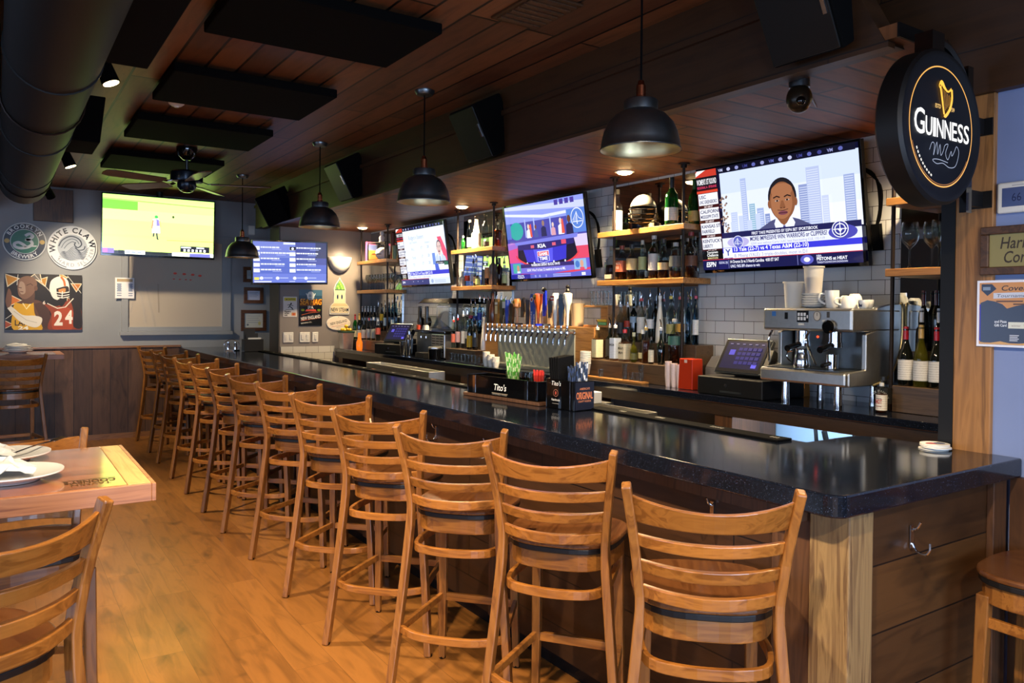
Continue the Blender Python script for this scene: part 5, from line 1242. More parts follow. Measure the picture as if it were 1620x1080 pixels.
for k, (y, h, c, lb) in enumerate(((8.17, .30, '#6a2f1c', 'tall red-brown tube at the right end of the top shelf'), (8.115, .15, '#6a7a5a', 'short green can by the red-brown tube on the top shelf'))):
    o = MB().lathe([(0, 0), (.026, 0), (.026, h), (.022, h+.004), (0, h+.004)], 16, cap=False).build('tube', mat('tube_colour', c, .5), None, loc=(3.80, y, 2.141)); tag(o, lb, 'tube')
mg = thing('ceramic_figure', 'white ceramic figure on top of the display cube', 'figure', (3.80, 8.47, 2.35))
MB().lathe([(0, 0), (.035, 0), (.03, .03), (.036, .06), (.022, .085), (0, .1)], 14, cap=False).sphere((0, 0, .11), .026, 12, 8).build('body', M['china'], mg)
# ---------------------------------------------------------------- pictures on the screens (16 x 9 units)
def portrait(f, cx, cy, s, skin='#8a5638', skin2='#a56c4a', hair='#1d1a20', suit='#4d4f78', shirt='#e8ecff', tie='#4a4a86'):
    P = lambda x, y: (cx+x*s, cy+y*s)
    f.poly([P(-1.75,-1.9), P(-1.5,-.95), P(-.75,-.55), P(-.4,-.45), P(.4,-.45), P(.85,-.6), P(1.7,-1.05), P(2.1,-1.9)], suit)
    f.poly([P(-.42,-.35), P(.42,-.35), P(.62,-.75), P(.15,-1.9), P(-.25,-1.9), P(-.55,-.75)], shirt)
    f.poly([P(-.35,-.1), P(.35,-.1), P(.4,-.55), P(0,-.85), P(-.4,-.55)], skin)
    f.poly([P(-.14,-.85), P(.14,-.85), P(.25,-1.9), P(-.22,-1.9)], tie)
    f.poly([P(-.55,-.7), P(-.38,-.42), P(-.05,-.9), P(-.3,-1.15)], shirt).poly([P(.6,-.72), P(.38,-.42), P(.05,-.9), P(.35,-1.15)], shirt)
    f.ell(cx, cy+.62*s, .80*s, 1.02*s, hair, 32)
    f.ell(cx, cy+.42*s, .72*s, 1.0*s, skin, 32).ell(cx-.05*s, cy+.35*s, .60*s, .86*s, skin2, 30)
    f.ell(cx, cy+.98*s, .60*s, .36*s, skin2, 24)
    for sg in (-1, 1):
        f.ell(cx+sg*.74*s, cy+.32*s, .10*s, .22*s, skin, 12)
        f.line([P(sg*.50,.62), P(sg*.30,.70), P(sg*.12,.62)], .07*s, '#2a1a18')
        f.ell(cx+sg*.29*s, cy+.46*s, .12*s, .045*s, '#b9a49c', 12).ell(cx+sg*.28*s, cy+.46*s, .06*s, .05*s, '#20130f', 10)
    f.poly([P(-.06,.45), P(.06,.45), P(.17,.08), P(0,.02), P(-.17,.08)], skin).ell(cx-.09*s, cy+.07*s, .05*s, .03*s, '#4a2a1c', 8).ell(cx+.09*s, cy+.07*s, .05*s, .03*s, '#4a2a1c', 8)
    f.ell(cx, cy-.19*s, .27*s, .11*s, '#7d4450', 16).line([P(-.25,-.19), P(.25,-.19)], .035*s, '#35161a')
    f.line([P(-.3,-.02), P(0,-.07), P(.3,-.02)], .04*s, '#5a382a')
def bridge_logo(f, x, y, r, c1='#2f5fc4', c2='#e9edff'):
    f.ell(x, y, r, r, c2, 28).ell(x, y, r*.9, r*.9, c1, 28).line([(x-r*.75, y-r*.35), (x+r*.75, y-r*.35)], r*.08, c2)
    f.line([(x-r*.05, y-r*.6), (x-r*.05, y+r*.6)], r*.12, c2).line([(x-r*.7, y-r*.2), (x-.05*r, y+r*.55), (x+r*.25, y), (x+r*.75, y-r*.2)], r*.07, c2)
    for k in range(5): f.line([(x-r*.6+k*r*.13, y-r*.35), (x-r*.6+k*r*.13, y-r*.1+k*r*.1)], r*.03, c2)
def sports_side(f, x1=2.45):
    f.rect(0, 0, x1, 9, '#3a0a10').rect(0, 8.3, x1, 9, '#c43a2a').poly([(0, 8.45), (1.2, 9), (.2, 9), (0, 8.8)], '#f0ecea')
    f.rect(0, 7.1, x1, 8.35, '#141018').text("WOMEN'S 1ST ROUND", x1/2, 7.6, .52, '#f4f2f8', w=2.3, bold=.02).text('REGIONAL 4 - SPOKANE', x1/2, 7.2, .24, '#e8406a', w=2.25, bold=.01)
    f.rect(0, 6.75, x1, 7.0, '#d8452e')
    rows = [('USC', 'UNC GREENSBORO'), ('CALIFORNIA', 'MISSISSIPPI STATE'), ('KANSAS STATE', 'FAIRFIELD'), ('KENTUCKY', 'LIBERTY')]
    y = 5.55
    for a, b in rows:
        f.rect(.12, y, x1-.05, y+1.15, '#eef0fb').text(a, .22, y+.66, .32, '#1f1f50', al='L', hw=.95, bold=.02).text(b, .22, y+.16, .32, '#1f1f50', al='L', w=min(2.05, .165*len(b)), bold=.02)
        f.text('SAT 4:00 ET', x1/2, y-.27, .2, '#f0dcdc', w=1.0, bold=.02); f.rect(0, y-.42, x1, y-.34, '#c03028')
        y -= 1.47
    f.rect(0, 0, x1, .98, '#0a0a0e').text('Tournament', x1/2, .70, .24, '#f4f4f4', w=1.3, bold=.02).text('Challenge', x1/2, .4, .26, '#f4f4f4', w=1.3, bold=.02).text('MARATHON', x1/2, .14, .18, '#e6d49a', w=1.2, bold=.02)
def top_logos(f, x0):
    f.rect(x0, 8.45, 16, 9, '#0c0c22'); rr = random.Random(5)
    for k in range(14):
        x = x0+.5+k*(16-x0-.8)/14; c = rr.choice(['#8f92c8', '#5d63ae', '#b9bce0', '#3c3f86'])
        (f.ell(x, 8.72, .2, .16, c, 10) if k % 3 else f.text('VU'[k % 2]+'M', x, 8.6, .25, c, bold=.02))
    return f
def debate_show():
    f = Flat(.0015); f.rect(0, 0, 16, 9, '#0e0f2c')
    f.rect(2.45, 2.2, 16, 8.5, '#cfdcfb').rect(2.45, 4.2, 16, 6.4, '#dfe7fc').rect(2.45, 2.2, 16, 4.3, '#e9eefd')
    for x0, x1, y1, c in ((3.4, 4.1, 4.5, '#b9c6ea'), (4.7, 5.3, 7.6, '#a9b8e2'), (5.5, 6.1, 5.1, '#8fb4cc'), (6.3, 7.0, 4.6, '#9fb0dc'), (7.1, 7.6, 4.0, '#8796c8'), (8.6, 9.4, 4.3, '#8f9dcc'), (10.6, 11.5, 6.2, '#8d9bcb'), (11.4, 12.6, 7.6, '#b4c0e4'), (12.7, 13.3, 5.0, '#c3cdea'), (14.7, 15.6, 6.5, '#9aa9d6')):
        f.rect(x0, 2.3, x1, y1, c)
        yy = 2.5
        while yy < y1-.15: f.rect(x0+.08, yy, x1-.08, yy+.05, '#dbe3f8'); yy += .2
    for k in range(4): f.rect(3.5+k*.9, 2.3, 4.0+k*.9, 3.6+.5*(k % 2), '#c4d0f0')
    rr = random.Random(9)
    for k in range(40): f.ell(2.75+rr.uniform(-.25, .55), 3.0+rr.uniform(-.4, 3.3), .12, .1, rr.choice(['#6d5a52', '#8c6a58', '#a98a74']), 6)
    portrait(f, 9.1, 4.25, 1.74)
    f.rect(2.45, 2.05, 16, 2.62, '#1d1d52').text('FIRST TAKE PRESENTED BY ESPN BET SPORTSBOOK', 9.0, 2.2, .26, '#eef0ff', w=6.5, bold=.02)
    f.rect(2.45, 1.15, 16, 2.08, '#e4e8fb').ell(4.2, 1.62, 1.2, .5, '#b9b2e2', 18).ell(14.4, 1.75, 1.25, .62, '#4a49b0', 18); bridge_logo(f, 4.2, 1.66, .58, '#5c62bc')
    f.text('MORE IMPRESSIVE WIN: WARRIORS or CLIPPERS?', 9.3, 1.62, .38, '#22226a', w=7.5, bold=.02).text('GSW won without Curry | LAC beat East-leading CLE, 132-119', 9.2, 1.27, .2, '#8d92bc', w=7.2)
    f.ell(14.2, 2.0, .72, .72, '#eef0ff', 26).ell(14.2, 2.0, .64, .64, '#34358e', 26).ring(14.2, 2.0, .45, .45, .09, '#eef0ff').line([(13.6, 2.0), (14.8, 2.0)], .08, '#eef0ff').line([(14.2, 1.4), (14.2, 2.6)], .08, '#eef0ff').poly([(13.95, 2.05), (14.45, 2.05), (14.2, 1.7)], '#eef0ff')
    sports_side(f)
    f.rect(2.45, .62, 16, 1.15, '#3a3ad8').text('13 Yale (22-7) vs 4 Texas A&M (22-10)', 3.75, .75, .36, '#f4f5ff', al='L', w=7.6, bold=.025)
    f.rect(2.45, .02, 16, .62, '#f2f3ff').text('B. Mbeng (YALE): 3 triple-doubles, most in D1', 3.75, .16, .32, '#7b82b4', al='L', w=7.4)
    f.rect(2.55, .0, 3.55, 1.12, '#eceeff').text('Y', 3.05, .38, .62, '#2c3c9c', bold=.02).rect(2.55, -.08, 3.55, .16, '#2a2a8a').text('MEN', 3.05, -.03, .14, '#fff', bold=.02)
    return f, 9
def debate_full():
    f, _ = debate_show()
    # everything above sits on a lower ticker: shift up and shrink
    f.v = [(x, .85+y*(8.15/9), z) for x, y, z in f.v]
    f.rect(0, .86, 16, .93, '#c02c3c').rect(0, 0, 16, .87, '#14164a').text('ESPN', .95, .28, .42, '#f4f5ff', w=1.1, bold=.03, shear=.2).rect(1.9, 0, 2.95, .86, '#1c1c5c').text('REGIONAL 2 (M)', 2.42, .5, .2, '#c9cdf0', w=1.0, bold=.02)
    f.rect(3.0, .05, 3.04, .8, '#8a8ed0').text('14 Oregon St vs 3 North Carolina  4:00 ET SAT', 3.2, .5, .26, '#f4f5ff', al='L', w=5.2, bold=.02).text('UNC: 96% BPI chance to win', 3.2, .12, .24, '#e4e6ff', al='L', w=3.2, bold=.02)
    f.rect(10.2, .05, 10.24, .85, '#8a8ed0').ell(11.1, .45, .62, .38, '#5a5cc0', 18).ell(11.1, .45, .3, .2, '#e9eaff', 12).text('NBA', 12.0, .62, .16, '#e4e6ff', al='L', bold=.02).text('PISTONS at HEAT', 12.0, .34, .24, '#f4f5ff', al='L', w=2.7, bold=.03).text("TONIGHT'S DOWNTOWN SHOWDOWN", 12.0, .1, .15, '#cfd2f4', al='L', w=2.7, bold=.02)
    top_logos(f, 2.5)
    return f
def stat_show():
    f = Flat(.0015); f.rect(0, 0, 16, 9, '#e3edfb').rect(2.4, 1.8, 16, 8.4, '#eaf3fd')
    f.text('Rodgers v Steelers', 4.1, 7.0, .62, '#9fb2c8', al='L', w=5.0).text('Last 3 seasons', 4.2, 6.4, .36, '#b2c2d4', al='L', w=2.6)
    for y, a in ((5.3, 'W-L'), (4.0, 'Yards'), (2.9, 'TD')): f.text(a, 4.6, y, .42, '#a2b3c8', al='L', hw=.9).text('17', 8.1, y+.1, .42, '#93a8c2').text('28', 10.2, y+.15, .42, '#93a8c2')
    f.text('Steelers', 10.2, 6.2, .3, '#9fb2c8', w=1.6).text('2023 regular season', 7.5, 2.0, .28, '#a9bace', w=5.5)
    f.poly([(13.4, 6.9), (14.6, 6.9), (16, 4.6), (16, 2.9), (15.3, 3.2)], '#e8506a').poly([(14.6, 6.9), (16, 6.9), (16, 4.6)], '#e2e9f4')
    portrait(f, 13.7, 4.9, .92, '#d9b6ac', '#e3c4ba', '#5a4c50', '#c9d6ea', '#e8ecff', '#7aa0d0')
    f.rect(12.2, 2.9, 16, 3.35, '#2a2a30').rect(14.8, 2.7, 16, 3.2, '#2c6a4a').text('Aaron Rodgers', 13.5, 3.0, .22, '#f0f0f0', w=2.0)
    f.rect(11.4, 2.9, 12.3, 4.6, '#6f8fd8').poly([(12.0, 1.8), (13.3, 1.8), (12.9, 3.0), (11.9, 3.0)], '#4a62d0')
    f.rect(2.4, 1.45, 16, 2.05, '#3a3fd0').text('13 Yale (22-7) vs 4 Texas A&M (22-10)', 3.6, 1.55, .4, '#e9ecff', al='L', w=7.2, bold=.02).rect(2.4, .95, 16, 1.45, '#eef2fd').text('B. Mbeng (YALE): 3 triple-doubles', 3.6, 1.05, .3, '#9aa6c8', al='L', w=6.5).rect(2.5, .95, 3.4, 2.0, '#d9dff6').text('Y', 2.95, 1.2, .6, '#3a4aa8')
    n0 = len(f.v); sports_side(f, 2.35); f.v[n0:] = [(x, .85+y*(8.15/9), z) for x, y, z in f.v[n0:]]
    f.rect(0, 0, 9.6, .87, '#3c4078').rect(9.6, 0, 16, .87, '#d9e4f4').rect(0, .84, 9.6, .92, '#b83a5a').text('ESPN', .8, .3, .3, '#f0f2ff', w=.9, bold=.03)
    for x in (4.2, 5.8, 7.4): f.ell(x, .5, .08, .08, '#e0e4ff', 8)
    f.ell(10.6, .45, .4, .3, '#9db2d8', 12)
    for k in range(2): f.rect(11.4, .2+k*.25, 14.8, .34+k*.25, '#b9c8e0')
    top_logos(f, 2.4); return f
def studio_show():
    f = Flat(.0015); f.rect(0, 0, 16, 9, '#6a5fd0')
    f.rect(0, 6.6, 16, 9, '#8f9cf0').poly([(0, 8.6), (16, 7.6), (16, 8.4), (0, 9)], '#c9d0fb').poly([(0, 7.9), (8, 7.1), (16, 7.3), (16, 7.6), (8, 7.45), (0, 8.2)], '#dfe4ff')
    for x in (10.5, 11.5, 12.5, 13.5): f.rect(x, 8.3, x+.7, 8.9, '#4a3a9c')
    f.rect(0, 4.4, 16, 6.9, '#4b49a8').ell(2.2, 5.9, 1.5, 1.1, '#2ea8a4', 18).rect(0, 5.0, 1.0, 6.9, '#5b74c8').rect(12.6, 4.9, 16, 7.6, '#5b83d8')
    for x in (4.1, 6.0, 9.3): f.rect(x, 5.0, x+.25, 7.2, '#a9b6f4')
    bridge_logo(f, 14.5, 6.5, 1.15, '#5b83d8')
    def man(x, y, s, c, sk='#7a4c3a'): f.poly([(x-.55*s, y), (x-.48*s, y+1.0*s), (x, y+1.25*s), (x+.48*s, y+1.0*s), (x+.55*s, y)], c).ell(x, y+1.55*s, .26*s, .34*s, sk, 14)
    man(4.9, 4.9, .9, '#e9e6f2', '#e0c9c0'); f.poly([(5.2, 5.0), (5.6, 5.0), (5.5, 6.6), (5.1, 6.4)], '#e05a4a'); man(6.4, 4.9, .8, '#4c5a9c'); man(8.0, 4.9, 1.0, '#2a2a58', '#9a7a6a'); man(9.9, 4.9, .8, '#d9a0b0', '#e0c9c0'); man(11.4, 4.9, 1.0, '#ece8f4', '#e0c9c0'); f.poly([(11.5, 5.0), (12.1, 5.0), (11.9, 6.7), (11.6, 6.5)], '#e05a4a'); man(13.0, 4.6, 1.25, '#2a2550', '#6a4030')
    f.rect(0, 2.0, 16, 4.5, '#a070d0').poly([(0, 2.0), (3, 2.0), (2.6, 3.9), (0, 3.6)], '#e0508a').poly([(13.2, 2.0), (16, 2.0), (16, 3.8), (13.5, 3.5)], '#e04a6a').rect(13.6, 3.4, 16, 4.7, '#d9c9f0')
    f.poly([(1.6, 4.5), (14.4, 4.85), (14.2, 4.4), (8, 4.0), (1.8, 4.1)], '#7a7fe0')
    f.poly([(2.2, 4.15), (13.6, 4.35), (14.0, 2.6), (12.6, 1.7), (8, 1.4), (3.4, 1.7), (2.0, 2.4)], '#16112c')
    f.poly([(3.2, 3.9), (12.2, 4.1), (11.8, 2.1), (8, 1.7), (3.9, 2.0)], '#3a35c8').poly([(5.4, 3.9), (9.5, 4.0), (9.2, 1.9), (5.8, 1.9)], '#5a58ea')
    f.poly([(2.2, 4.15), (13.6, 4.35), (13.5, 3.75), (8, 3.4), (2.3, 3.55)], '#2c2470')
    f.text('KIA', 7.3, 3.62, .42, '#f2f4ff', w=1.7, bold=.04).rect(5.0, 3.65, 5.7, 4.0, '#d9607a').rect(9.4, 3.72, 10.1, 4.08, '#d9607a').rect(11.2, 3.8, 12.1, 4.3, '#e0506a')
    f.poly([(6.2, 3.2), (8.6, 3.25), (8.6, 2.0), (7.4, 1.8), (6.2, 2.0)], '#dfe4ff').poly([(6.3, 3.1), (8.5, 3.15), (8.5, 2.65), (6.3, 2.62)], '#e0405a').poly([(6.3, 2.58), (8.5, 2.6), (8.5, 2.02), (7.4, 1.86), (6.3, 2.02)], '#3a3ac0').text('GAME', 7.4, 2.7, .34, '#fff', w=1.8, bold=.03).text('TIME', 7.4, 2.12, .38, '#fff', w=1.7, bold=.03).text('KIA', 7.4, 1.5, .22, '#fff', w=.9, bold=.04)
    for x in (3.9, 5.4, 9.4, 11.6): f.ell(x, 1.85, .14, .16, '#f0f4ff', 10)
    f.ring(8, 3.2, 6.4, 1.9, .22, '#e0404a', a0=190, a1=350)
    f.rect(2.4, .95, 13.2, 1.75, '#35286e').text('WARRIORS DEFEAT BUCKS 104-93', 7.6, 1.45, .3, '#f4f5ff', w=5.8, bold=.03).rect(2.4, .72, 13.2, 1.3, '#7a74d8').text('GSW: Won 9 of last 12 meetings at home vs MIL', 7.6, .85, .3, '#f4f5ff', w=7.8, bold=.02)
    f.poly([(2.2, .62), (8, .42), (16, .95), (16, .7), (8, .2), (2.2, .4)], '#e0405a')
    f.rect(.7, .7, 2.4, 1.9, '#4ab0a8').ell(1.8, 1.3, .3, .4, '#c9907a', 12).rect(1.5, .7, 2.2, .95, '#d9dff0').rect(13.2, .75, 15.4, 1.95, '#8fb8e0').ell(14.6, 1.4, .3, .42, '#d9a08a', 12).rect(14.2, .75, 15.0, 1.0, '#e0506a').ell(13.8, 1.35, .4, .4, '#4a78c8', 14)
    f.rect(0, 0, 16, .5, '#5c62c8').rect(0, 0, 4.3, .55, '#2a2a98').text('Giannis', 2.2, .3, .18, '#fff', w=1.3, bold=.02).text('Tuesday 9', 2.2, .06, .18, '#fff', w=1.5, bold=.02)
    for x in (5.4, 6.3, 7.6): f.text('12', x, .12, .24, '#cfd4fa', bold=.02)
    for k in range(2): f.rect(9.0, .1+k*.2, 12.4, .2+k*.2, '#a9b0ee')
    f.rect(14.4, .08, 15.1, .42, '#e9ecff'); return f
def field_show():
    f = Flat(.0015); f.rect(0, 0, 16, 9, '#a3c05a').rect(0, 6.8, 16, 9, '#93bd5c').rect(0, 6.8, 4.8, 8.2, '#4f8a2a').poly([(0, 8.2), (16, 7.9), (16, 8.1), (0, 8.45)], '#6f9a44').rect(0, 5.2, 16, 6.8, '#a9c864').rect(0, 2.6, 16, 3.0, '#9cbd58').poly([(9, 2.4), (16, 2.5), (16, 2.62), (9, 2.5)], '#6f9a3c').rect(0, 8.5, 16, 9, '#86b457')
    f.line([(7.15, 3.6), (7.05, 2.9)], .22, '#2a2a30').line([(7.5, 3.7), (7.65, 2.6), (7.8, 2.5)], .22, '#23232a').poly([(6.95, 4.6), (7.95, 4.6), (8.0, 3.5), (6.85, 3.5)], '#f2f2ee').poly([(6.95, 5.6), (7.75, 5.8), (7.95, 4.5), (6.9, 4.5)], '#eceef2').poly([(7.4, 5.7), (7.9, 5.5), (7.95, 4.6), (7.5, 4.6)], '#5a55b8').line([(7.0, 5.5), (6.85, 4.2)], .2, '#8a5a40').line([(7.9, 5.4), (8.1, 4.5)], .2, '#c07a4a').ell(7.45, 6.0, .26, .26, '#2c7a3a', 12).ell(9.9, 6.15, .16, .22, '#20301a', 10)
    f.rect(0, 0, 16, .55, '#20242a').rect(0, .1, 1.6, .85, '#5a4a8a').rect(.1, .2, .7, .75, '#b04a9a').rect(2.2, .1, 2.9, .6, '#101014').rect(3.1, .05, 5.9, .62, '#cfd8c0').rect(5.9, .1, 9.2, .55, '#15181a').rect(9.8, .05, 16, .6, '#d9dfd2').rect(12.4, .05, 15.6, .55, '#4a4a8c').rect(11.0, .75, 15.4, 1.7, '#14161c')
    for k in range(6): f.rect(11.5+.6*k, .85, 11.8+.6*k, 1.2, '#e6e6e6')
    f.rect(11.1, 1.35, 12.6, 1.6, '#8a8f96').rect(13.4, 1.35, 14.6, 1.6, '#8a8f96').ell(15.7, .35, .2, .3, '#f2f2f2', 10)
    for k in range(3): f.rect(3.2+.8*k, .2, 3.8+.8*k, .45, '#6a7282')
    return f
def menu_show():
    f = Flat(.0015); f.rect(0, 0, 16, 9, '#5c6fc8').rect(0, 5.5, 9, 9, '#7484d4').rect(9, 4, 16, 9, '#4a55a0').rect(13.5, 5.5, 16, 9, '#3a4068').rect(0, 0, 16, 2, '#6f80d8')
    f.rect(6.4, 8.45, 9.0, 8.9, '#dfe6ff')
    rr = random.Random(4)
    for c, x in enumerate((1.6, 9.2)):
        for k in range(5):
            y = 7.5-k*1.22; f.rect(x-1.5, y-.35, x-.2, y+.45, '#f0f4ff')
            w = rr.uniform(3.2, 6.2); xx = x
            while xx < x+w: l = rr.uniform(.25, .8); f.rect(xx, y+.1, xx+l, y+.4, '#f0f4ff'); xx += l+.1
            f.rect(x+w*.6, y-.22, x+w*.6+2.0, y-.1, '#a9b6ee')
    f.rect(7.7, 7.2, 9.0, 7.95, '#10101c').ell(8.35, 7.55, .3, .3, '#f0f4ff', 10).rect(.2, .6, 1.2, 1.2, '#e9e06a')
    for x in (1.7, 5.1, 8.8, 11.3): f.ell(x, 1.0, .4, .36, '#eef2ff', 12); f.rect(x+.5, .95, x+2.3, 1.15, '#b9c4f4')
    f.rect(.2, .1, 3.8, .35, '#eef2ff').rect(7.6, .2, 8.9, .35, '#cfd8ff').rect(11.5, .1, 15.6, .4, '#eef2ff')
    return f
def tv(label, c, right, up, W, H, pic, sm='screen'):
    t = thing('television', label, 'television', group='wall televisions')
    t.matrix_world = frame_m(c, right, up)
    b = MB(); w, h = W/2, H/2
    b.box(-w, w, -h, h, -.035, -.004); b.box(-w*.7, w*.7, -h*.75, h*.55, -.06, -.035); b.build('case', M['black'], t, .004)
    b = MB(); b.box(-w, w, h-.012, h, -.004, .004).box(-w, w, -h, -h+.020, -.004, .004).box(-w, -w+.012, -h+.02, h-.012, -.004, .004).box(w-.012, w, -h+.02, h-.012, -.004, .004)
    b.build('bezel', M['blackgloss'], t)
    s = (W-.026)/16; sy = (H-.036)/9
    pic.build('screen', Matrix.Translation((-w+.013, -h+.022, -.003)) @ Matrix.Diagonal((s, sy, .07, 1)), M[sm], t)
    return t
ti = math.radians(8.6); upw = (-math.sin(ti), 0, math.cos(ti)); RW = (0, -1, 0)
T3 = tv('largest-looking television beside the round lit sign, a man in a suit talking', (3.828, 2.952, 2.155), RW, upw, 1.145, .672, debate_full())
T2 = tv('television above the beer taps showing a purple studio with a big desk', (3.828, 5.247, 2.157), RW, upw, 1.145, .672, studio_show())
T1v = tv('television beside the wine glass shelf showing a white statistics table', (3.828, 7.492, 2.150), RW, upw, 1.145, .672, stat_show())
t4 = math.radians(3)
T4 = tv('television over the back window showing a bright green football field', (1.588, 9.72, 2.49), (1, .0, -.006), (0, -math.sin(t4), math.cos(t4)), 1.21, .70, field_show(), 'screenbright')
T5 = tv('television with a blue beer menu on the grey wall', (2.86, 8.92, 2.095), V((1, .04, .028)), V((-.028, -.06, 1)), .90, .505, menu_show())
for T, cx in ((T3, 0), (T2, 0), (T1v, 0)):
    MB().box(-.2, .2, -.1, .12, -.088, -.06).build('wall_mount', M['black'], T)
MB().cyl((0, .1, -.06), (0, .33, -.06), .02, 10).cyl((0, .33, -.06), (0, .41, -.06), .035, 12).build('ceiling_mount', M['black'], T4)
MB().cyl((0, 0, -.06), (0, 0, -.20), .025, 10).build('wall_mount', M['black'], T5)
for T in (T3, T2, T1v):
    b = MB()
    for k in range(3): b.tube(spl([(.50+.01*k, .2, -.05), (.60+.015*k, .14-.03*k, -.06), (.615, -.02-.03*k, -.065), (.59, -.15, -.06), (.61, -.26, -.07)], 5), .006, 6)
    b.box(.57, .615, -.26, -.12, -.075, -.045); b.build('cable_bundle', M['rubber'], T)

# ---------------------------------------------------------------- signs and posters
def wall_art(name, label, o, right, up, W, H, th, frame_m_, fl, cat, pm='print', group=None, fw=0, bevel=.002):
    t = thing(name, label, cat, group=group); t.matrix_world = frame_m(o, right, up)
    MB().box(0, W, 0, H, .001, th).build('mount_board', frame_m_, t, bevel)
    if fw:
        b = MB(); b.box(-fw, W+fw, -fw, 0, .001, th+.012).box(-fw, W+fw, H, H+fw, .001, th+.012).box(-fw, 0, 0, H, .001, th+.012).box(W, W+fw, 0, H, .001, th+.012)
        b.build('frame', frame_m_, t, .003)
    fl.build('printed_face', Matrix.Translation((0, 0, th+.0005)), M[pm], t); return t
BR, BU = (1, 0, 0), (0, 0, 1)
def disc_sign(name, label, c, r, th, m, fl, cat='sign', ry=None):
    t = thing(name, label, cat); t.matrix_world = frame_m(c, BR, BU)
    b = MB().lathe([(0, .001), (r, .001), (r, th*.6), (r*.985, th), (0, th)], 48, cap=False)
    if ry: b.v = [(x, y*ry/r, z) for x, y, z in b.v]
    b.build('disc', m, t); fl.build('printed_face', Matrix.Translation((0, 0, th+.0005)), M['gprint'], t); return t
f = Flat(); R = .21
f.ell(0, 0, R, R, '#d5d8d3', 48).ell(0, 0, R*.95, R*.95, '#1b1f2c', 48).ell(0, 0, R*.66, R*.66, '#d5d8d3', 48).ell(0, 0, R*.63, R*.63, '#17704a', 48)
f.arc('BROOKLYN', 0, 0, R*.72, R*.19, '#e6e8e4', 90, bold=.02, sp=1.0).arc('BREWERY', 0, 0, R*.90, R*.19, '#e6e8e4', 270, True, bold=.02, sp=1.0).ell(-R*.8, 0, R*.12, R*.12, '#c9a440', 20).ell(R*.8, 0, R*.12, R*.12, '#c9a440', 20)
Bp = [(R*x, R*y) for x, y in ((.02, .30), (.22, .42), (.36, .30), (.22, .14), (.06, .10), (.26, .06), (.34, -.12), (.16, -.28), (-.16, -.36), (-.42, -.30), (-.46, -.14), (-.28, -.06), (-.08, -.16), (.06, -.28))]
f.line([(p.x, p.y) for p in spl([(a, b, 0) for a, b in Bp], 6)], R*.145, '#d9dcd8').line([(R*.1, -R*.25), (R*.55, -R*.22)], R*.07, '#d9dcd8')
disc_sign('brewery_sign', 'round green and black BROOKLYN BREWERY sign on the back wall', (.278, BY, 2.29), R, .02, M['steel'], f)
f = Flat(); R = .252
f.ell(0, 0, R, R, '#dfe2e2', 48).ring(0, 0, R*.93, R*.93, R*.035, '#4d5460', a0=-62, a1=18).ring(0, 0, R*.93, R*.93, R*.035, '#4d5460', a0=205, a1=255)
f.arc('WHITE CLAW', 0, 0, R*.69, R*.23, '#22262c', 100, bold=.03, sp=.98).arc('HARD SELTZER', 0, 0, R*.86, R*.145, '#7d858e', 292, True, sp=1.35)
f.ell(0, 0, R*.60, R*.60, '#aab2ba', 40)
for k in range(9):
    q = .50-.062*k; f.line([(R*(-.58+.03*k+.1*j*.92), R*(-.52+.055*k+(.05+.01*k)*math.sin(j*.9+k*.5))) for j in range(12)], R*.02, '#454d58')
f.line([(p.x*R, p.y*R) for p in spl([(-.55, .05, 0), (-.40, .34, 0), (-.08, .52, 0), (.24, .42, 0), (.36, .18, 0), (.22, .02, 0), (.08, .12, 0), (.12, .26, 0)], 6)], R*.05, '#3b434d')
f.line([(p.x*R, p.y*R) for p in spl([(-.45, -.02, 0), (-.30, .25, 0), (-.05, .40, 0), (.16, .34, 0), (.26, .18, 0)], 6)], R*.03, '#5a636d').line([(p.x*R, p.y*R) for p in spl([(-.34, -.05, 0), (-.2, .15, 0), (0, .28, 0), (.1, .2, 0)], 6)], R*.03, '#5a636d').line([(p.x*R, p.y*R) for p in spl([(.1, .0, 0), (.25, -.1, 0), (.45, -.05, 0), (.5, .1, 0)], 6)], R*.04, '#3b434d')
disc_sign('seltzer_sign', 'round white WHITE CLAW HARD SELTZER sign with a wave on the back wall', (.747, BY, 2.243), R, .02, M['white'], f)
# painting of two athletes
W_, H_ = .745, .63; f = Flat(clip=(0, 0, W_, H_))
f.rect(0, 0, W_, H_, '#1f1a17'); rr = random.Random(12)
for x, y, s, a, c in ((.05, .56, .09, 10, '#c98a2a'), (.36, .55, .07, 50, '#b9822a'), (.08, .33, .08, 0, '#d9772a'), (.70, .12, .09, 80, '#c9772a'), (.55, .60, .06, 0, '#c9a05a'), (.69, .50, .07, 30, '#b9702a'), (.02, .06, .06, 0, '#a84a2a'), (.62, .33, .05, 0, '#7a3a1c'), (.30, .60, .08, 190, '#6a625a')):
    p = [(x+s*math.cos(math.radians(a+q)), y+s*math.sin(math.radians(a+q))) for q in (0, 120, 240)]
    f.poly(p, '#e6d9b8').poly([(x+.78*(u-x), y+.78*(v-y)) for u, v in p], c)
for a, b in (((.28, .62), (.44, .42)), ((0, .12), (.12, .22)), ((.60, .62), (.74, .42)), ((.64, .08), (.74, .20)), ((.12, .62), (.11, .50))): f.line([a, b], .006, '#d9d3c6')
def outline(pts, c, n=5): return f.poly([(p.x, p.y) for p in spl([(x, y, 0) for x, y in pts+[pts[0]]], n)][:-1], c)
outline([(.09, .30), (.20, .34), (.34, .32), (.42, .20), (.45, 0), (.30, 0), (.30, .16)], '#5f3f2e')
outline([(.09, .31), (.17, .29), (.26, .32), (.28, .18), (.35, 0), (.08, 0), (.07, .2)], '#d9a51f')
f.line([(.165, .30), (.20, .235), (.25, .31)], .014, '#f0e0a0')
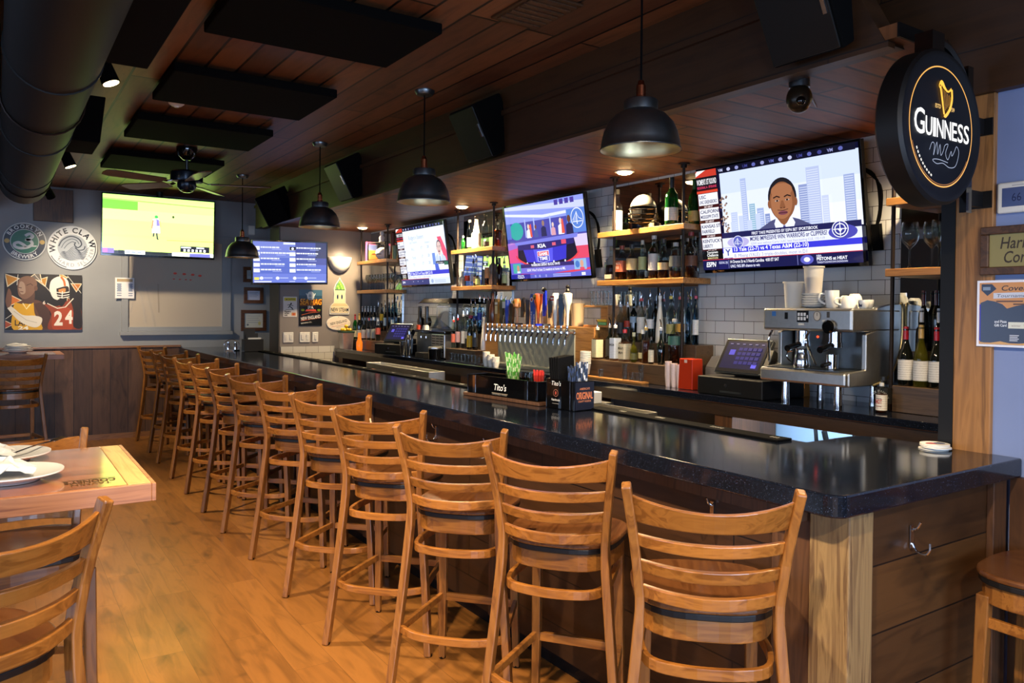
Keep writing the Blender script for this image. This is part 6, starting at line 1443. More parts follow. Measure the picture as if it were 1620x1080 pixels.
f.text('LAK', .155, .05, .06, '#2a2018', w=.13, bold=.02).text('24', .17, .004, .036, '#f0ead6', w=.10, bold=.03)
outline([(.27, .29), (.36, .31), (.42, .22), (.43, .04), (.36, .02), (.33, .14)], '#4a3024')
outline([(.02, .24), (.05, .27), (.16, .17), (.28, .16), (.35, .13), (.33, .05), (.26, .03), (.13, .10)], '#e3dccb').line([(.08, .21), (.2, .11), (.3, .08)], .006, '#b9b09c')
outline([(.0, .32), (.03, .46), (.06, .40), (.055, .28), (.02, .25)], '#7a5540')
outline([(.16, .30), (.26, .30), (.28, .42), (.24, .46), (.16, .40)], '#5a3f30')
outline([(.115, .46), (.13, .38), (.19, .345), (.26, .40), (.30, .50), (.285, .57), (.22, .605), (.15, .585), (.12, .53)], '#7d5c48'); outline([(.125, .46), (.15, .40), (.19, .42), (.18, .52), (.14, .54)], '#a58a76')
f.line([(.125, .475), (.155, .47)], .008, '#3a251a').line([(.14, .43), (.17, .425)], .008, '#5a2f26').ell(.29, .47, .018, .03, '#6b4a38', 12).line([(.2, .5), (.24, .52), (.26, .5)], .008, '#4a3224')
outline([(.36, .30), (.50, .27), (.66, .36), (.74, .22), (.745, 0), (.42, 0), (.44, .18)], '#8a3a1c'); outline([(.45, .18), (.46, 0), (.64, 0), (.66, .2), (.56, .26)], '#a8431f')
outline([(.62, .36), (.70, .34), (.74, .20), (.74, .02), (.66, .04), (.66, .22)], '#241c19').line([(.40, .30), (.5, .245), (.58, .26), (.66, .36)], .010, '#e6ddca')
f.text('2', .51, .055, .15, '#e9e3d6', w=.085, bold=.04).text('4', .615, .075, .14, '#e9e3d6', w=.075, bold=.04).text('6', .37, .29, .035, '#e0d6c4', bold=.04)
outline([(.42, .46), (.44, .56), (.52, .61), (.60, .57), (.62, .46), (.60, .40), (.54, .34), (.46, .36)], '#e9e4da'); f.line([(p.x, p.y) for p in spl([(.535, .605, 0), (.565, .56, 0), (.575, .50, 0)], 6)], .022, '#c9682a')
outline([(.49, .47), (.60, .50), (.615, .43), (.60, .385), (.55, .35), (.50, .38)], '#2c211c'); outline([(.51, .46), (.58, .475), (.57, .42), (.52, .42)], '#c98a4a')
for y in (.43, .40, .375): f.line([(.485, y), (.55, y-.012), (.62, y+.005)], .009, '#efeae0')
f.line([(.55, .44), (.545, .36)], .009, '#efeae0'); outline([(.50, .34), (.54, .36), (.58, .33), (.55, .27), (.52, .28)], '#1a1513')
wall_art('painting', 'wide canvas painting of a yellow-shirted man and a helmeted player on the back wall', (.095, BY, 1.298), BR, BU, W_, H_, .03, M['black'], f, 'painting')
# glare reflection at the window casing, built as a small white card
f = Flat(); f.rect(.005, .005, .205, .245, '#f2f0ee').rect(.02, .20, .19, .235, '#b9a27a')
for k in range(6): f.rect(.02, .03+k*.027, .07, .042+k*.027, '#8f98ad').rect(.145, .03+k*.027, .19, .042+k*.027, '#8f98ad')
for x in (.045, .165): f.rect(x-.02, .09, x+.02, .18, '#9aa6ba')
wall_art('notice', 'glare reflection built as a white card on the left casing of the back window', (1.185, BY-.034, 1.665), BR, BU, .21, .25, .004, M['white'], f, 'notice')
# framed certificates
for k, (x0, x1, z0, z1, lb, ii) in enumerate(((2.675, 2.80, 1.90, 2.10, 'topmost of three wood-framed certificates, partly behind the beer menu screen', 0), (2.685, 2.935, 1.625, 1.835, 'middle wood-framed certificate beside the back window', 1), (2.65, 2.975, 1.265, 1.54, 'largest and lowest wood-framed certificate beside the back window', 2))):
    f = Flat(); W_, H_ = (x1-x0)-.09, (z1-z0)-.09
    W_ = max(W_, .12)
    f.rect(0, 0, W_, H_, ['#b9c9cc', '#c6cadb', '#d0cfc0'][ii])
    for j in range(4): f.rect(W_*.15, H_*(.8-.15*j), W_*(.85-.08*(j % 2)), H_*(.8-.15*j)+.006, '#8e93a0')
    if ii == 2: f.ell(W_*.18, H_*.2, .014, .014, '#6b6f74', 12).ell(W_*.82, H_*.3, .018, .026, '#c9bf7a', 14)
    wall_art('certificate', lb, (x0+.045, BY, z0+.045), BR, BU, W_, H_, .01, wood('certificate_frame', '#4d2f1d', '#6b4429', 'X'), f, 'certificate', group='framed certificates', fw=.045)
ob = MB().box(2.735, 2.815, BY-.04, BY, 2.515, 2.635).build('wall_switch_box', M['plastic'], None, .005); tag(ob, 'small white box high on the back wall above the certificates', 'switch box')
# posters on the grey wall
GR = (1, 0, 0)
f = Flat(); W_, H_ = .285, .435
f.rect(0, 0, W_, H_, '#0d0f14').rect(0, H_*.74, W_, H_, '#29485c').rect(0, H_*.84, W_, H_, '#3b6075').ell(W_*.5, H_*.83, .045, .055, '#cfd8d6', 18).ell(W_*.47, H_*.79, .02, .04, '#8fa3a8', 10).line([(W_*.3, H_*.9), (W_*.42, H_*.78), (W_*.62, H_*.8), (W_*.7, H_*.9)], .008, '#d9e0dc')
f.poly([(.01, .30), (.275, .325), (.27, .27), (.18, .245), (.01, .235)], '#7a3f0c').text('SEA HAG', W_*.5, .255, .07, '#f0a01c', w=.265, bold=.012, shear=.1).text('IPA', W_*.5, .205, .035, '#e9e3da', w=.07, bold=.02)
f.poly([(.09, .20), (.2, .20), (.215, .175), (.075, .175)], '#c04a3a').ell(.045, .19, .022, .014, '#6a7a22', 10).ell(.245, .19, .022, .014, '#6a7a22', 10).line([(.03, .13), (.12, .155), (.26, .17)], .004, '#d9602a').line([(.02, .06), (.12, .075), (.27, .10)], .004, '#d9602a')
f.text('NEW ENGLAND', .145, .08, .04, '#f0ece4', w=.24, bold=.012, rot=8).text('BREWING CO.', .09, .03, .016, '#e0dcd2', w=.13, rot=8)
wall_art('beer_poster', 'black SEA HAG beer poster from NEW ENGLAND brewing on the grey wall', (3.028, GY, 1.357), GR, BU, W_, H_, .006, M['black'], f, 'poster', 'gprint')
f = Flat(); W_, H_ = .165, .24
f.rect(0, 0, W_, H_, '#d9d6d0').rect(.012, .19, W_-.012, .228, '#d2c03a').poly([(.03, .2), (.05, .2), (.04, .218)], '#2a2a1c').text('CAUTION', .098, .2, .017, '#3a3620', w=.085, bold=.02)
f.ell(.094, .158, .010, .010, '#1f1f1f', 12).line([(.088, .15), (.075, .125), (.10, .11), (.115, .088)], .012, '#1f1f1f').line([(.075, .125), (.058, .105)], .009, '#1f1f1f').line([(.085, .145), (.05, .14)], .007, '#1f1f1f').line([(.086, .143), (.12, .13)], .007, '#1f1f1f').line([(.03, .085), (.13, .085)], .004, '#1f1f1f')
f.text('Slippery', .012, .056, .02, '#1f1f1f', w=.08, al='L', bold=.03).text('when', .012, .034, .02, '#1f1f1f', w=.06, al='L', bold=.03).text('wet', .012, .012, .02, '#1f1f1f', w=.04, al='L', bold=.03).rect(.1, .015, .15, .05, '#d98a3a').ell(.125, .03, .012, .015, '#c0503a', 10)
wall_art('caution_sign', 'white and yellow CAUTION slippery sign on the grey wall', (2.838, GY, 1.465), GR, BU, W_, H_, .005, M['white'], f, 'sign')
# tower shaped brewery sign (cut-out board)
T_ = [(0, .0), (.25, .0), (.255, .06), (.245, .10), (.205, .14), (.205, .19), (.20, .25), (.205, .31), (.18, .37), (.145, .42), (.128, .455), (.11, .42), (.075, .37), (.05, .31), (.055, .25), (.05, .19), (.05, .14), (.01, .10), (0, .06)]
t = thing('tower_sign', 'cut-out sign of a pale tower with a green hop dome, NEW STEAM lettering', 'sign'); t.matrix_world = frame_m((3.407, GY, 1.498), GR, BU)
MB().prism(T_, .001, .012).build('board', M['plastic'], t)
f = Flat()
def ins(p, k=.93, c=(.1275, .2)): return [(c[0]+(x-c[0])*k, c[1]+(y-c[1])*(k+.02)) for x, y in p]
f.poly(ins(T_), '#5a5f6a').poly(ins(T_, .90), '#e0cfa8')
f.poly([(.065, .30), (.19, .30), (.172, .36), (.14, .405), (.1275, .43), (.115, .405), (.083, .36)], '#2f5a9a').poly([(.07, .305), (.19, .305), (.175, .355), (.14, .40), (.1275, .42), (.118, .405), (.09, .36)], '#77b34a')
for j in range(4):
    for i in range(4-j): f.ell(.095+i*.022+j*.011, .318+j*.025, .012, .014, '#96cc5e' if (i+j) % 2 else '#5f9a38', 8)
f.line([(.065, .30), (.19, .30)], .008, '#3a4a5a').ell(.10, .215, .010, .030, '#1c3357', 12).ell(.155, .215, .010, .030, '#1c3357', 12).poly([(.02, .10), (.235, .10), (.2, .135), (.055, .135)], '#c9b78c')
f.text('NEW STEAM', .1275, .035, .045, '#23283a', w=.225, bold=.015)
f.build('printed_face', Matrix.Translation((0, 0, .0125)), M['gprint'], t)
f = Flat(); f.ell(0, 0, .15, .083, '#e9dac6', 40).text('NEW ENGLAND', .005, -.005, .034, '#4d4a42', w=.22, rot=12, bold=.015).line([(-.09, -.045), (.0, -.03), (.10, -.005)], .004, '#b9604a').text('BREWING CO.', .03, -.05, .014, '#8a8478', w=.11, rot=10)
for a in (0, 90, 180, 270): f.ell(.138*math.cos(math.radians(a)), .074*math.sin(math.radians(a)), .004, .004, '#6a6458', 8)
disc_sign('oval_sign', 'oval cream NEW ENGLAND brewing sign above the lemons', (3.522, GY, 1.388), .155, .012, M['plastic'], f, ry=.087)
for k, (x0, x1, n, lb) in enumerate(((2.84, 2.962, 2, 'leftmost white double light switch under the caution sign'), (3.038, 3.163, 2, 'middle white double switch plate under the black beer poster'), (3.194, 3.266, 1, 'rightmost narrow white switch plate on the grey wall'))):
    t = thing('switch_plate', lb, 'light switch', (x0, GY, 1.16), group='white switch plates')
    MB().box(0, x1-x0, -.008, -.001, 0, .122).build('plate', M['plastic'], t, .003)
    for j in range(n):
        cx = (x1-x0)*(j+.5)/n; MB().box(cx-.016, cx+.016, -.013, -.008, .028, .094).build('rocker', M['white'], t, .003)
sc_ = thing('wall_sconce', 'white half-bowl wall lamp on the grey wall right of the menu screen', 'wall lamp', (3.535, GY-.002, 2.20))
b = MB(); prof = [(.155, 0), (.150, -.05), (.128, -.11), (.085, -.165), (.03, -.19), (0, -.192)]; vs = []; fs = []; n = 20
for r, z in prof:
    for k in range(n+1): a = PI+PI*k/n; vs.append((r*math.cos(a), r*math.sin(a)*.72, z))
for i in range(len(prof)-1):
    for k in range(n): q = i*(n+1)+k; fs.append((q, q+n+1, q+n+2, q+1))
b.add(vs, fs, 0, True); so_ = b.build('bowl', M['china'], sc_); s = so_.modifiers.new('s', 'SOLIDIFY'); s.thickness = .006
MB().cyl((0, -.05, -.10), (0, -.05, -.03), .022, 12).build('bulb', mat('lit_bulb', '#fff', .4, emit='#ffdca0', es=1), sc_)

# right-hand blue wall
PR = (0, -1, 0)
f = Flat(); W_, H_ = .30, .115
f.rect(0, 0, W_, H_, '#8c8252').text("Harry's", .035, .064, .040, '#33281c', al='L', w=.13, bold=.01, shear=.15).text('Corner', .045, .014, .040, '#33281c', al='L', w=.13, bold=.01, shear=.15)
wall_art('plaque', "dark framed brass plaque reading Harry's Corner on the blue wall", (2.953, 1.352, 1.737), PR, BU, W_, H_, .006, M['darkwood'], f, 'plaque', fw=.028)
f = Flat(); W_, H_ = .30, .235
f.rect(0, 0, W_, H_, '#e4e4ec').rect(.008, .008, W_-.008, H_-.008, '#c98a4a').poly([(.012, .155), (.035, .165), (.06, .16), (.085, .15), (.1, .135), (.13, .145), (.16, .15), (.30, .15), (.30, .014), (.012, .014)], '#343c50').rect(.009, .02, .014, .15, '#2c2c9a')
f.poly([(.015, .20), (.035, .18), (.065, .205), (.05, .222), (.015, .222)], '#232c42').rect(.02, .2, .045, .212, '#7a8aa0')
f.text('Cover Tunes', .08, .198, .018, '#26211d', al='L', w=.17, shear=.2, bold=.01).poly([(.055, .17), (.3, .178), (.3, .195), (.055, .19)], '#c6cad6').text('Tournament Bracket', .065, .175, .011, '#3a3f55', al='L', w=.19, shear=.2)
f.rect(.065, .158, .15, .163, '#5a3a22').rect(.12, .148, .19, .153, '#5a3a22').text('and Pizza', .06, .085, .009, '#e3e5ea', al='L', w=.04, bold=.02).text('Gift Card', .06, .072, .009, '#e3e5ea', al='L', w=.04, bold=.02).rect(.105, .066, .155, .088, '#d3d4c4').text('winner', .13, .072, .008, '#8a7a6a', w=.03)
for k in range(4): f.rect(.11, .028-.006*k+.012, .14-.004*(k % 2), .031-.006*k+.012, '#c9ccd4')
f.poly([(.012, .008), (.012, .016), (.04, .012), (.08, .020), (.12, .012), (.18, .018), (.24, .010), (.30, .016), (.30, .008)], '#c99a5a')
wall_art('flyer', 'orange and navy paper flyer in a clear sleeve taped to the post and wall', (2.951, 1.392, 1.455), PR, BU, W_, H_, .003, M['paper'], f, 'flyer', 'gprint')
th_ = thing('thermostat', 'white wall thermostat showing 66 above the brass plaque', 'thermostat'); th_.matrix_world = frame_m((PX, 1.335, 1.925), PR, BU)
MB().box(.01, .14, .01, .098, .0005, .004).build('mount_plate', M['plastic'], th_); MB().box(0, .15, 0, .108, .0041, .022).build('housing', M['plastic'], th_, .008, 3)
f = Flat(); f.rect(.018, .022, .135, .088, '#4d5c86').text('66', .065, .04, .028, '#2a3356', w=.03).rect(.05, .093, .1, .097, '#b9b9b9'); f.build('display', Matrix.Translation((0, 0, .0225)), M['gprint'], th_)

# round lit beer sign
gs = thing('pub_sign', 'round black lit GUINNESS sign hanging out from the wooden post', 'sign'); gs.matrix_world = frame_m((2.595, 1.385, 2.185), BR, BU)
MB().lathe([(0, -.045), (.245, -.045), (.255, -.035), (.255, .035), (.245, .045), (.230, .045), (.224, .040), (0, .040)], 56, cap=False).build('drum', M['black'], gs)
MB().lathe([(0, -.0455), (.2, -.0455), (.2, -.049), (0, -.049)], 40, cap=False).build('rear_face', M['blackgloss'], gs)
MB().box(.225, .262, -.26, .25, -.012, .012).box(-.045, .03, .24, .315, -.03, .03).tube(spl([(.0, .30, 0), (.10, .285, 0), (.20, .21, 0), (.245, .10, 0)], 6), .02, 8).build('hanger', M['blackgloss'], gs)
for z in (.055, -.205): MB().box(.262, .36, z-.028, z+.028, -.008, .008).box(.352, .36, z-.03, z+.03, -.035, .035).build('wall_bracket', M['black'], gs)
f = Flat(.00025); r = .182
r = .196
f.ring(0, 0, r, r, .0042, '#e0a050', 72).ring(0, 0, r*.965, r*.965, .0025, '#8a5a2a', 60, 200, 330)
x = -.168
for ch, w_, h_ in (('G', .062, .080), ('U', .040, .060), ('I', .016, .060), ('N', .042, .060), ('N', .042, .060), ('E', .032, .060), ('S', .034, .060), ('S', .034, .060)):
    f.text(ch, x+w_/2, -.036, h_, '#ffffff', w=w_, bold=.008); x += w_+.0055
f.text('ESTD', -.030, .058, .013, '#e0b46a', w=.034, bold=.01).text('1759', .056, .058, .013, '#e0b46a', w=.034, bold=.01)
hp = [(p.x, p.y) for p in spl([(-.022, .132, 0), (-.010, .144, 0), (.008, .130, 0), (.030, .120, 0), (.052, .132, 0)], 5)]
f.line(hp, [.011+.005*math.sin(k*.3) for k in range(len(hp))], '#f2b040').ell(-.020, .132, .008, .009, '#f2b040', 14).ell(-.020, .133, .0035, .0035, '#3a2408', 10)
f.line([(-.018, .126), (.006, .042)], .010, '#f2b040').line([(p.x, p.y) for p in spl([(.052, .13, 0), (.054, .095, 0), (.040, .062, 0), (.016, .038, 0), (.006, .040, 0)], 5)], .011, '#f2b040')
for k in range(6): f.line([(-.008+.010*k, .124-.004*k), (.005+.007*k, .050+.006*k)], .0014, '#d99a38')
sg = [(-.085, -.085), (-.07, -.06), (-.055, -.065), (-.06, -.10), (-.04, -.055), (-.035, -.095), (-.02, -.06), (-.015, -.095), (0, -.08), (.01, -.06), (.03, -.055), (.015, -.085), (.03, -.105), (.05, -.075), (.055, -.09), (.07, -.075), (.085, -.055), (.10, -.075), (.08, -.12), (.04, -.13), (.0, -.12), (-.04, -.125), (-.065, -.115), (-.03, -.11), (.03, -.115)]
f.line([(p.x, p.y) for p in spl([(a, b, 0) for a, b in sg], 5)], .0022, '#8a93a8')
for k in range(9):
    a = math.radians(207+k*4.6); f.line([(.183*math.cos(a), .183*math.sin(a)), (.183*math.cos(a+.05), .183*math.sin(a+.05))], .007, '#c9c6bd')
f.build('lit_face', Matrix.Translation((0, 0, .0405)), M['neon'], gs)

# ---------------------------------------------------------------- ceiling fittings
def pendant(x, y, zb, label):
    t = thing('pendant_lamp', label, 'pendant lamp', (x, y, 0), group='pendant lamps over the bar')
    zc = CZ
    MB().lathe([(0, zc-.03), (.05, zc-.028), (.062, zc-.008), (.062, zc), (0, zc)], 24, cap=False).build('ceiling_rose', M['pewter'], t)
    MB().cyl((0, 0, zb+.285), (0, 0, zc-.025), .0045, 8).build('cord', M['rubber'], t)
    MB().lathe([(0, zb+.29), (.012, zb+.288), (.016, zb+.272), (.020, zb+.268), (.020, zb+.225), (.024, zb+.222), (.024, zb+.208), (0, zb+.208)], 16, cap=False).build('socket', M['copper'], t)
    P = [(.0, .210), (.066, .208), (.070, .202), (.070, .165), (.076, .160), (.105, .145), (.135, .112), (.152, .075), (.161, .035), (.164, .008), (.168, .004), (.168, 0)]
    MB().lathe([(r, zb+z) for r, z in P], 40, cap=False).build('shade', M['pewter'], t)
    Q = [(.166, 0), (.160, .008), (.157, .035), (.148, .075), (.131, .110), (.10, .142), (.06, .158), (0, .16)]
    MB().lathe([(r, zb+z) for r, z in Q], 40, cap=False).build('shade_lining', M['silver'], t)
    return t
pendant(2.226, 2.385, 2.235, 'nearest pewter pendant lamp over the bar, largest in view')
pendant(2.226, 4.335, 2.235, 'second nearest pewter pendant lamp over the bar')
pendant(2.226, 6.20, 2.235, 'third pewter pendant lamp over the bar, before the beam speaker')
pendant(2.12, 8.19, 2.085, 'farthest pewter pendant lamp, left of the beer menu screen')
def downlight(x, y, label, z=SZ, e=330):
    t = thing('downlight', label, 'ceiling light', (x, y, z), group='recessed downlights over the back counter')
    MB().lathe([(.05, -.001), (.068, -.001), (.068, -.007), (.05, -.007)], 24, cap=False).build('trim_ring', M['plastic'], t)
    MB().lathe([(0, -.002), (.05, -.002), (.052, -.009), (.042, -.018), (.02, -.023), (0, -.024)], 24, cap=False).build('diffuser', M['lamp'], t)
    li = bpy.data.lights.new('downlight_bulb', 'SPOT'); li.energy = e; li.color = (1, .74, .42); li.spot_size = math.radians(150); li.spot_blend = .6; li.shadow_soft_size = .05
    o = bpy.data.objects.new('downlight_bulb', li); COL.objects.link(o); o.parent = t; o.location = (0, 0, -.045)
downlight(3.603, 4.015, 'recessed downlight in the wooden soffit above the football helmet')
downlight(3.608, 6.256, 'recessed downlight in the wooden soffit between the two middle screens')
downlight(3.611, 8.60, 'recessed downlight in the wooden soffit near the grey wall', e=120)
downlight(3.60, 1.80, 'recessed downlight in the wooden soffit behind the round beer sign', e=110)
cam_ = thing('dome_camera', 'brown security camera hanging below the wooden soffit', 'camera', (2.77, 2.02, SZ))
MB().cyl((0, 0, -.03), (0, 0, -.001), .042, 20).build('ceiling_mount', M['pewter'], cam_)
MB().sphere((0, 0, -.075), .052, 18, 12, sc=(1, 1, 1.15)).build('housing', mat('bronze_housing', '#2a2117', .3, metal=.4), cam_)
MB().sphere((-.03, -.03, -.095), .02, 12, 8).build('lens', M['blackgloss'], cam_)
MB().tube(spl([(.05, .03, -.01), (.16, .07, -.006), (.27, .13, -.004), (.40, .20, -.004)], 5), .004, 6).build('cable', M['shelfdark'], cam_)
# loudspeakers on the beam
def speaker(y, z, label, turn=0.0):
    t = thing('loudspeaker', label, 'loudspeaker', (2.46, y, z), group='loudspeakers on the beam')
    tl = math.radians(28)
    Ms = frame_m((-.02, 0, 0), (0, -1, 0), (-math.sin(tl)*1.0, 0, math.cos(tl))) @ Matrix.Rotation(turn, 4, 'Y')
    b = MB(); w, h, d = .15, .165, .24; s = .72
    b.hexa([(-w*s, -h, -d), (w*s, -h, -d), (w, -h, 0), (-w, -h, 0), (-w*s, h, -d), (w*s, h, -d), (w, h, 0), (-w, h, 0)])
    q = b.build('cabinet', M['blackmatte'], t, .008); q.matrix_local = Ms
    g = MB(); g.prism([(-w+.008, -h+.008), (w-.008, -h+.008), (w-.008, h-.008), (-w+.008, h-.008)], .002, .012)
    g = g.build('grille', mat('speaker_grille', '#0a0b09', .45, spec=.3), t, .003); g.matrix_local = Ms
    bd = MB().box(w-.035, w-.02, -.03, .05, .012, .016).build('maker_badge', M['chrome'], t); bd.matrix_local = Ms
    MB().box(.10, .14, -.03, .03, -.06, .06).build('bracket', M['black'], t)
    return t
speaker(1.80, 2.66, 'nearest black loudspeaker on the beam, above the large television')
speaker(4.12, 2.645, 'black loudspeaker on the beam between the two nearest pendant lamps')
speaker(6.33, 2.645, 'green-lit loudspeaker on the beam behind the third pendant lamp')
speaker(8.35, 2.62, 'farthest dark loudspeaker in the corner above the last pendant lamp', -.9)
# acoustic panels
for k, (y0, y1, lb) in enumerate(((3.22, 3.85, 'nearest and largest-looking black acoustic panel under the ceiling'), (4.56, 5.28, 'second nearest black acoustic panel under the ceiling'), (5.87, 6.56, 'black acoustic panel just before the ceiling fan'), (7.36, 8.14, 'farthest black acoustic panel, behind the ceiling fan'))):
    t = thing('acoustic_panel', lb, 'acoustic panel', (1.28, (y0+y1)/2, 2.86), group='black acoustic panels under the ceiling')
    d = (y1-y0)/2
    MB().box(-.465, .465, -d, d, 0, .05).build('panel', M['blackmatte'], t, .006)
    for sx in (-.38, .38):
        for sy in (-d+.08, d-.08): MB().cyl((sx, sy, .05), (sx, sy, CZ-2.86), .01, 8).build('standoff', M['black'], t)
# ceiling fan
fan = thing('ceiling_fan', 'dark ceiling fan with brown wooden blades hanging before the back wall', 'ceiling fan', (1.36, 7.05, 0))
MB().lathe([(0, 2.82), (.03, 2.822), (.07, 2.86), (.085, 2.91), (.085, CZ), (0, CZ)], 24, cap=False).build('canopy', M['blackgloss'], fan)
MB().cyl((0, 0, 2.70), (0, 0, 2.83), .013, 12).build('down_rod', M['pewter'], fan)
MB().lathe([(0, 2.56), (.055, 2.562), (.075, 2.59), (.075, 2.625), (.125, 2.635), (.13, 2.65), (.13, 2.71), (.115, 2.725), (.03, 2.73), (0, 2.73)], 30, cap=False).build('motor', mat('fan_motor', '#18202a', .25, metal=.6), fan)
MB().lathe([(0, 2.545), (.03, 2.548), (.05, 2.558), (0, 2.561)], 20, cap=False).build('switch_cap', M['blackgloss'], fan)
fw_ = wood('fan_blade_wood', '#4a2c1a', '#6a4026', 'X', rough=.4)
for k in range(5):
    a = math.radians(-18+72*k)
    b = MB(); b.prism([(.20, -.055), (.62, -.07), (.68, -.05), (.69, 0), (.68, .05), (.62, .07), (.20, .055)], -.004, .004)
    bl = b.build('blade', fw_, fan, .002); bl.matrix_local = Matrix.Translation((0, 0, 2.625)) @ Matrix.Rotation(a, 4, 'Z') @ Matrix.Rotation(math.radians(12), 4, 'X')
    ir = MB().sweep([(.11, 0, .02), (.17, 0, .0), (.26, 0, .006)], [.03, .03, .06], .006).build('blade_iron', M['blackgloss'], bl)
cv = thing('ceiling_vent', 'brown painted vent in the ceiling left of the nearest pendant cord', 'vent', (2.04, 2.88, CZ))
MB().box(-.13, .13, -.18, .18, -.012, -.001).build('ceiling_mount', M['beam'], cv, .003)
for k in range(7): MB().box(-.11, .11, -.155+.046*k, -.125+.046*k, -.018, -.0125).build('slat', M['darkwood'], cv)
sd = thing('smoke_detector', 'small white dome detector under the ceiling beside the second acoustic panel', 'smoke detector', (.985, 5.44, CZ))
MB().lathe([(0, -.052), (.03, -.05), (.048, -.036), (.052, -.012), (.052, -.001), (0, -.001)], 24, cap=False).build('ceiling_mount', M['plastic'], sd)
MB().lathe([(0, -.060), (.014, -.058), (.018, -.051), (0, -.050)], 14, cap=False).build('sensor_cap', M['plastic'], sd)
# duct with branch boxes along the left of the ceiling
du = thing('air_duct', 'dark round air duct running along the left of the ceiling', 'duct', (0,0,0))
b = MB(); ys = [-2.6+k*.43 for k in range(25)]
b.tube([(.20, y, 2.60) for y in ys], .175, 32)
b.build('duct_tube', M['duct'], du)
for y in (-1.0, .55, 2.1, 3.65, 5.2, 6.75): MB().tube([(.20, y-.02, 2.60), (.20, y+.02, 2.60)], .181, 32).build('joint_band', M['duct'], du)
for y in (-.3, 1.6, 4.5, 7.2): MB().tube([(.20+.182*math.cos(a*PI/12), y, 2.60+.182*math.sin(a*PI/12)) for a in range(12, 25)], .006, 6).cyl((.382, y, 2.60), (.382, y, CZ), .005, 6).cyl((.018, y, 2.60), (.018, y, CZ), .005, 6).build('hanger_strap', M['pipe'], du)
for y0, y1 in ((2.55, 3.55), (5.30, 5.75)):
    MB().hexa([(.30, y0, 2.56), (.53, y0, 2.56), (.53, y1, 2.56), (.30, y1, 2.56), (.30, y0, 2.84), (.56, y0, 2.84), (.56, y1, 2.84), (.30, y1, 2.84)]).build('branch_box', M['blackmatte'], du, .006)
tag(MB().box(.36, .75, BY-.06, BY-.002, 2.53, 2.90).build('wall_mounted_board', M['darkwood'], None, .003), 'dark square wooden board high on the back wall above the round signs', 'board')
# track lights
TRACKS = []
def track_head(x, y, z, aim, label, e=70, lit=True):
    t = thing('track_light', label, 'track light', (x, y, z), group='track lights beside the duct')
    d = (V(aim)-V((x, y, z))).normalized()
    MB().cyl(V((0,0,0))-d*.07, V((0,0,0))+d*.06, .034, 18, r1=.042).build('lamp_housing', M['blackmatte'], t)
    MB().cyl(d*.0602, d*.062, .036, 18).build('lens', M['lamp'], t)
    MB().tube([(0, 0, 0), (0, 0, 2.894-z)], .008, 8).build('rail_mount', M['black'], t)
    li = bpy.data.lights.new('track_bulb', 'SPOT'); li.energy = e; li.color = (1, .80, .55); li.spot_size = math.radians(95); li.spot_blend = .7; li.shadow_soft_size = .04
    o = bpy.data.objects.new('track_bulb', li); COL.objects.link(o); o.parent = t; o.location = d*.07; o.rotation_euler = d.to_track_quat('-Z', 'Y').to_euler()
    return t
b = MB().box(.43, .46, -2.4, 10.0, 2.895, 2.925)
rail = tag(b.build('lighting_rail', M['black']), 'thin black track rail beside the air duct', 'rail')
# ---------------------------------------------------------------- lights
TR = [(.445, 1.45, 2.72, (-.15, 2.7, 1.07), 'track light overhead aimed at the near table'), (.445, 4.20, 2.70, (1.2, 3.9, .6), 'lit track light beside the nearest branch box of the duct'), (.445, 6.62, 2.66, (1.3, 6.5, .5), 'lit track light beyond the second branch box of the duct'),
      (.445, 9.0, 2.70, (1.2, 10.2, 1.3), 'farthest small track light by the back wall'), (.445, 2.2, 2.70, (1.45, 2.6, .9), 'track light overhead just out of the picture'), (.445, .6, 2.70, (1.45, 1.5, .9), 'track light overhead near the viewer'),
      (.445, -.8, 2.70, (1.9, .7, .8), 'track light overhead behind the viewer')]
for x, y, z, aim, lb in TR: track_head(x, y, z, aim, lb, e=(240 if 'table' in lb else 130 if y < 0 else 270) if y < 8 else 170)
def area(name, loc, aim, sx, sy, e, col):
    li = bpy.data.lights.new(name, 'AREA'); li.shape = 'RECTANGLE'; li.size = sx; li.size_y = sy; li.energy = e; li.color = col
    o = bpy.data.objects.new(name, li); COL.objects.link(o); o.location = loc
    o.rotation_euler = (V(aim)-V(loc)).to_track_quat('-Z', 'Y').to_euler()
SKY = (.50, .68, 1.0)
for y0, y1 in ((-1.6, .2), (1.2, 3.0), (4.0, 5.8)): area('window_daylight', (-3.82, (y0+y1)/2, 1.5), (0, (y0+y1)/2, .4), 1.8, 1.3, 35, SKY)
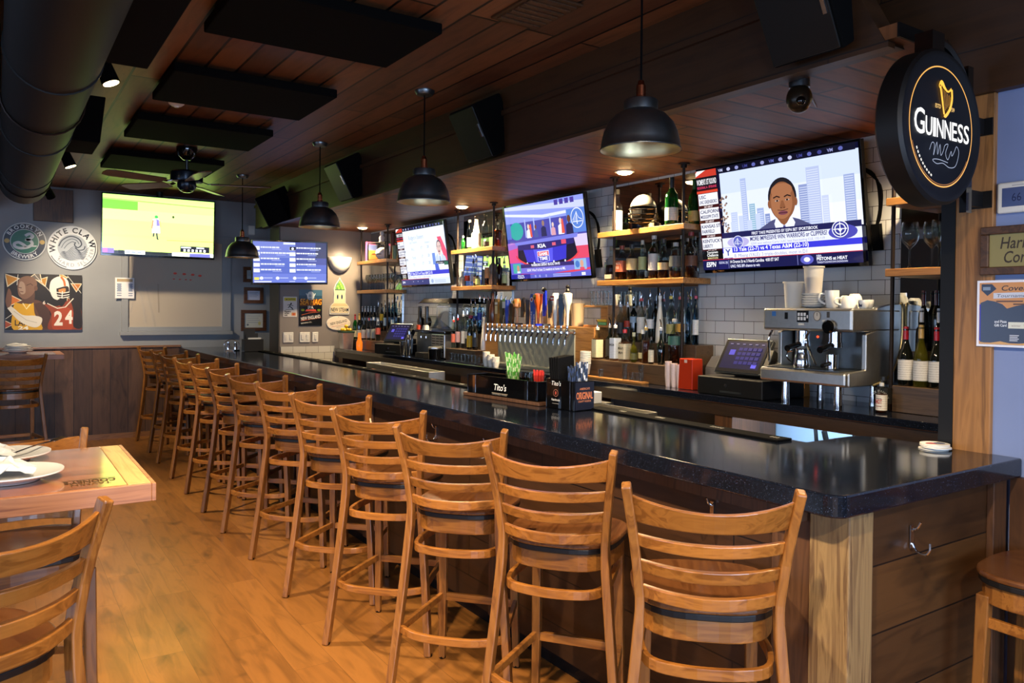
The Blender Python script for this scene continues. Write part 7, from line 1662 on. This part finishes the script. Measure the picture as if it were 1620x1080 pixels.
for x0, x1 in ((-2.6, -.8), (.2, 2.4)): area('window_daylight', ((x0+x1)/2, -2.92, 1.35), ((x0+x1)/2, 1, .2), x1-x0, 1.6, 150, SKY)
sl = bpy.data.lights.new('sconce_bulb', 'POINT'); sl.energy = .8; sl.color = (1, .8, .55); sl.shadow_soft_size = .04
so2 = bpy.data.objects.new('sconce_bulb', sl); COL.objects.link(so2); so2.parent = sc_; so2.location = (0, -.06, .02)
gl_ = bpy.data.lights.new('wall_washer', 'POINT')
bpy.data.lights.remove(gl_)
w = bpy.data.worlds.new('sky'); bpy.context.scene.world = w; w.use_nodes = True
w.node_tree.nodes['Background'].inputs[0].default_value = (.45, .62, 1, 1); w.node_tree.nodes['Background'].inputs[1].default_value = .6
# ---------------------------------------------------------------- camera
cd_ = bpy.data.cameras.new('camera'); cam = bpy.data.objects.new('camera', cd_); COL.objects.link(cam)
F_, PIT, YAW, ROL, CY_ = 1224.8, .012459, .58894, .008882, 505.4
fw = V((math.sin(YAW)*math.cos(PIT), math.cos(YAW)*math.cos(PIT), -math.sin(PIT))); rt0 = V((math.cos(YAW), -math.sin(YAW), 0)); up0 = rt0.cross(fw)
rt = rt0*math.cos(ROL)+up0*math.sin(ROL); up = -rt0*math.sin(ROL)+up0*math.cos(ROL)
cam.matrix_world = Matrix(((rt.x, up.x, -fw.x, 0), (rt.y, up.y, -fw.y, 0), (rt.z, up.z, -fw.z, 1.57), (0, 0, 0, 1)))
cd_.sensor_width = 36; cd_.lens = F_/1620*36; cd_.shift_y = -(540-CY_)/1620; cd_.clip_start = .05
sc0 = bpy.context.scene; sc0.camera = cam
sc0.view_settings.view_transform = 'Standard'; sc0.view_settings.look = 'None'; sc0.view_settings.gamma = 1; sc0.view_settings.exposure = 0.15; sc0.view_settings.use_curve_mapping = False
cy = sc0.cycles
cy.max_bounces = 7; cy.diffuse_bounces = 3; cy.glossy_bounces = 4; cy.transparent_max_bounces = 24; cy.transmission_bounces = 4
cy.sample_clamp_indirect = 4; cy.caustics_reflective = False; cy.caustics_refractive = False
cy.use_denoising = True
